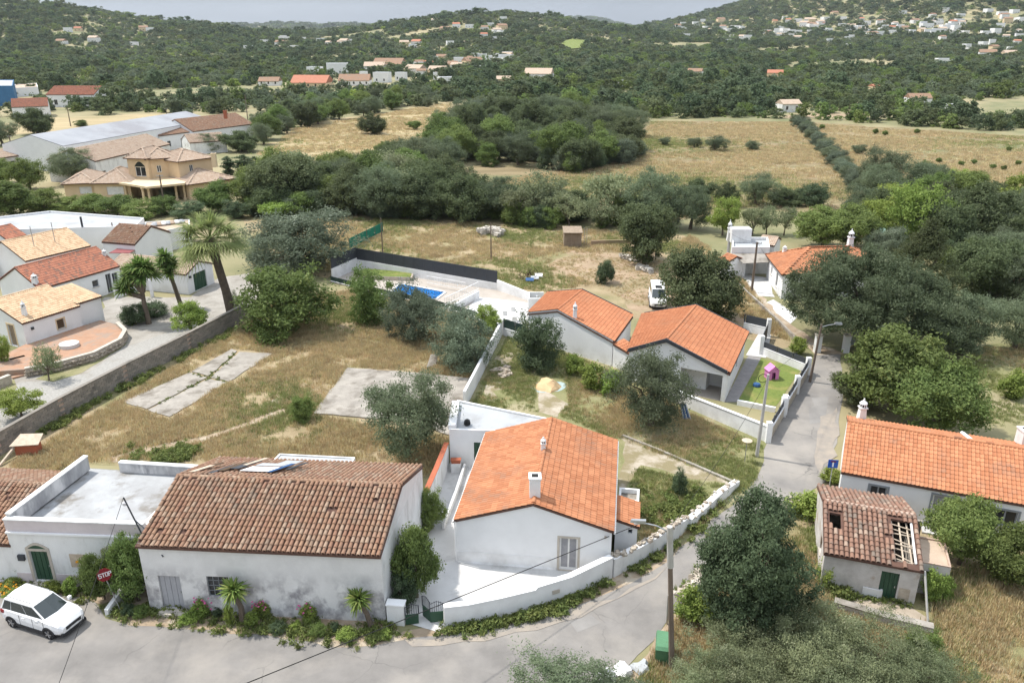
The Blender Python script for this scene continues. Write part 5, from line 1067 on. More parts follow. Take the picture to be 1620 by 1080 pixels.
o = [(2.5, 1.0, 4.6, 2.3, 'white_frame')]; ws = hipbox(t, (100, 290), (150, 288), 3.1, 10, 1.4, o); wins(t, ws['front'], o)
o = [(2.2, .9, 5.2, 2.4, 'white_frame')]; ws = hipbox(t, (147, 289), (205, 288), 3.2, 9, 2.0, o); wins(t, ws['front'], o)
# tower with the arched window
o = [(1.4, 3.7, 3.6, 5.5)]; ws = hipbox(t, (200, 249), (232, 250), 7.2, 7.5, 1.5, o); wins(t, ws['front'], o); arch(t, ws['front'], 1.35, 3.65, 5.55, .95, 'trim_cream', .25, 'glass')
o = [(1.6, 4.3, 2.4, 5.6)]; ws = hipbox(t, (231, 251), (275, 248), 7.0, 8, 1.5, o); wins(t, ws['front'], o); o = [(2.2, 4.3, 3.0, 5.6)]; ws = hipbox(t, (281, 255), (334, 248), 6.6, 8, 1.6, o); wins(t, ws['front'], o)
o = [(.5, .1, 2.5, 2.3)]; ws = hipbox(t, (298, 291), (370, 281), 3.0, 9, 1.8, []); 
# porch roof on columns
q = [P(182, 289, 3.1), P(232, 297, 3.1), P(292, 291, 3.1), P(300, 281, 3.2), P(205, 279, 3.2)]; mb = MB(); mb.prism([(p.x, p.y) for p in q], 2.9, 3.25); mb.build('porch_roof', 'trim_cream', t)
for k, (px, py) in enumerate(((186, 290), (197, 291), (225, 297), (234, 297), (277, 292), (290, 291))):
    p = P(px, py, 2.9); mb = MB(); mb.lathe((p.x, p.y, 0), [(.35, 0), (.35, .3), (.22, .35), (.22, 2.6), (.32, 2.7), (.32, 2.9)], 10); mb.build('column', 'trim_cream', t)
p = P(218, 312); w = Wall(P(190, 309).xy, P(290, 306).xy); mb = MB(); w.bar(mb, 0, 0, w.L, 2.9, 2.0, 2.2); mb.build('porch_wall', 'plaster_yellow', t); mb = MB(); w.bar(mb, 3.2, .05, 5.8, 2.5, 1.92, 1.995); mb.build('porch_door', 'glass', t)
chimney(t, P(340, 262, 5.5), 2.2, .8, 'trim_cream')
# long metal-roofed shed and old buildings behind the villa
def px_flat(name, label, px, h, wm, rm, par=.2, cat='building', ops={}):
    t = thing(name, label, cat, P(*px[0])); flat_house(t, [P(*p, h).xy for p in px], h, wm, rm, par, .25, ops); return t
def long_shed(name, label, a, b, h, dep, rise, wm, rm, wins_=0, style=None, cat='shed'):
    FL, FR = P(*a, h).xy, P(*b, h).xy; d = (FR-FL).normalized(); n = Vector((-d.y, d.x)); t = thing(name, label, cat, FL.to_3d()); w = Wall(FL, FR); L_ = w.L
    O = [(L_*(k+.35)/wins_, .9, L_*(k+.35)/wins_+1.3, 2.2) for k in range(wins_)]
    if style: ws = gable_house(t, FL, FR, FR+n*dep, FL+n*dep, h, h+rise, 'front', wm, style, rm, 0, {'front': O})
    else:
        mb = MB(); ww = [Wall(FL, FR), Wall(FR, FR+n*dep), Wall(FR+n*dep, FL+n*dep), Wall(FL+n*dep, FL)]; ww[0].face(mb, 0, h, O); ww[2].face(mb, 0, h); ww[1].face(mb, 0, h, top=[(0, h), (dep/2, h+rise), (dep, h)]); ww[3].face(mb, 0, h, top=[(0, h), (dep/2, h+rise), (dep, h)]); mb.build('wall', wm, t)
        for (p, q, r_, s_) in ((FL, FR, FR+n*dep/2, FL+n*dep/2), (FR+n*dep, FL+n*dep, FL+n*dep/2, FR+n*dep/2)):
            mb = MB(); Q4 = [p.to_3d()+Vector((0, 0, h)), q.to_3d()+Vector((0, 0, h)), r_.to_3d()+Vector((0, 0, h+rise)), s_.to_3d()+Vector((0, 0, h+rise))]; mb.hexa(Q4, [v+Vector((0, 0, .15)) for v in Q4]); mb.build('roof_slope', rm, t)
        ws = {'front': ww[0]}
    for o in O: window(t, ws['front'], o, 'grey_frame', 'dark', 1, 1, .08, sill=None)
    return t
long_shed('metal_roof_shed', 'very long shed with grey metal roof behind the villa', (100, 232), (335, 190), 5.5, 16, 2.2, 'plaster_clean', 'metal_roof', 3)
long_shed('tiled_farm_building', 'long old white building with patched brown tiled roof behind the villa', (150, 255), (268, 228), 4.5, 11, 2.2, 'plaster', 'tile_pink', 6, 'canal', 'building')
long_shed('ruined_shed', 'low shed with faded pink roof at the left edge by the long shed', (0, 250), (72, 240), 3.2, 10, 1.2, 'plaster_ruin', 'tile_pink', 2, 'canal')
px_gable('white_cottage', 'white cottage with terracotta roof and chimney right of the long shed', (252, 215), (305, 208), 4.0, 10, 5.5, 'plaster_clean', 'tile_old', 'canal', [(.2, 1, .3, 2.4), (.6, .2, .7, 2.6)])
t, ws = px_gable('brown_hip_house', 'house with dark brown roof and brick stack near the village road', (305, 208), (400, 196), 4.2, 13, 7.0, 'plaster_clean', 'tile_old', 'canal', [(.7, 1, .8, 2.4)]); chimney(t, P(357, 186, 7), 1.8, .8, 'terracotta')
px_gable('low_brown_house', 'low brown-roofed outbuilding below the brick stack', (300, 226), (358, 222), 3.0, 9, 4.6, 'plaster', 'tile_pink', 'canal')
px_gable('orange_roof_villa', 'pale villa with orange roof and chimneys among trees far left', (72, 150), (148, 150), 5, 16, 8, 'plaster_clean', 'tile_red', 'canal', [(.15, 1, .22, 3), (.7, 1, .8, 3)])
px_gable('orange_roof_villa', 'long low house with orange roof at the far left edge', (18, 170), (76, 168), 4, 14, 6.5, 'plaster_clean', 'tile_red', 'canal')
px_flat('blue_building', 'blue flat-roofed building cut by the left picture edge', [(-40, 137), (20, 137), (22, 127), (-38, 127)], 8, 'blue_wall', 'annex_roof', .3)
px_flat('white_farm_store', 'white flat building beside the blue one', [(22, 140), (60, 138), (58, 132), (24, 134)], 4, 'plaster_clean', 'tile_pink', .2)
# hip-roofed white house and the flat house beside it
t = thing('hip_roof_house', 'white house with orange hip roof half hidden by the spreading tree', 'house', P(1235, 472))
FL, FR, BL = Vector((31.35, 88.6)), Vector((43.5, 92.3)), Vector((32.0, 96.5)); FLx = Vector((31.4, 88.6)); d = Vector((12.6, 1.2)); nn = Vector((.85, 8.6)); o = [(2.2, 1.2, 2.9, 2.2), (5.2, .6, 6.1, 2.3)]
ws = hip_house(t, FLx, FLx+d, FLx+d+nn, FLx+nn, 3.1, (35.9, 93.7, 4.9), (40.8, 94.1, 4.9), 'plaster_clean', 'lusa', 'tile_new', {'left': o}, .3)
for a in o: window(t, ws['left'], a, 'white_frame', 'glass', 1, 1, .07)
chimney(t, (41.2, 94.8, 4.6), 2.2, .7, 'plaster_clean', 'algarve'); chimney(t, (33.6, 95.6, 3.7), .9, .5, 'plaster_clean', 'algarve')
t = thing('flat_white_house', 'small flat-roofed white house with grey carport awning by the utility poles', 'house', P(1155, 440))
p0 = P(1158, 395, 3.2).xy; d = Vector((1, .0)); nn = Vector((.25, 1)).normalized(); flat_house(t, [p0, p0+d*4.8, p0+d*4.8+nn*5.5, p0+nn*5.5], 3.2, 'plaster', 'annex_roof', .35, .2)
q = [Vector((p0.x, p0.y, 2.75)), Vector((p0.x+4.8, p0.y, 2.75)), Vector((p0.x+4.9, p0.y-2.6, 2.35)), Vector((p0.x+.7, p0.y-3.2, 2.3))]; mb = MB(); mb.hexa([v-Vector((0, 0, .06)) for v in q][::-1], q[::-1]); mb.build('awning', 'concrete', t)
for v in q[2:]: mb = MB(); mb.tube([Vector((v.x, v.y+.1, 0)), v-Vector((0, -.1, .08))], .06, 6); mb.build('post', 'metal', t)
pip(t, 'roof_room', 'plaster', (p0.x+.8, p0.y+3.6, 3.2, p0.x+3.4, p0.y+5.3, 5.0)); chimney(t, (p0.x+.9, p0.y+5.2, 3.4), 2.4, .55, 'plaster', 'algarve')
px_gable('tiny_shed', 'tiny white shed with orange roof left of the flat white house', (1133, 412), (1148, 417), 2.2, 3.5, 2.9, 'plaster_clean', 'tile_new')
px_gable('green_roof_shed', 'shed with pale green metal roof behind the trees', (1374, 376), (1400, 378), 2.0, 5, 2.9, 'screen_green', 'green_roof'); px_gable('small_pink_shed', 'low shed behind the flat white house', (1200, 385), (1225, 388), 2.5, 4, 3.2, 'plaster', 'tile_pink')
stone_wall('rubble heap of pale rocks beside the sandy yard', [(1010, 425), (1030, 432)], 30, .55, 2, 61, 'rock'); stone_wall('pale rocks under the tree at the sandy yard', [(985, 408), (1008, 414)], 18, .6, 2, 64, 'rock')
# wooden shack in the sandy yard
t = thing('wooden_shack', 'small grey wooden shack at the edge of the tree belt', 'shed', P(893, 392)); p = P(893, 392); q = P(919, 392); L_ = q.x-p.x
for k in range(7): mb = MB(); mb.box(p.x, p.y+.0, .1+k*.3, q.x, p.y+.06, .37+k*.3); mb.build('board', 'wood_old', t)
pip(t, 'side', 'wood_old', (q.x, p.y, .1, q.x+.06, p.y+2.4, 2.2), (p.x-.06, p.y, .1, p.x, p.y+2.4, 2.2), (p.x, p.y+2.4, .1, q.x, p.y+2.46, 2.2)); mb = MB(); mb.hexa([(p.x-.2, p.y-.3, 2.2), (q.x+.2, p.y-.3, 2.2), (q.x+.2, p.y+2.7, 2.5), (p.x-.2, p.y+2.7, 2.5)], [(p.x-.2, p.y-.3, 2.28), (q.x+.2, p.y-.3, 2.28), (q.x+.2, p.y+2.7, 2.58), (p.x-.2, p.y+2.7, 2.58)]); mb.build('roof', 'wood_old', t)
t = thing('ladder', 'pale ladder propped beside the wooden shack', 'ladder', P(926, 390)); p = P(924, 388); 
for s in (0, .4): mb = MB(); mb.tube([p+Vector((s, 0, 0)), p+Vector((s, .5, 2.6))], .03, 4); mb.build('rail', 'metal', t)
for k in range(7): mb = MB(); mb.tube([p+Vector((0, .07*k, .3*k+.3)), p+Vector((.4, .07*k, .3*k+.3))], .02, 4); mb.build('rung', 'metal', t)
wall_run('yard_wall', 'low earth-coloured wall beside the wooden shack', [P(935, 388), P(1005, 386)], .7, .3, 'dirt')
stone_wall('white rubble mound in front of the tree belt', [(762, 372), (775, 368), (792, 374)], 60, .7, 3, 71, 'rock')
# debris heap
t = thing('debris_heap', 'dark heap of branches and rubbish in the dry plot', 'heap', P(835, 440)); r = random.Random(5)
for k in range(34):
    p = P(835+r.gauss(0, 11), 440+r.gauss(0, 3)); a = r.uniform(0, 6.28); mb = MB(); L_ = r.uniform(.6, 1.8); mb.tube([p+Vector((0, 0, .1)), p+Vector((math.cos(a)*L_*.6, math.sin(a)*L_*.6, r.uniform(.1, 1.2)))], .05, 4, .02); mb.build('branch', 'wood_dark', t)
for k, (px, py, m) in enumerate(((838, 447, 'blue_plastic'), (852, 440, 'plaster_clean'), (846, 444, 'annex_roof'))): p = P(px, py); mb = MB(); mb.hexa([p+Vector((-.5, -.3, .3)), p+Vector((.5, -.3, .25)), p+Vector((.5, .3, .5)), p+Vector((-.5, .3, .5))], [p+Vector((-.5, -.3, .36)), p+Vector((.5, -.3, .31)), p+Vector((.5, .3, .56)), p+Vector((-.5, .3, .56))]); mb.build('sheet', m, t)
# sand pile on tarp
t = thing('sand_pile', 'orange sand heap on a greenish tarpaulin in the plot', 'heap', P(867, 620)); p = P(867, 612); mb = MB(); mb.lathe(p, [(1.15, .02), (1.0, .18), (.75, .42), (.35, .62), (.05, .66)], 14)
mb.v = [(x+.12*math.sin(7*y), y+.15*math.sin(5*x), z*(1+.25*math.sin(3*x+4*y))) for x, y, z in mb.v]; mb.build('sand', 'sand_pile', t, True); mb = MB(); mb.face([(p.x+1.6*math.cos(a)*(1+.15*math.sin(3*a)), p.y+1.35*math.sin(a)*(1+.2*math.sin(2*a+1)), .02) for a in np.linspace(0, 6.1, 16)]); mb.build('tarpaulin', 'tarp', t)
t = thing('green_net_fence', 'bright green shade net strung on posts beside the big olive', 'fence', P(555, 405)); a, b = P(553, 395), P(606, 368); mb = MB(); mb.obox(a, b, .03, .2, 1.6); mb.build('net', 'net_green', t)
for k in range(5): p = lerp(a, b, k/4); mb = MB(); mb.tube([p, p+Vector((0, 0, 1.75))], .05, 5); mb.build('post', 'pole_wood', t)
t = thing('scrap_panel', 'pale yellow board leaning with scrap behind the flat-roofed house', 'board', P(45, 715)); p = P(40, 722); mb = MB(); q = [p+Vector((-1, 0, .8)), p+Vector((1.1, .1, .9)), p+Vector((1.0, 1.1, 1.3)), p+Vector((-.7, 1.1, 1.25))]; mb.hexa(q, [v+Vector((0, 0, .05)) for v in q]); mb.build('board', 'wood_pale', t); pip(t, 'support', 'terracotta', (p.x-.8, p.y+.2, 0, p.x+.8, p.y+.9, .78))
t = thing('timber_plank', 'long plank lying beside the scrap board', 'plank', P(10, 735)); mb = MB(); mb.tube([P(0, 738)+Vector((0, 0, .1)), P(28, 718)+Vector((0, 0, .7))], .1, 4); mb.build('plank', 'wood_pale', t)
t = thing('broken_slab', 'tilted broken slab at the corner of the concrete pad', 'slab', P(684, 575)); p = P(684, 578); q = [p+Vector((-.45, -.8, .1)), p+Vector((.35, -.5, .1)), p+Vector((.5, .7, .75)), p+Vector((-.2, .8, .7))]; mb = MB(); mb.hexa(q, [v+Vector((0, 0, .1)) for v in q]); mb.build('slab', 'concrete', t)
stone_wall('loose slabs and stones by the white plot wall', [(782, 590), (800, 585), (795, 600)], 16, .5, 1, 81)
# ------------------------------------------------------------------ vehicles
def loft(mb, secs):
    for a, b in zip(secs, secs[1:]):
        n = len(a)
        for i in range(n-1): mb.face([a[i], b[i], b[i+1], a[i+1]])
    mb.face(list(reversed(secs[0]))[::-1]); mb.face(list(reversed(secs[-1])))
def car(name, label, loc, rz, st, cab, L_, wheels, wr, cat, suv=True, roofbox=False):
    t = thing(name, label, cat, loc, None, rz); B = lambda mb, nm, m, par=t, sm=False: link(nm, mb.mesh(nm, m, smooth=sm), par)
    mb = MB(); secs = []
    for x, w, zb, zt in st:
        s = [(x, -w*.90, zb), (x, -w, zb+.12), (x, -w*1.01, lerp(zb, zt, .55)), (x, -w*.955, zt-.05), (x, -w*.80, zt), (x, 0, zt+.025), (x, w*.80, zt), (x, w*.955, zt-.05), (x, w*1.01, lerp(zb, zt, .55)), (x, w, zb+.12), (x, w*.90, zb)]; secs.append(s)
    loft(mb, secs); body = B(mb, 'body', 'car_paint', sm=True)
    mb = MB(); x0, x1, x2, x3, zb, zt, wb, wt = cab                    # rear base, rear roof, front roof, screen base
    bot = [(x0, -wb*.92, zb), (x3, -wb*.86, zb), (x3+.12, 0, zb), (x3, wb*.86, zb), (x0, wb*.92, zb), (x0-.05, 0, zb)]; top = [(x1, -wt*.94, zt-.04), (x2, -wt*.92, zt-.04), (x2+.06, 0, zt), (x2, wt*.92, zt-.04), (x1, wt*.94, zt-.04), (x1-.04, 0, zt)]
    n = 6
    for i in range(n): j = (i+1) % n; mb.face([bot[i], bot[j], top[j], top[i]])
    mid = ((x1+x2)/2, 0, zt+.04)
    for i in range(n): mb.face([top[i], top[(i+1) % n], mid])
    B(mb, 'cabin', 'car_paint')
    def glassq(nm, a, b, c, d, e=.012, k=.08, kz=.12):
        a, b, c, d = map(Vector, (a, b, c, d)); nrm = (b-a).cross(d-a).normalized(); ctr = (a+b+c+d)/4; pts = [lerp(lerp(p, ctr, k), p, .0) for p in (a, b, c, d)]
        m2 = MB(); m2.hexa([p+nrm*.002 for p in pts], [p+nrm*e for p in pts]); B(m2, nm, 'car_glass')
    # screen in two leaves either side of the crease, side windows, rear window
    for s in (-1, 1):
        q = [bot[1] if s < 0 else bot[2], bot[2] if s < 0 else bot[3], top[2] if s < 0 else top[3], top[1] if s < 0 else top[2]]
        A = [Vector(v) for v in q]; nrm = (A[1]-A[0]).cross(A[3]-A[0]).normalized(); lo = .06; hi = .93; k0, k1 = (.08, 1.0) if s < 0 else (.0, .92)
        G = lambda u, v: lerp(lerp(A[0], A[1], u), lerp(A[3], A[2], u), v); pts = [G(k0, lo), G(k1, lo), G(k1, hi), G(k0, hi)]; m2 = MB(); m2.hexa([p+nrm*.002 for p in pts], [p+nrm*.012 for p in pts]); B(m2, 'windscreen', 'car_glass')
        q = [bot[4] if s < 0 else bot[5], bot[5] if s < 0 else bot[0], top[5] if s < 0 else top[0], top[4] if s < 0 else top[5]]; A = [Vector(v) for v in q]; nrm = (A[1]-A[0]).cross(A[3]-A[0]).normalized()
        G = lambda u, v: lerp(lerp(A[0], A[1], u), lerp(A[3], A[2], u), v); k0, k1 = (.1, 1.0) if s < 0 else (.0, .9); pts = [G(k0, .3), G(k1, .3), G(k1, .88), G(k0, .88)]; m2 = MB(); m2.hexa([p+nrm*.002 for p in pts], [p+nrm*.012 for p in pts]); B(m2, 'rear_window', 'car_glass')
        A = [Vector(v) for v in ((bot[0], bot[1], top[1], top[0]) if s < 0 else (bot[3], bot[4], top[4], top[3]))]; nrm = (A[1]-A[0]).cross(A[3]-A[0]).normalized(); G = lambda u, v: lerp(lerp(A[0], A[1], u), lerp(A[3], A[2], u), v)
        for u0, u1 in ((.04, .24), (.255, .60), (.615, .965)):
            if s > 0: u0, u1 = 1-u1, 1-u0
            pts = [G(u0, .07), G(u1, .07), G(u1, .90), G(u0, .90)]; m2 = MB(); m2.hexa([p+nrm*.002 for p in pts], [p+nrm*.012 for p in pts]); B(m2, 'side_window', 'car_glass')
        w = st[len(st)//2][1]*s
        m2 = MB(); m2.box(wheels[0]+wr, min(w*1.0, w*1.03), .24, wheels[1]-wr, max(w*1.0, w*1.03), .42); B(m2, 'sill', 'cladding')
        for x in (-.62, .28, 1.02): m2 = MB(); m2.box(x, min(w*1.0, w*1.018), .40, x+.012, max(w*1.0, w*1.018), 1.0); B(m2, 'door_seam', 'cladding')
        for x in (-.42, .5): m2 = MB(); m2.box(x, min(w*1.005, w*1.035), .86, x+.2, max(w*1.005, w*1.035), .90); B(m2, 'door_handle', 'car_paint')
        m2 = MB(); m2.box(x3-.25, min(w*1.02, w*1.22), zb+.02, x3-.10, max(w*1.02, w*1.22), zb+.18); B(m2, 'wing_mirror', 'car_paint')
        if suv: m2 = MB(); m2.tube([(x1+.1, s*wt*.80, zt+.04), (x1+.2, s*wt*.82, zt+.08), (x2-.2, s*wt*.82, zt+.08), (x2-.05, s*wt*.80, zt+.04)], .022, 5); B(m2, 'roof_rail', 'alloy')
        f = st[-2]; m2 = MB(); m2.hexa([(f[0]-.38, s*f[1]*.99, f[3]-.10), (f[0]+.02, s*f[1]*.72, f[3]-.16), (f[0]+.05, s*f[1]*.70, f[3]-.10), (f[0]-.36, s*f[1]*.96, f[3]-.02)], [(f[0]-.38, s*f[1]*1.02, f[3]-.05), (f[0]+.04, s*f[1]*.76, f[3]-.12), (f[0]+.06, s*f[1]*.74, f[3]-.06), (f[0]-.36, s*f[1]*.99, f[3]+.012)]); B(m2, 'headlight', 'lamp_glass')
        m2 = MB(); m2.box(f[0]-.02, min(s*.48, s*.66), .42, f[0]+.08, max(s*.48, s*.66), .54); B(m2, 'fog_lamp', 'cladding')
        r0 = st[1]; m2 = MB(); m2.box(r0[0]-.03, min(s*r0[1]*.8, s*r0[1]*1.02), .78, r0[0]+.22, max(s*r0[1]*.8, s*r0[1]*1.02), .98); B(m2, 'tail_light', 'red_lens')
        for wx in wheels:
            wh = MB(); y = w
            def disc(mb_, r, y0, y1, n=18):
                a = [(wx+r*math.cos(2*math.pi*i/n), y0, wr+r*math.sin(2*math.pi*i/n)) for i in range(n)]; b = [(p[0], y1, p[2]) for p in a]; mb_.hexa(a if s < 0 else a, b)
            disc(wh, wr, y*.78, y*1.015); o = B(wh, 'wheel', 'rubber'); m2 = MB(); disc(m2, wr*.66, y*1.0, y*1.022); ri = B(m2, 'rim', 'cladding', o)
            for k in range(5): a = 2*math.pi*k/5; m2 = MB(); m2.tube([(wx, y*1.03, wr), (wx+wr*.62*math.cos(a), y*1.03, wr+wr*.62*math.sin(a))], .035, 4); B(m2, 'spoke', 'alloy', o)
            m2 = MB(); R = wr*1.17; pts = [(wx+R*math.cos(a), wr+R*math.sin(a)) for a in np.linspace(0, math.pi, 10)]; pin = [(wx+wr*.9*math.cos(a), wr+wr*.9*math.sin(a)) for a in np.linspace(0, math.pi, 10)]
            for k in range(9): m2.hexa([(pts[k][0], y*.97, pts[k][1]), (pts[k+1][0], y*.97, pts[k+1][1]), (pin[k+1][0], y*.97, pin[k+1][1]), (pin[k][0], y*.97, pin[k][1])], [(pts[k][0], y*1.03, pts[k][1]), (pts[k+1][0], y*1.03, pts[k+1][1]), (pin[k+1][0], y*1.03, pin[k+1][1]), (pin[k][0], y*1.03, pin[k][1])])
            B(m2, 'wheel_arch', 'cladding')
    f = st[-1]; m2 = MB(); m2.box(f[0]-.10, -.46, .50, f[0]+.015, .46, .68); B(m2, 'grille', 'cladding'); m2 = MB(); m2.box(f[0]-.25, -f[1]*1.1, .25, f[0]+.03, f[1]*1.1, .40); B(m2, 'front_bumper', 'cladding')
    m2 = MB(); m2.box(f[0]+.017, -.26, .42, f[0]+.03, .26, .52); B(m2, 'number_plate', 'sign_white')
    r0 = st[0]; m2 = MB(); m2.box(r0[0]-.03, -.7, .30, r0[0]+.2, .7, .48); B(m2, 'rear_bumper', 'cladding')
    if roofbox: m2 = MB(); m2.box(x2-.7, -.35, zt+.05, x2-.1, .35, zt+.16); B(m2, 'roof_hatch', 'cladding')
    return t
ST = [(-2.02, .70, .45, .93), (-1.93, .83, .34, 1.02), (-1.5, .88, .28, 1.07), (0.2, .885, .27, 1.04), (1.0, .88, .27, 1.03), (1.55, .865, .29, .97), (1.90, .80, .33, .86), (2.06, .66, .40, .70)]
a, b = P(18, 1000), P(88, 1005)
car('parked_car', 'white compact SUV parked on the asphalt in front of the arched door', Vector((-24.6, 33.85, 0)), math.radians(-20), ST, (-1.98, -1.72, .18, 1.02, 1.02, 1.62, .87, .70), 4.1, (-1.28, 1.26), .34, 'car')
SV = [(-2.6, .86, .45, 1.15), (-2.55, .92, .35, 1.2), (-1.5, .95, .3, 1.22), (0.5, .95, .3, 1.22), (1.5, .95, .3, 1.2), (2.05, .93, .32, 1.12), (2.45, .86, .36, .95), (2.58, .74, .42, .74)]
p = P(1049, 489); car('camper_van', 'white van parked in the sandy yard behind the modern house', Vector((p.x-.3, p.y+2.2, 0)), math.radians(-97), SV, (-2.58, -2.5, .95, 1.85, 1.18, 2.05, .94, .82), 5.2, (-1.6, 1.6), .34, 'van', False, True)
# ------------------------------------------------------------------ poles, signs, street furniture
def pole(name, label, base, h, r0, r1, m='pole_wood', cat='pole', arm=None, cross=0, top=(0, 0)):
    t = thing(name, label, cat, base); mb = MB(); T = base+Vector((top[0], top[1], h)); mb.tube([base-Vector((0, 0, .1)), T], r0, 8, r1); mb.build('pole', m, t)
    if arm:
        ax, ay, az = arm; mb = MB(); q = T+Vector((0, 0, -.25)); mb.tube([q, q+Vector((ax*.5, ay*.5, az*.75)), q+Vector((ax, ay, az))], .035, 6); mb.build('arm', 'metal', t); e = q+Vector((ax, ay, az)); d = Vector((ax, ay, 0)).normalized(); n = Vector((-d.y, d.x, 0))
        mb = MB(); mb.hexa([e-n*.1-d*.1, e+d*.6-n*.09, e+d*.6+n*.09, e+n*.1-d*.1], [e-n*.08-d*.1+Vector((0, 0, .16)), e+d*.55-n*.06+Vector((0, 0, .12)), e+d*.55+n*.06+Vector((0, 0, .12)), e+n*.08-d*.1+Vector((0, 0, .16))]); lm = mb.build('luminaire', 'metal', t); mb = MB(); mb.box(e.x+d.x*.1-.06, e.y+d.y*.1-.06, e.z-.06, e.x+d.x*.5+.06, e.y+d.y*.5+.06, e.z-.002); mb.build('lens', 'lamp_glass', lm)
    for k in range(cross):
        z = T.z-.2-.5*k; mb = MB(); mb.box(T.x-.55, T.y-.04, z, T.x+.55, T.y+.04, z+.08); mb.build('crossarm', 'metal', t)
        for s in (-.5, -.2, .2, .5): mb = MB(); mb.lathe((T.x+s, T.y, z+.081), [(.03, 0), (.05, .05), (.03, .14)], 6); mb.build('insulator', 'lamp_glass', t)
    return t, T
def ppx(name, label, bx, by, ty, r=.11, **k):
    b = P(bx, by); h = height_at(b, ty); return pole(name, label, b, h, r*1.2, r*.8, **k)
b = P(1063, 1060); lamp, T1 = pole('street_lamp', 'tall wooden street lamp post beside the green bin', b, 8.3, .15, .10, 'pole_wood', 'street lamp', (-1.15, .2, .35), top=(-.72, -.1))
mb = MB(); mb.tube([lerp(b, T1, .74), lerp(b, T1, 1.005)], .155, 8, .135); mb.build('sleeve', 'pole_concrete', lamp)
mb = MB(); q0 = b+Vector((-.5, .45, 0)); mb.tube([P(1055, 985), lerp(b, T1, .55)+Vector((-.1, 0, 0))], .05, 6); mb.build('brace_pole', 'pole_concrete', lamp)
_, T2 = ppx('utility_pole', 'slim concrete pole with coiled cable beside the white fence wall', 1197, 722, 592, .12, m='pole_concrete', top=(.1, 0)); 
_, T3 = ppx('street_lamp', 'street lamp post at the lane end by the lawn fence', 1281, 604, 513, .11, m='pole_wood', cat='street lamp', arm=(1.3, .2, .2), top=(.3, 0))
_, T4 = ppx('utility_pole', 'thick pale pole in front of the flat white house', 1150, 418, 368, .2, m='pole_concrete'); _, T5 = ppx('utility_pole', 'dark pole with crossarm beside the hip-roofed house', 1189, 462, 383, .14, cross=1)
ppx('utility_pole', 'leaning pole behind the modern house roof', 1126, 492, 452, .11, m='pole_concrete', top=(.8, 0), cross=1); ppx('utility_pole', 'pale pole under the trees at the right edge', 1562, 472, 410, .14, m='pole_concrete', top=(.6, 0))
ppx('utility_pole', 'thin post by the green net fence', 606, 408, 345, .08); ppx('utility_pole', 'thin post standing in the dry grass behind the pool screen', 777, 410, 352, .08)
ppx('utility_pole', 'dark pole in the hedge in front of the villa porch', 262, 338, 277, .14, cross=1); ppx('utility_pole', 'dark pole right of the villa garden hedge', 337, 332, 288, .12); ppx('utility_pole', 'dark pole above the long metal shed', 181, 222, 194, .16, cross=1); ppx('utility_pole', 'dark pole at the far end of the long metal shed', 266, 196, 172, .16, cross=1)
ppx('utility_pole', 'dark pole in front of the ruined shed on the left', 22, 250, 215, .16, cross=1); ppx('utility_pole', 'second dark pole by the ruined shed', 40, 252, 232, .15); ppx('utility_pole', 'slim mast on the tan-roofed house side', 185, 398, 352, .1, m='pole_wood'); ppx('utility_pole', 'pole in the field beyond the long shed', 112, 200, 170, .15); ppx('utility_pole', 'pole at the village road bend', 392, 190, 150, .15)
# wall bracket with cable on the flat-roofed house
t = thing('wall_bracket', 'dark iron cable bracket at the corner between barn and flat-roofed house', 'bracket', Vector((-19.75, 36.2, 3.2))); A = Vector((-19.75, 36.2, 3.3)); T6 = Vector((-20.55, 36.3, 6.1)); mb = MB(); mb.tube([A, T6], .045, 6); mb.build('mast', 'anthracite', t); mb = MB(); mb.tube([A+Vector((-.38, .05, 1.4)), A+Vector((.2, -.4, 1.3)), A+Vector((1.6, -1.6, .3))], .035, 6); mb.build('stay', 'anthracite', t); mb = MB(); mb.lathe(T6+Vector((0, 0, -.5)), [(.05, 0), (.12, .05), (.12, .2), (.05, .25)], 8); mb.build('insulator', 'lamp_glass', t)
def wire(label, a, b, sag, r=.014, n=14):
    a, b = Vector(a), Vector(b); pts = [lerp(a, b, k/n) - Vector((0, 0, 4*sag*(k/n)*(1-k/n))) for k in range(n+1)]; mb = MB(); mb.tube(pts, r, 5, cap=False); o = mb.build('overhead_cable', 'cable'); props(o, label, 'cable')
wire('thick black overhead cable crossing the lower street to the central house', Vector((7.3, 39.4, 2.3)), P(380, 1084, 5.0), .0, .022)
wire('overhead cable from the wall bracket down across the parked-car street', T6, P(88, 1095, 4.5), .1, .014)
wire('overhead cable from the lamp post over the scrub plot to the concrete pole', T1, T2+Vector((0, 0, -.3)), .6, .012); wire('overhead cable along the lane between pole and lamp', T2, T3, .5, .012); wire('overhead cable between the two poles of the flat house', T4, T5, .3, .012); wire('overhead cable from the lane lamp to the dark pole', T3, T5, .5, .012)
mb = MB(); pts = [T2 + Vector((.32*math.cos(a)-.35, 0, .32*math.sin(a)-.3)) for a in np.linspace(0, 11, 30)]; mb.tube(pts, .025, 5); props(mb.build('cable_coil', 'cable'), 'coil of black cable hung on the concrete pole', 'cable')
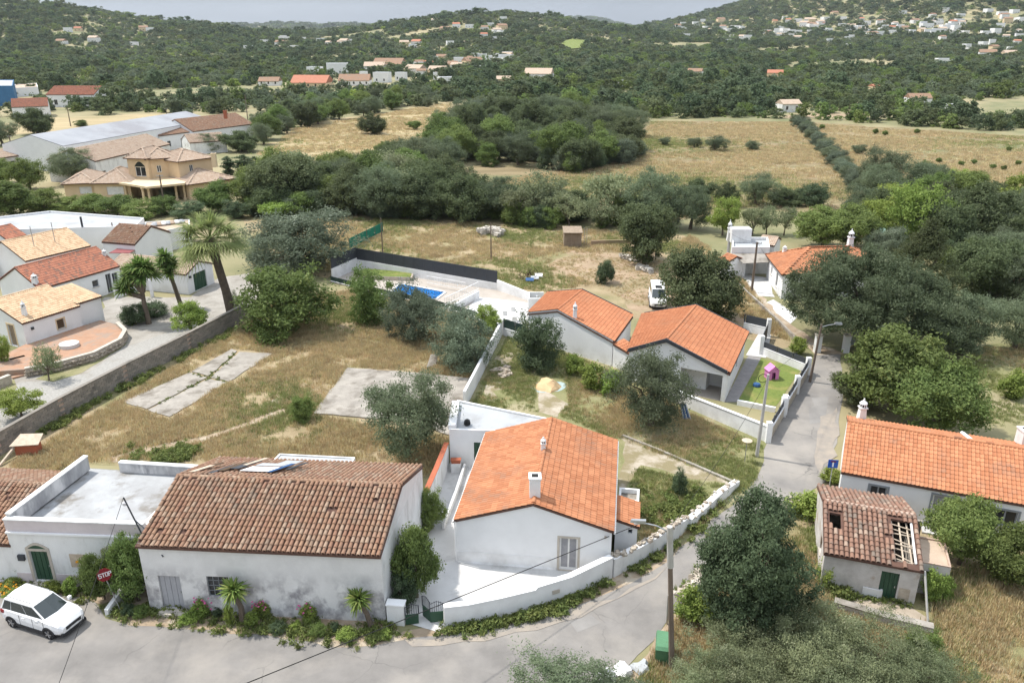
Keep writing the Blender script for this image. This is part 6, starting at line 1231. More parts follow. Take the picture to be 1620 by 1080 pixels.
# stop sign with lettering
def strokes(t, o, X, Z, n, letters, h, m, name='lettering'):
    G = {'S': [(1, 1, 0, 1), (0, 1, 0, .5), (0, .5, 1, .5), (1, .5, 1, 0), (1, 0, 0, 0)], 'T': [(0, 1, 1, 1), (.5, 1, .5, 0)], 'O': [(0, 0, 1, 0), (1, 0, 1, 1), (1, 1, 0, 1), (0, 1, 0, 0)], 'P': [(0, 0, 0, 1), (0, 1, 1, 1), (1, 1, 1, .5), (1, .5, 0, .5)], 'I': [(.5, 0, .5, .68), (.5, .84, .5, 1)]}
    mb = MB(); x = 0; w = h*.55; k = h*.09
    for ch in letters:
        for a, b, c, d in G[ch]:
            p, q = o+X*(x+a*w)+Z*(b*h), o+X*(x+c*w)+Z*(d*h); dr = (q-p).normalized(); s = n.cross(dr); p, q = p-dr*k, q+dr*k; mb.face([p-s*k, q-s*k, q+s*k, p+s*k])
        x += w*1.45
    return mb.build(name, m, t)
b = P(193, 970); t = thing('stop_sign', 'red octagonal STOP sign on a thin post by the white ramp wall', 'sign', b); tp = b+Vector((-.55, .1, 2.45)); mb = MB(); mb.tube([b, tp], .03, 6); mb.build('post', 'metal', t)
X = Vector((.86, .5, .08)).normalized(); n = Vector((.5, -.82, .25)).normalized(); n = (n-X*n.dot(X)).normalized(); Z = n.cross(X)*-1; Z = Z if Z.z > 0 else -Z; c = tp+Z*.0-n*-.05
ring = [c + X*.37*math.cos(a) + Z*.37*math.sin(a) for a in np.linspace(math.pi/8, 2*math.pi+math.pi/8, 9)[:-1]]; mb = MB(); mb.hexa([p-n*.02 for p in ring], ring); pl = mb.build('plate', 'sign_red', t); strokes(pl, c-X*.26-Z*.10+n*.006, X, Z, n, 'STOP', .2, 'sign_white')
b = P(1309, 786); t = thing('blue_sign', 'square blue sign with a white bar at the corner of the long house', 'sign', b); tp = b+Vector((0, 0, height_at(b, 733))); mb = MB(); mb.tube([b, tp], .03, 6); mb.build('post', 'metal', t); X = Vector((1, -.12, 0)).normalized(); Z = Vector((0, .0, 1)); n = X.cross(Z); c = tp+n*.04; mb = MB(); q = [c-X*.32-Z*.3, c+X*.32-Z*.3, c+X*.32+Z*.3, c-X*.32+Z*.3]; mb.hexa([p-n*.02 for p in q], q); pl = mb.build('plate', 'sign_blue', t); mb = MB(); f = lambda a, b: c+X*a+Z*b+n*.006; mb.face([f(-.05, -.22), f(.05, -.22), f(.05, .12), f(-.05, .12)]); mb.build('white_bar', 'sign_white', pl); mb = MB(); mb.face([f(-.17, .13), f(.17, .13), f(.17, .21), f(-.17, .21)]); mb.build('red_bar', 'sign_red', pl)
wall_run('ramp_wall', 'slanting white wall stub beside the stop sign', [P(170, 975), P(205, 942)], [.45, 1.0], .22, 'plaster')
# green bin
b = P(1048, 1042); t = thing('wheeled_bin', 'green wheeled waste container beside the lamp post', 'bin', b); u = Vector((.97, -.2, 0)); v = Vector((.2, .97, 0)); q = lambda a, c, z: b+u*a+v*c+Vector((0, 0, z)); mb = MB()
mb.hexa([q(-.28, -.42, .15), q(.28, -.42, .15), q(.28, .42, .15), q(-.28, .42, .15)], [q(-.36, -.58, 1.05), q(.36, -.58, 1.05), q(.36, .58, 1.05), q(-.36, .58, 1.05)]); bd = mb.build('body', 'bin_green', t)
mb = MB(); mb.hexa([q(-.40, -.63, 1.055), q(.40, -.63, 1.055), q(.40, .63, 1.055), q(-.40, .63, 1.055)], [q(-.36, -.5, 1.2), q(.36, -.5, 1.2), q(.36, .55, 1.28), q(-.36, .55, 1.28)]); mb.build('lid', 'bin_green', t)
for a in (-.27, .27):
    for c in (-.38, .38): mb = MB(); p = q(a, c, .09); mb.tube([p-u*.03, p+u*.03], .09, 10); mb.build('wheel', 'rubber', t)
for c in (-.3, 0, .3): mb = MB(); mb.hexa([q(-.36, c-.03, .2), q(-.29, c-.03, .2), q(-.29, c+.03, .2), q(-.36, c+.03, .2)], [q(-.4, c-.03, 1.0), q(-.36, c-.03, 1.0), q(-.36, c+.03, 1.0), q(-.4, c+.03, 1.0)]); mb.build('rib', 'bin_green', bd)
# pink playhouse, toys
p = P(1224, 601); t = thing('playhouse', 'pink plastic playhouse on the lawn', 'playhouse', p); mb = MB(); f = Wall((p.x-.6, p.y-.1), (p.x+.55, p.y+.12)); k = f.n*1.0; FLp, FRp = Vector((p.x-.5, p.y-.1)), Vector((p.x+.45, p.y+.1)); nn = f.n.xy*.85
wsl = [Wall(FLp, FRp), Wall(FRp, FRp+nn), Wall(FRp+nn, FLp+nn), Wall(FLp+nn, FLp)]; od = (.3, 0, .65, .72); wsl[0].face(mb, 0, .85, [od], .05, top=[(0, .85), (wsl[0].L/2, 1.3), (wsl[0].L, .85)]); wsl[1].face(mb, 0, .85, [(.25, .35, .6, .7)], .05); wsl[2].face(mb, 0, .85, top=[(0, .85), (wsl[2].L/2, 1.3), (wsl[2].L, .85)]); wsl[3].face(mb, 0, .85); mb.build('wall', 'pink', t)
A = lerp(FLp, FRp, .5).to_3d()+Vector((0, 0, 1.3)); Bq = A+nn.to_3d()
for a, b2 in ((FLp, 0), (FRp, 1)): mb = MB(); e0 = a.to_3d()+Vector((0, 0, .82)); e1 = e0+nn.to_3d(); sx = (a-lerp(FLp, FRp, .5)).to_3d().normalized()*.08-nn.to_3d()*.05; q4 = [e0+sx, e1+sx+nn.to_3d()*.1, Bq+nn.to_3d()*.05, A-nn.to_3d()*.05]; mb.hexa(q4, [v+Vector((0, 0, .05)) for v in q4]); mb.build('roof_panel', 'pink', t)
mb = MB(); wsl[0].bar(mb, .32, .01, .63, .7, .25, .3); mb.build('doorway', 'purple', t)
p = P(1197, 611); t = thing('toy', 'small blue toy lying on the lawn', 'toy', p); mb = MB(); mb.lathe(p, [(.3, .02), (.36, .1), (.3, .28), (.15, .32)], 8); mb.build('toy', 'blue_plastic', t)
p = P(1087, 665); t = thing('folded_parasol', 'dark blue bundle leaning at the white front wall', 'parasol', p)
for k in range(5): mb = MB(); mb.tube([p+Vector((.14*k-.3, 0, .1)), p+Vector((.1*k-.5, .6, 1.2))], .06, 5); mb.build('rod', 'blue_plastic' if k % 2 else 'metal', t)
p = P(1043, 1063); 
for k, (px, py, m) in enumerate(((985, 1062, 'plaster_clean'), (1012, 1058, 'annex_roof'), (960, 1072, 'lamp_glass'))): p = P(px, py); t = thing('rubbish_bag', ['white sacks under the tree at the bottom edge', 'pale sack beside the bin clearing', 'grey sheet under the tree at the bottom edge'][k], 'sack', p); mb = MB(); mb.lathe(p, [(.38, 0), (.46, .12), (.36, .28), (.1, .34)], 10); mb.v = [(x+.12*math.sin(9*y), y+.08*math.sin(11*x), z*(1+.4*math.sin(6*x))) for x, y, z in mb.v]; mb.build('sack', m, t, True)
p = P(1137, 722); t = thing('satellite_dish', 'small pale dish on a post in the scrub plot', 'dish', P(1178, 730)); p = P(1178, 730); mb = MB(); mb.tube([p, p+Vector((0, 0, 1.6))], .03, 5); mb.build('post', 'metal', t); mb = MB(); mb.lathe(p+Vector((0, 0, 1.6)), [(.05, 0), (.25, .05), (.38, .14)], 12); mb.build('dish', 'wood_pale', t)
# ------------------------------------------------------------------ trees and plants, nearest first
T = tpx
T('olive_tree', 'olive', 'silvery olive tree in the empty plot beside the flat annex', 645, 722, 597, 132, var=0, rz=1)
T('olive_tree', 'olive', 'silvery olive tree with slanting trunk in front of the modern house porch', 1030, 672, 562, 122, var=1, rz=2)
T('olive_tree', 'silver', 'large dark silvery olive tree beside the fan palm', 468, 428, 338, 168, var=0, rz=0)
T('garden_tree', 'bush', 'broad bright green bush beside the block wall end', 458, 525, 428, 140, var=0, rz=0)
T('shrub', 'bush', 'tall rounded green shrub in front of the pool fence', 587, 508, 430, 70, 'shrub', var=1)
T('shrub', 'silver', 'silver-leaved shrub in front of the swimming pool', 656, 540, 460, 92, 'shrub', var=1)
T('shrub', 'silver', 'silvery round tree between the pool shrub and the white plot wall', 735, 578, 494, 102, 'shrub', var=0, rz=2.2)
T('shrub', 'lime', 'lime green shrub peeping over the silvery tree at the pool end', 772, 530, 486, 40, 'shrub')
T('shrub', 'darkbush', 'dense dark shrub against the white wing of the modern house', 853, 580, 503, 74, 'shrub')
for k, (x, y, ty, w, s) in enumerate(((908, 592, 562, 32, 'leftmost small'), (938, 614, 578, 38, 'middle small'), (968, 622, 588, 36, 'rightmost small'))): T('citrus_bush', 'limebush', s+' lime green bush below the white wing wall', x, y, ty, w, 'shrub')
T('shrub', 'bush', 'small round bush alone near the chalky patch', 480, 664, 628, 38, 'shrub')
T('shrub', 'darkbush', 'small dark bush standing alone in the scrub plot above the lane', 1074, 782, 745, 26, 'shrub')
T('citrus_tree', 'broad', 'leafy citrus tree over the green courtyard gate', 660, 945, 838, 78, var=0); T('shrub', 'bush', 'green shrub along the barn gable in the passage', 682, 836, 776, 46, 'shrub')
T('shrub', 'darkbush', 'dark climber at the foot of the barn gable', 640, 962, 905, 40, 'shrub')
T('garden_tree', 'broad', 'leafy green tree at the corner of the flat-roofed house', 220, 950, 850, 76, var=1); T('garden_tree', 'broad', 'smaller leafy tree in front of the second arched window', 166, 948, 878, 52, var=2)
T('ash_tree', 'ash', 'big dark leafy tree between lane and ruin', 1174, 995, 796, 152); 
for k, (x, y, h, w, lb) in enumerate(((1175, 1062, 1.7, 4.2, 'grey-brown scrub bush at the bottom edge below the dark leafy tree'), (1275, 1058, 2.3, 4.8, 'tallest grey-brown scrub bush at the bottom edge'), (1370, 1072, 2.0, 4.6, 'grey-brown scrub bush at the bottom edge below the ruin terrace'), (1450, 1095, 1.7, 3.4, 'grey-brown scrub bush at the bottom edge right of the others'), (1225, 1120, 1.9, 5.0, 'scrub bush cut by the bottom edge left of centre of the scrub'), (1345, 1130, 1.9, 5.0, 'scrub bush cut by the bottom edge right of centre of the scrub'), (1110, 1092, 1.3, 3.0, 'grey-brown scrub bush at the bottom edge nearest the bin'))): tree('scrub_bush', 'thin', lb, P(x, y), h*(1.3 if x > 1000 else 1), w*(1.12 if x > 1000 else 1), 'bush', 'scrub along the bottom edge')
tree('leafy_tree', 'olive', 'olive-green leafy tree cut by the bottom edge left of the bin', P(895, 1150), 2.9, 5.0, var=1, rz=1); tree('leafy_tree', 'olive', 'lower leafy tree at the bottom edge beside the pale sacks', P(985, 1140), 1.9, 3.4, var=2, rz=1)
T('shrub', 'limebush', 'low green bush under the dark leafy tree by the lane', 1100, 985, 935, 60, 'shrub'); T('shrub', 'bush', 'dark green bush right of the scrubby bush at the bottom', 1455, 1045, 1000, 60, 'shrub')
T('fig_tree', 'broad', 'bright green fig tree between the ruin annex and the long house', 1517, 892, 800, 106, var=2, rz=1); T('fig_tree', 'broad', 'lower green fig tree at the right picture edge', 1588, 918, 838, 100, var=0)
T('shrub', 'limebush', 'green ivy bush at the lane edge above the ruin', 1275, 818, 783, 56, 'shrub'); T('shrub', 'limebush', 'green bush around the blue sign', 1314, 764, 742, 30, 'shrub'); T('shrub', 'limebush', 'green weeds climbing the ruin annex wall', 1468, 950, 905, 30, 'shrub'); T('shrub', 'limebush', 'small green bush right of the ruin annex', 1490, 945, 912, 26, 'shrub'); T('shrub', 'limebush', 'small green bush at the corner of the ruin wall', 1305, 925, 888, 30, 'shrub')
T('umbrella_tree', 'acacia', 'huge dark umbrella-shaped tree over the lane end', 1370, 545, 404, 244); T('conifer', 'conifer', 'dark brownish conifer behind the umbrella tree', 1450, 478, 345, 118)
T('leafy_tree', 'broad', 'bright green tree between the umbrella tree and the long house', 1410, 650, 528, 165, var=1, rz=3); T('leafy_tree', 'broad', 'wide green tree above the long house roof', 1478, 690, 588, 140, var=2, rz=1); T('leafy_tree', 'carob', 'dark round tree left of the bright tree at the lane end', 1350, 640, 590, 60)
T('leafy_tree', 'olive', 'grey-green tree right of the umbrella tree', 1520, 560, 466, 120, var=2); T('leafy_tree', 'olive', 'grey-green tree cut by the right edge', 1605, 550, 470, 90, var=0); T('leafy_tree', 'carob', 'dark tree behind the grey-green pair', 1560, 470, 385, 110, var=1); T('leafy_tree', 'broad', 'green tree at the right edge below the conifer', 1610, 470, 400, 90); T('leafy_tree', 'lime', 'yellow-green tree behind the conifer', 1450, 400, 296, 85); T('leafy_tree', 'carob', 'broad dark tree right of the yellow-green tree', 1545, 390, 300, 130, var=2); T('leafy_tree', 'broad', 'green tree between hip-roofed house and conifer', 1345, 395, 330, 90); T('leafy_tree', 'broad', 'green tree left of the green-roofed shed', 1300, 392, 332, 80); T('leafy_tree', 'broad', 'tree right of the yellow-green tree by the field', 1400, 350, 300, 60)
T('shrub', 'limebush', 'small yellow-green tree on the grass at the right edge', 1598, 628, 590, 44, 'shrub'); T('shrub', 'limebush', 'bush at the foot of the lane gatepost', 1262, 560, 535, 24, 'shrub')
T('leafy_tree', 'carob', 'big dark tree behind the parked van', 1105, 505, 400, 128, var=0); T('leafy_tree', 'carob', 'dark tree at the sandy yard beside the rocks', 1020, 418, 328, 92, var=1); T('shrub', 'darkbush', 'small round dark bush in the sandy yard', 957, 448, 413, 32, 'shrub')
T('leafy_tree', 'olive', 'grey olive tree standing at the corner of the big dry field', 1092, 362, 295, 66); T('leafy_tree', 'lime', 'green round tree beside the grey olive at the dry field', 1143, 372, 315, 48); T('leafy_tree', 'carob', 'dark tree behind the grey olive', 1100, 320, 285, 50)
for k, (x, s) in enumerate(((1190, 'first'), (1212, 'second'), (1240, 'third'))): T('almond_tree', 'almond', s+' of three thin almond trees behind the flat white house', x, 372, 328, 40)
for k, (x, y, ty, w) in enumerate(((1195, 325, 278, 60), (1150, 325, 292, 40), (1240, 325, 300, 50), (1285, 326, 292, 46), (1270, 318, 300, 40))): T('hedge_tree', ['olive', 'carob', 'carob', 'darkbush', 'carob'][k], 'dark bushy tree in the hedge across the near edge of the dry field', x, y, ty, w, group='hedge at the dry field')
for k, (x, y, w) in enumerate(((1050, 230, 20), (1098, 233, 24), (1131, 239, 36), (1190, 238, 24), (1357, 244, 24))): T('field_olive', 'olive', ['smallest olive at the left of the row in the dry field', 'second olive of the row in the dry field', 'largest olive of the row in the dry field', 'fourth olive of the row in the dry field', 'single olive in the right-hand dry field'][k], x, y, y-w*.62, w)
for k in range(22):
    f = k/21; x, y = lerp(1262, 1360, f**1.1)+(k % 2)*8-4, lerp(195, 300, f**1.15); T('row_olive', 'silver' if k % 3 else 'olive', 'olive tree in the double row between the two dry fields', x, y, y-13-8*f, 22+12*f, group='olive row between the dry fields')
for k, (x, y) in enumerate(((1275, 208), (1300, 205), (1385, 212), (1400, 215), (1450, 212), (1330, 262), (1395, 265), (1485, 258), (1520, 263), (1540, 260), (1570, 268), (1588, 270), (1596, 240), (1610, 262))): T('field_sapling', 'broad', 'small sapling dotted over the right-hand dry field', x, y, y-8, 9, 'sapling', group='saplings in the right-hand field')
# left garden
T('orange_tree', 'lime', 'small round orange tree by the block wall near the yuccas', 305, 527, 480, 50); T('orange_tree', 'lime', 'small bright tree beside the drive at the left edge', 35, 660, 618, 62); T('shrub', 'almond', 'reddish shrub in front of the terrace wall', 78, 602, 548, 46, 'shrub'); T('shrub', 'lime', 'small green plant by the bungalow door', 8, 580, 532, 26, 'shrub'); T('shrub', 'almond', 'thin bare shrub at the foot of the fan palm', 374, 500, 462, 20, 'shrub')
for k, (x, y, ty, w) in enumerate(((215, 512, 482, 45), (245, 500, 478, 45))): T('shrub', 'darkbush', ['dark low shrub under the tall yucca, left one', 'dark low shrub under the tall yucca, right one'][k], x, y, ty, w, 'shrub')
def ysz(bx, by, ty): b = P(bx, by); return b, height_at(b, ty)
b, h = ysz(236, 512, 405); R = h*.215
yucca('tall branching yucca in the gravel garden', b, [([(0, 0, -.1), (-.15, 0, h*.3), (-.1, 0, h*.5)], []), ([(-.1, 0, h*.48), (-.9, 0, h*.62), (-1.3, .1, h*.72)], [(-1.3, .1, h*.72), (-.75, .3, h*.78)]), ([(-.1, 0, h*.48), (.3, 0, h*.7), (.5, 0, h*.84)], [(.5, 0, h*.84), (.1, -.3, h*.72), (.95, .2, h*.75)]), ([(-.1, 0, h*.48), (-.2, .2, h*.7), (-.2, .2, h*.85)], [(-.2, .2, h*.86)]), ([(-.12, 0, h*.4), (-1.5, 0, h*.45), (-2.0, 0, h*.5)], [(-2.0, 0, h*.52), (-1.6, .2, h*.6)])], R, 170, 'garden yuccas')
b, h = ysz(288, 487, 392); yucca('slender two-headed yucca beside the garage', b, [([(0, 0, -.1), (-.5, 0, h*.4), (-.9, 0, h*.65)], []), ([(-.9, 0, h*.6), (-1.1, 0, h*.8), (-1.1, 0, h*.86)], [(-1.1, 0, h*.86), (-1.5, .1, h*.72)]), ([(-.9, 0, h*.6), (-.5, 0, h*.72), (-.4, 0, h*.75)], [(-.4, 0, h*.74), (-.7, -.2, h*.62)])], h*.21, 170, 'garden yuccas')
b, h = ysz(210, 512, 493); yucca('low spiky agave in the gravel at the yucca foot', b, [([(0, 0, -.05), (0, 0, .1)], [(0, 0, .2)])], .9, 60, None, 'agave_plant')
b, h = ysz(384, 985, 905); yucca('single-stem yucca in front of the barn window', b, [([(0, 0, -.1), (.05, 0, h*.3), (-.2, 0, h*.62)], [(-.25, 0, h*.66)])], h*.30, 130, 'street yuccas'); b, h = ysz(590, 995, 922); yucca('single-stem yucca near the barn corner by the gate', b, [([(0, 0, -.1), (-.25, 0, h*.35), (-.6, 0, h*.62)], [(-.65, 0, h*.66)])], h*.30, 130, 'street yuccas')
b = P(368, 502); fan_palm('tall fan palm with shaggy crown at the end of the drive', b, height_at(b, 378), 4.1, (-1.3, 0))
# street bed plants
rb = random.Random(8)
bed = [(300, 985), (318, 965), (345, 975), (365, 985), (400, 990), (420, 975), (440, 1000), (468, 995), (490, 985), (505, 1005), (530, 1000), (548, 1010), (610, 1008), (225, 975), (205, 972), (85, 938), (115, 940), (140, 940), (40, 915), (20, 930)]
for k, (x, y) in enumerate(bed): T('bed_plant', ['limebush', 'bush', 'darkbush', 'limebush'][k % 4], ['yellow-green', 'mid-green', 'dark green', 'yellow-green'][k % 4]+' low leafy plant in the flower bed along the street front', x, y, y-rb.uniform(10, 26), rb.uniform(14, 28), 'plant', group='street bed plants')
for k, (x, y, m) in enumerate(((418, 960, 'flower_pink'), (490, 965, 'flower_pink'), (320, 960, 'flower_pink'), (15, 922, 'flower_orange'), (22, 930, 'flower_orange'), (60, 938, 'flower_pink'))):
    p = P(x, y+14); t = thing('flowering_plant', ['pink rose bush in front of the barn right of its yucca', 'pink rose bush near the barn corner', 'pink rose bush by the barn window', 'orange flowers left of the arched door', 'orange flowers nearest the left edge', 'pink flowers beside the arched door step'][k], 'plant', p); mb = MB(); r = random.Random(k)
    for i in range(26): q = p+Vector((r.gauss(0, .25), r.gauss(0, .2), r.uniform(.5, 1.15) if k < 3 else r.uniform(.2, .5))); mb.lathe(q, [(.02, 0), (.065, .03), (.03, .07)], 5)
    mb.build('blossom', m, t); link('foliage', PROTO['limebush'][0][0], t, scale=(.38, .38, .45 if k < 3 else .2))
for k, (x, y) in enumerate(((560, 745), (585, 640))): pass
# villa garden, hedges
VG = 'garden bushes round the villa'
for k, (x, y, ty, w, s) in enumerate([(20, 345, 290, 90, 'broad'), (70, 335, 300, 60, 'bush'), (110, 335, 312, 50, 'bush'), (150, 338, 308, 55, 'broad'), (185, 342, 312, 60, 'broad'), (225, 345, 318, 55, 'bush'), (260, 340, 312, 50, 'bush'), (300, 345, 320, 55, 'darkbush'), (345, 335, 290, 62, 'broad'), (375, 345, 318, 45, 'darkbush'), (440, 345, 318, 60, 'lime'), (265, 315, 298, 30, 'silver'), (420, 330, 262, 0, 'carob')]):
    if w: T('garden_bush', s, {'broad': 'larger ', 'bush': 'rounded ', 'darkbush': 'dark ', 'lime': 'yellowish ', 'silver': 'silvery '}[s]+'leafy green bush in the hedge below the villa', x, y, ty, w, 'bush', VG)
for k, (x, y, ty, w, s, lb) in enumerate([(118, 290, 235, 75, 'olive', 'grey-green tree left of the villa'), (48, 300, 252, 55, 'broad', 'round green tree left of the grey villa tree'), (5, 290, 255, 45, 'broad', 'round tree at the left edge opposite the villa'), (60, 212, 172, 50, 'carob', 'round dark tree by the straw field at the far left'), (5, 230, 190, 50, 'olive', 'grey tree cut by the left edge near the long shed'), (330, 240, 212, 58, 'olive', 'grey-green tree behind the villa roof'), (383, 240, 208, 52, 'carob', 'dark round tree right of the villa roof'), (385, 285, 248, 30, 'cypress', 'dark upright tree at the villa corner'), (362, 285, 250, 22, 'cypress', 'slim dark tree beside the villa chimney'), (405, 285, 250, 26, 'cypress', 'slim dark tree right of the villa pair'), (128, 200, 190, 20, 'bush', 'small bush on the dry bank above the long shed'), (460, 330, 250, 120, 'carob', 'huge dark tree right of the villa'), (395, 330, 275, 0, 'carob', '')]):
    if w: T('garden_tree', s, lb, x, y, ty, w)
# tree belt between the plots and the fields: single trees
ADJ = {'carob': 'dark green dense ', 'olive': 'silvery grey-green ', 'broad': 'fresh green leafy ', 'almond': 'thin brownish ', 'lime': 'yellow-green ', 'limebush': 'yellow-green ', 'bush': 'mid-green ', 'darkbush': 'dark green ', 'silver': 'silvery '}
def belt(px, n, wr, hr, sp, label, group, name, dmin, avoid=(), seed=0, cap=999):
    pts = rand_in(px, n*8); keep = []
    for p in pts:
        if len(keep) >= min(n, cap): break
        if all((p[0]-q[0])**2+(p[1]-q[1])**2 > dmin*dmin for q in keep): keep.append(p)
    r = random.Random(seed)
    for p in keep:
        w = r.uniform(*wr); s = r.choice(sp); tree(name, s, ADJ[s]+label, Vector((p[0], p[1], 0)), w*r.uniform(*hr), w, group=group)
    return len(keep)
n1 = belt([(400, 345), (400, 305), (560, 288), (650, 285), (720, 320), (1045, 358), (1045, 372), (860, 362), (640, 348), (520, 345)], 60, (6, 10), (.65, .9), ['carob', 'carob', 'carob', 'olive', 'broad', 'almond'], 'tree in the belt between the dry plot and the gold field', 'near tree belt', 'belt_tree', 5.0, seed=1)
n2 = belt([(600, 285), (690, 235), (715, 210), (740, 178), (1005, 200), (1020, 240), (985, 262), (900, 275), (780, 262), (700, 282)], 88, (5, 11), (.6, .95), ['carob', 'carob', 'carob', 'olive', 'olive', 'broad'], 'tree in the dark grove between the two dry fields', 'grove between the fields', 'grove_tree', 5.6, seed=2)
n3 = belt([(410, 235), (470, 205), (560, 190), (640, 172), (690, 170), (640, 160), (540, 172), (450, 185), (400, 215)], 34, (5, 9), (.7, .95), ['olive', 'olive', 'carob', 'broad'], 'tree on the rim of the gold field below the village', 'trees below the village', 'field_edge_tree', 6.5, seed=3)
n4 = belt([(1360, 360), (1380, 300), (1440, 290), (1620, 330), (1720, 400), (1700, 500), (1560, 480), (1500, 440), (1420, 420)], 26, (5, 9), (.75, 1.0), ['broad', 'carob', 'olive', 'lime'], 'garden tree in the dense trees right of the hip-roofed house', 'trees right of the hip-roofed house', 'garden_tree', 5.2, seed=4)
for k, (x, y, ty, w) in enumerate(((590, 212, 182, 44), (610, 250, 225, 30), (655, 205, 192, 22), (600, 205, 188, 24))): T('field_bush', ['carob', 'broad', 'broad', 'olive'][k], ['round green bush in the middle of the gold field', 'upright bush at the lower edge of the gold field', 'small bush at the right of the gold field', 'grey bush touching the middle bush of the gold field'][k], x, y, ty, w, 'bush')
# undergrowth that fills the belt and grove between the single trees
SHR = [bpy.data.objects.new('undergrowth_clump', PROTO[k][0][0]) for k in ('darkbush', 'bush', 'silver', 'limebush')]
def undergrowth(name, px, n, label, smin, smax):
    p = rand_in(px, n); p = np.concatenate([p, np.zeros((len(p), 1))], 1); m = len(p); scatter(name, p, SHR, RNG.choice(4, m, p=[.4, .3, .22, .08]), RNG.uniform(smin, smax, m), label, 'undergrowth')
undergrowth('undergrowth', [(400, 345), (400, 305), (560, 288), (650, 285), (720, 320), (1045, 358), (1045, 372), (860, 362), (640, 348), (520, 345)], 150, 'bushy undergrowth between the trees of the near belt', .6, 1.3)
undergrowth('undergrowth', [(600, 285), (690, 235), (715, 210), (740, 178), (1005, 200), (1020, 240), (985, 262), (900, 275), (780, 262), (700, 282)], 150, 'bushy undergrowth in the grove between the fields', .7, 1.5)
undergrowth('undergrowth', [(1390, 420), (1380, 310), (1440, 296), (1620, 335), (1720, 400), (1700, 470), (1560, 460), (1480, 430)], 80, 'undergrowth among the trees right of the hip-roofed house', .5, 1.1)
# ------------------------------------------------------------------ grass and weeds
def grass(name, px, n, label, mixed=.25, smin=.5, smax=1.2, avoid=()):
    p = rand_in(px, n); p = np.concatenate([p, np.zeros((len(p), 1))], 1)
    # grass grows in drifts, not evenly
    d = np.sin(p[:, 0]*.9+np.sin(p[:, 1]*.5)*2)+np.sin(p[:, 1]*.8+np.sin(p[:, 0]*.43)*2)+RNG.normal(0, .8, len(p)); p = p[d > -.7]
    for av in avoid: p = p[~inside(p[:, 0], p[:, 1], wpoly(av))]
    m = len(p); g = np.sin(p[:, 0]*.31+1.3)+np.sin(p[:, 1]*.27+p[:, 0]*.1)+RNG.normal(0, .5, m); idx = np.where(g > 1.9-mixed*4, RNG.integers(3, 5, m), RNG.integers(0, 3, m))
    scatter(name, p, TUFT, idx, RNG.uniform(smin, smax, m), label, 'grass')
PADS = [[(190, 640), (303, 586), (366, 551), (436, 559), (268, 664)], [(494, 658), (550, 580), (752, 598), (712, 694)], [(160, 728), (230, 708), (320, 690), (390, 668), (450, 645), (455, 651), (392, 676), (320, 699), (235, 718)]]
grass('dry_grass', [(20, 735), (390, 512), (440, 475), (560, 460), (700, 490), (788, 525), (735, 640), (690, 745), (640, 765), (300, 728), (140, 730), (30, 760)], 34000, 'tall dry straw grass covering the empty plot', .14, .5, 1.3, PADS)
grass('dry_grass', [(400, 420), (420, 350), (560, 345), (800, 356), (1060, 372), (1100, 400), (1060, 400), (900, 400), (860, 420), (940, 450), (850, 465), (790, 445), (570, 405), (530, 430)], 15000, 'dry grass behind the pool screen', .36, .6, 1.4)
grass('scrub_grass', [(745, 640), (805, 530), (850, 540), (1010, 605), (1085, 650), (1205, 705), (1195, 760), (1110, 830), (1050, 870), (1015, 860), (985, 700), (880, 655)], 17000, 'patchy green and dry grass between the two white houses', .62, .35, .9, [[(980, 695), (1040, 716), (1120, 746), (1160, 768), (1100, 762), (1010, 740), (990, 780)], [(850, 595), (895, 600), (900, 640), (880, 660), (845, 650)]])
grass('roadside_grass', [(1085, 962), (1140, 900), (1260, 805), (1300, 790), (1310, 930), (1325, 965), (1475, 1010), (1480, 960), (1500, 900), (1640, 880), (1800, 1000), (1800, 1250), (800, 1250), (1000, 1090)], 17000, 'dry grass around the ruin', .42, .5, 1.3)
grass('orchard_grass', [(1350, 600), (1500, 650), (1640, 690), (1800, 660), (1800, 530), (1560, 548), (1480, 590)], 6000, 'greenish grass under the trees at the right edge', .7, .4, .9)
grass('yard_grass', [(840, 432), (900, 405), (1000, 390), (1060, 420), (1120, 470), (1010, 490), (960, 458)], 2600, 'sparse dry tufts on the sandy yard', .2, .3, .7)
grass('bank_grass', [(1090, 372), (1120, 392), (1180, 450), (1250, 540), (1200, 520), (1130, 470), (1060, 400)], 4500, 'tall dry grass on the bank beside the lane', .15, .6, 1.4)
def field_grass(px, n, label, smin, smax):
    p = rand_in(px, n); p = np.concatenate([p, np.zeros((len(p), 1))], 1); d = np.sin(p[:, 1]*.33+np.sin(p[:, 0]*.05)*3)*.7+np.sin(p[:, 0]*.09+np.sin(p[:, 1]*.13)*2)+RNG.normal(0, 1.0, len(p)); p = p[d > -.4]; m = len(p)
    scatter('field_grass', p, TUFT, np.where(np.sin(p[:, 0]*.05)+np.sin(p[:, 1]*.09)+RNG.normal(0, .6, m) > 1.0, 3, RNG.integers(0, 3, m)), np.stack([RNG.uniform(smin, smax, m)]*2+[RNG.uniform(smin, smax, m)*.6], 1), label, 'grass')
field_grass([(408, 245), (470, 203), (560, 188), (715, 162), (700, 205), (620, 255), (560, 262), (440, 250)], 7000, 'golden stubble of the field below the village', 1.6, 3.0)
field_grass([(965, 262), (1015, 225), (1030, 193), (1255, 194), (1300, 240), (1355, 298), (1340, 330), (1180, 328), (1070, 345), (1040, 325), (760, 290)], 20000, 'dry grass of the field left of the olive row', 1.5, 3.0)
field_grass([(1275, 196), (1620, 217), (1750, 222), (1750, 330), (1620, 318), (1430, 298), (1390, 298), (1335, 250)], 16000, 'dry grass of the field right of the olive row', 1.5, 3.0)
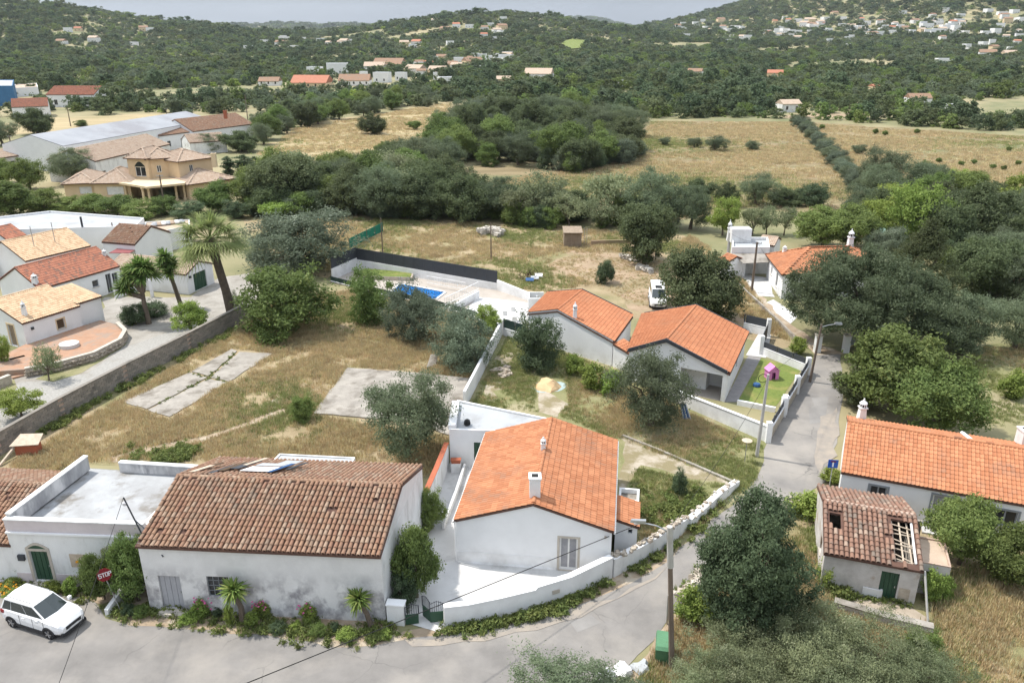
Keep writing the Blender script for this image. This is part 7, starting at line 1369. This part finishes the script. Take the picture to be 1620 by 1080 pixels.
def weeds(name, path, n, w, label, smin=.5, smax=1.3):
    pts = [P(*p) for p in path]; out = []
    for k in range(n):
        i = random.randrange(len(pts)-1); p = lerp(pts[i], pts[i+1], random.random()); out.append((p.x+random.gauss(0, w), p.y+random.gauss(0, w), 0))
    scatter(name, np.array(out), WEED, RNG.integers(0, 4, n), RNG.uniform(smin, smax, n), label, 'weeds')
weeds('roadside_weeds', [(705, 1000), (760, 996), (800, 985), (860, 970), (905, 952), (960, 925)], 210, .22, 'green weeds along the foot of the curved garden wall'); weeds('roadside_weeds', [(985, 912), (1030, 890), (1062, 868)], 40, .2, 'sparse weeds below the rubble-topped wall'); weeds('wall_weeds', [(60, 690), (150, 640), (250, 588), (350, 535), (390, 512)], 170, .3, 'weeds along the foot of the block garden wall', .5, 1.4); weeds('bed_weeds', [(180, 972), (260, 968), (350, 985), (450, 998), (550, 1008), (625, 998)], 260, .45, 'low ground cover in the street flower bed', .5, 1.1); weeds('bed_weeds', [(5, 922), (60, 935), (150, 945)], 70, .3, 'ground cover left of the arched door', .5, 1.0)
weeds('lane_weeds', [(1050, 845), (1085, 815), (1100, 800), (1060, 800), (1030, 820)], 150, .9, 'green weeds in the corner behind the rubble-topped wall', .6, 1.5); weeds('lane_weeds', [(1085, 960), (1120, 925), (1145, 900)], 110, .5, 'green weeds under the dark leafy tree'); weeds('ruin_weeds', [(1318, 945), (1360, 945), (1400, 952), (1445, 960)], 55, .16, 'green weeds in front of the ruin wall', .4, .9); weeds('ruin_weeds', [(1298, 870), (1310, 920), (1322, 940)], 80, .35, 'weeds along the side wall of the ruin', .6, 1.5); weeds('plot_weeds', [(215, 722), (300, 716), (260, 726)], 150, .6, 'patch of green weeds behind the flat-roofed house', .6, 1.3)
weeds('joint_weeds', [(232, 649), (330, 598), (376, 557)], 42, .16, 'weeds in the long joint of the left concrete pads', .3, .7); weeds('joint_weeds', [(300, 590), (330, 598), (362, 605)], 16, .14, 'weeds in the cross joint of the left concrete pads', .3, .7); weeds('joint_weeds', [(652, 668), (669, 592)], 14, .12, 'weeds in the joint of the right concrete pad', .3, .6)
# ------------------------------------------------------------------ woods beyond, far houses
EXC = [wpoly(p) for p in ([(395, 345), (400, 235), (470, 198), (600, 178), (735, 158), (1030, 188), (1262, 188), (1640, 212), (1950, 225), (1950, 420), (1000, 420), (400, 400)], [(-200, 420), (-200, 215), (0, 190), (250, 178), (300, 184), (440, 175), (400, 260), (400, 420)], [(395, 152), (395, 140), (480, 128), (640, 122), (700, 128), (640, 140), (560, 148), (480, 150)])]
HOUSES = []
def far_house(px, py, w, kind='gable', label='', group=None, h=4.0, on=True, rz=None):
    p = PT(px, py) if on else P(px, py)
    if p is None: return
    W_ = w*depth(p)/F; D_ = W_*.7; r = random.Random(int(px*7+py)); a = r.uniform(-.5, .5) if rz is None else rz; t = thing('far_house', label, 'house', p, group); d = Vector((math.cos(a), math.sin(a))); n = Vector((-d.y, d.x)); c = p.xy; q = [c-d*W_/2, c+d*W_/2, c+d*W_/2+n*D_, c-d*W_/2+n*D_]; z = p.z; HOUSES.append((p.x, p.y, W_))
    mb = MB(); mb.prism(q, z-3, z+h); mb.build('wall', r.choice(['plaster', 'plaster_clean', 'plaster', 'trim_cream']) if kind == 'gable' else 'plaster_clean', t); u = lambda v, k: Vector((v.x, v.y, z+k))
    w0 = Wall(q[0], q[1]); k = max(2, min(5, int(W_/3.5)))
    for i in range(k):
        mb = MB(); x = W_*(i+.5)/k; Z = Vector((0, 0, z)); hx = [w0.pt(x-.45, -.04, 1.0)+Z, w0.pt(x+.45, -.04, 1.0)+Z, w0.pt(x+.45, .02, 1.0)+Z, w0.pt(x-.45, .02, 1.0)+Z]; mb.hexa(hx, [v+Vector((0, 0, 1.3)) for v in hx]); mb.build('window', 'glass', t)
    if kind == 'gable':
        m1, m2 = (q[0]+q[3])/2, (q[1]+q[2])/2; rise = D_*.26; mb = MB(); e = .3
        for s, (a_, b_, c_, e_) in enumerate(((q[0]-n*e, q[1]-n*e, m2, m1), (q[2]+n*e, q[3]+n*e, m1, m2))): Q4 = [u(a_, h-.05), u(b_, h-.05), u(c_, h+rise), u(e_, h+rise)]; mb.hexa(Q4, [v+Vector((0, 0, .2)) for v in Q4])
        mb.face([u(q[0], h), u(m1, h+rise), u(q[3], h)]); mb.face([u(q[1], h), u(q[2], h), u(m2, h+rise)]); mb.build('roof', r.choice(['tile_red', 'tile_pink', 'tile_pink', 'tile_old']) if kind == 'gable' and not isinstance(label, tuple) else 'tile_new', t)
    else: mb = MB(); mb.prism(q, z+h+.003, z+h+.5); mb.build('parapet', 'plaster_clean', t); mb = MB(); mb.face([u(lerp(v, sum(q, Vector((0, 0)))/4, .05), h+.51) for v in q]); mb.build('roof', 'annex_roof', t)
    return t
vh = [(425, 136, 40, 'gable', 'grey-roofed long shed at the left end of the village', 3), (488, 140, 62, 'gable', 'long orange-roofed warehouse at the left end of the village', 3.5), (560, 136, 52, 'gable', 'brown-roofed warehouse in the village', 3.5), (494, 118, 26, 'flat', 'white cube house left of the taller white cube', 6), (534, 118, 40, 'flat', 'two-storey white cube house in the village', 9), (592, 116, 40, 'gable', 'orange-roofed house in the middle of the village', 6), (612, 112, 50, 'gable', 'broad orange-roofed house behind the village middle', 6), (602, 131, 30, 'flat', 'white house with blue-grey shade in the village front', 7), (652, 118, 36, 'gable', 'pale-roofed village house right of the orange roofs', 5), (690, 120, 36, 'gable', 'pinkish-roofed house in the right half of the village', 5), (712, 112, 30, 'gable', 'red-roofed house at the right end of the village', 6), (732, 104, 34, 'flat', 'brick-red block behind the village', 8), (752, 106, 36, 'gable', 'white house with orange roof right of the red block', 6), (798, 97, 24, 'flat', 'white house at the far right of the village', 7), (708, 132, 30, 'flat', 'low white house in front of the village trees', 4), (797, 136, 30, 'gable', 'small house with pale tiled roof below the village', 4.5), (850, 130, 46, 'gable', 'white house with orange roof alone among the trees', 6), (830, 132, 18, 'flat', 'low white annex left of the lone orange roof', 4), (985, 138, 18, 'flat', 'tiny white building in the central woods', 4), (1098, 123, 28, 'gable', 'orange-roofed house alone in the right woods', 5), (1225, 126, 30, 'gable', 'pale house in the right woods', 5), (1252, 178, 40, 'gable', 'farmhouse with orange roof at the top of the dry field', 3.8), (1385, 150, 18, 'gable', 'tiny orange-roofed house above the vineyard', 5), (1455, 170, 42, 'gable', 'low orange-roofed farmhouse on the right', 4.5), (1520, 182, 42, 'flat', 'low white farm building at the right', 4), (1497, 104, 32, 'flat', 'white villa on the right slope', 7), (1562, 92, 30, 'gable', 'pink-roofed villa on the right slope', 7), (1600, 92, 26, 'gable', 'orange-roofed house at the right edge of the slope', 6)]
for x, y, w, k, lb, h in vh: far_house(x, y, w*(.82 if w < 45 else .95), k, lb, 'houses of the far village', h*.8, y < 120)
rh = random.Random(21)
for k in range(150):                              # village on the right-hand hill
    f = rh.random(); x = 1070+f*440 if k < 115 else rh.uniform(1480, 1620); y = lerp(54, 38, abs(f-.2)*1.2)+rh.gauss(0, 9)+(6 if x > 1300 else 0) if k < 115 else rh.uniform(20, 86)
    far_house(x, y, rh.uniform(7, 14), rh.choice(['gable', 'flat', 'flat']), 'white house among the many on the right-hand hillside', 'hillside village on the right', rh.uniform(4, 8))
for k in range(34): x = rh.uniform(570, 810); far_house(x, lerp(128, 96, (x-570)/240)+rh.gauss(0, 9), rh.uniform(9, 19), rh.choice(['gable', 'flat', 'flat']), 'small white house tucked among the village trees', 'small village houses', rh.uniform(3, 5))
for k in range(40):
    x = rh.choice([rh.uniform(90, 290), rh.uniform(360, 560), rh.uniform(680, 800), rh.uniform(560, 800)]); y = rh.uniform(46, 78) if x < 300 else rh.uniform(30, 80) if x > 680 else rh.uniform(60, 84); far_house(x, y, rh.uniform(9, 17), rh.choice(['gable', 'flat']), 'small pale house scattered in the far woods on the left and middle', 'scattered far houses', rh.uniform(4, 6))
sheet('meadow', [], 1, 'lawn') if False else None
mp_ = [PT(*p) for p in ((886, 70), (905, 63), (927, 66), (922, 78), (892, 80))]
if all(mp_): mb = MB(); mb.face([(p.x, p.y, p.z+1.2) for p in mp_][::-1]); props(mb.build('meadow', 'lawn'), kind='structure')
def woods():
    out = []; sc = []; ix = []
    # three rings: spacing and crown size grow with distance, as single trees stop being told apart
    for y0, y1, sp, big in ((150, 700, 5.6, .95), (700, 1500, 8.0, 1.25), (1500, 4200, 16.0, 2.2), (4200, 9000, 48.0, 6.0)):
        X, Y = np.meshgrid(np.arange(-.72*y1-60, .72*y1+60, sp), np.arange(y0, y1, sp)); x = X.ravel()+RNG.uniform(-.48, .48, X.size)*sp; y = Y.ravel()+RNG.uniform(-.48, .48, X.size)*sp
        k = (np.abs(x) < .70*y+30) & (RNG.random(len(x)) < .80)
        g = np.sin(x*.011+1)+np.sin(y*.013+x*.004)+np.sin(x*.03-y*.022); g2 = np.sin(x*.041+np.sin(y*.019)*2)+np.sin(y*.052+np.sin(x*.023)*2); k &= ((g > -1.6) | (y > 1500)) & ((g2 > -1.05) | (y > 1500) | (RNG.random(len(x)) < .25))
        x, y, g = x[k], y[k], g[k]
        for e in EXC: m = ~inside(x, y, e); x, y, g = x[m], y[m], g[m]
        hs = np.array([h for h in HOUSES])
        if len(hs):
            for hx, hy, hw in hs: m = ~((np.abs(x-hx) < hw*.75+2) & (y > hy-hw*1.2-6) & (y < hy+hw)); x, y, g = x[m], y[m], g[m]
        if mp_ and all(mp_): m = ~inside(x, y, [(p.x*1.0, p.y) for p in mp_]) & ~inside(x, y, [(p.x*.96, p.y*.96) for p in mp_]); x, y, g = x[m], y[m], g[m]
        n = len(x); r = RNG.random(n); q = np.where(np.sin(x*.017+y*.009)+RNG.normal(0, .7, n) > .3, 1, 0)
        i = np.where(q == 1, np.where(r < .5, 1, np.where(r < .78, 4, np.where(r < .92, 3, 5))), np.where(r < .45, 0, np.where(r < .75, 2, 3)))
        out.append(np.stack([x, y, terrain(x, y)-.2], 1)); s = big*np.clip(RNG.lognormal(-.08, .3, n), .45, 1.7); sc.append(np.stack([s*RNG.uniform(.9, 1.3, n), s*RNG.uniform(.9, 1.3, n), s*RNG.uniform(.75, 1.05, n)/(big**.45)], 1)); ix.append(i)
    P_ = np.concatenate(out); scatter('far_woodland', P_, LOW, np.concatenate(ix), np.concatenate(sc), 'olive and carob woodland covering the valley and hills beyond the fields', 'woodland'); return len(P_)
NW = woods(); print('woodland', NW, 'belts', n1, n2, n3, n4, 'objects', len(COL.objects))

# ------------------------------------------------------------------ summer haze over the whole valley
mb = MB(); mb.box(-14500, -14500, -6, 14500, 14500, 430)
hz = bpy.data.materials.new('haze'); hz.use_nodes = True; t_ = hz.node_tree; t_.nodes.clear(); mo_ = t_.nodes.new('ShaderNodeOutputMaterial'); pv = t_.nodes.new('ShaderNodeVolumePrincipled')
pv.inputs['Color'].default_value = (.80, .87, .96, 1); pv.inputs['Density'].default_value = 0.00005; pv.inputs['Anisotropy'].default_value = .2; t_.links.new(pv.outputs['Volume'], mo_.inputs['Volume']); MAT['haze'] = hz
props(mb.build('haze', 'haze'), 'thin pale blue summer haze filling the valley air', 'haze', None, 'stuff')
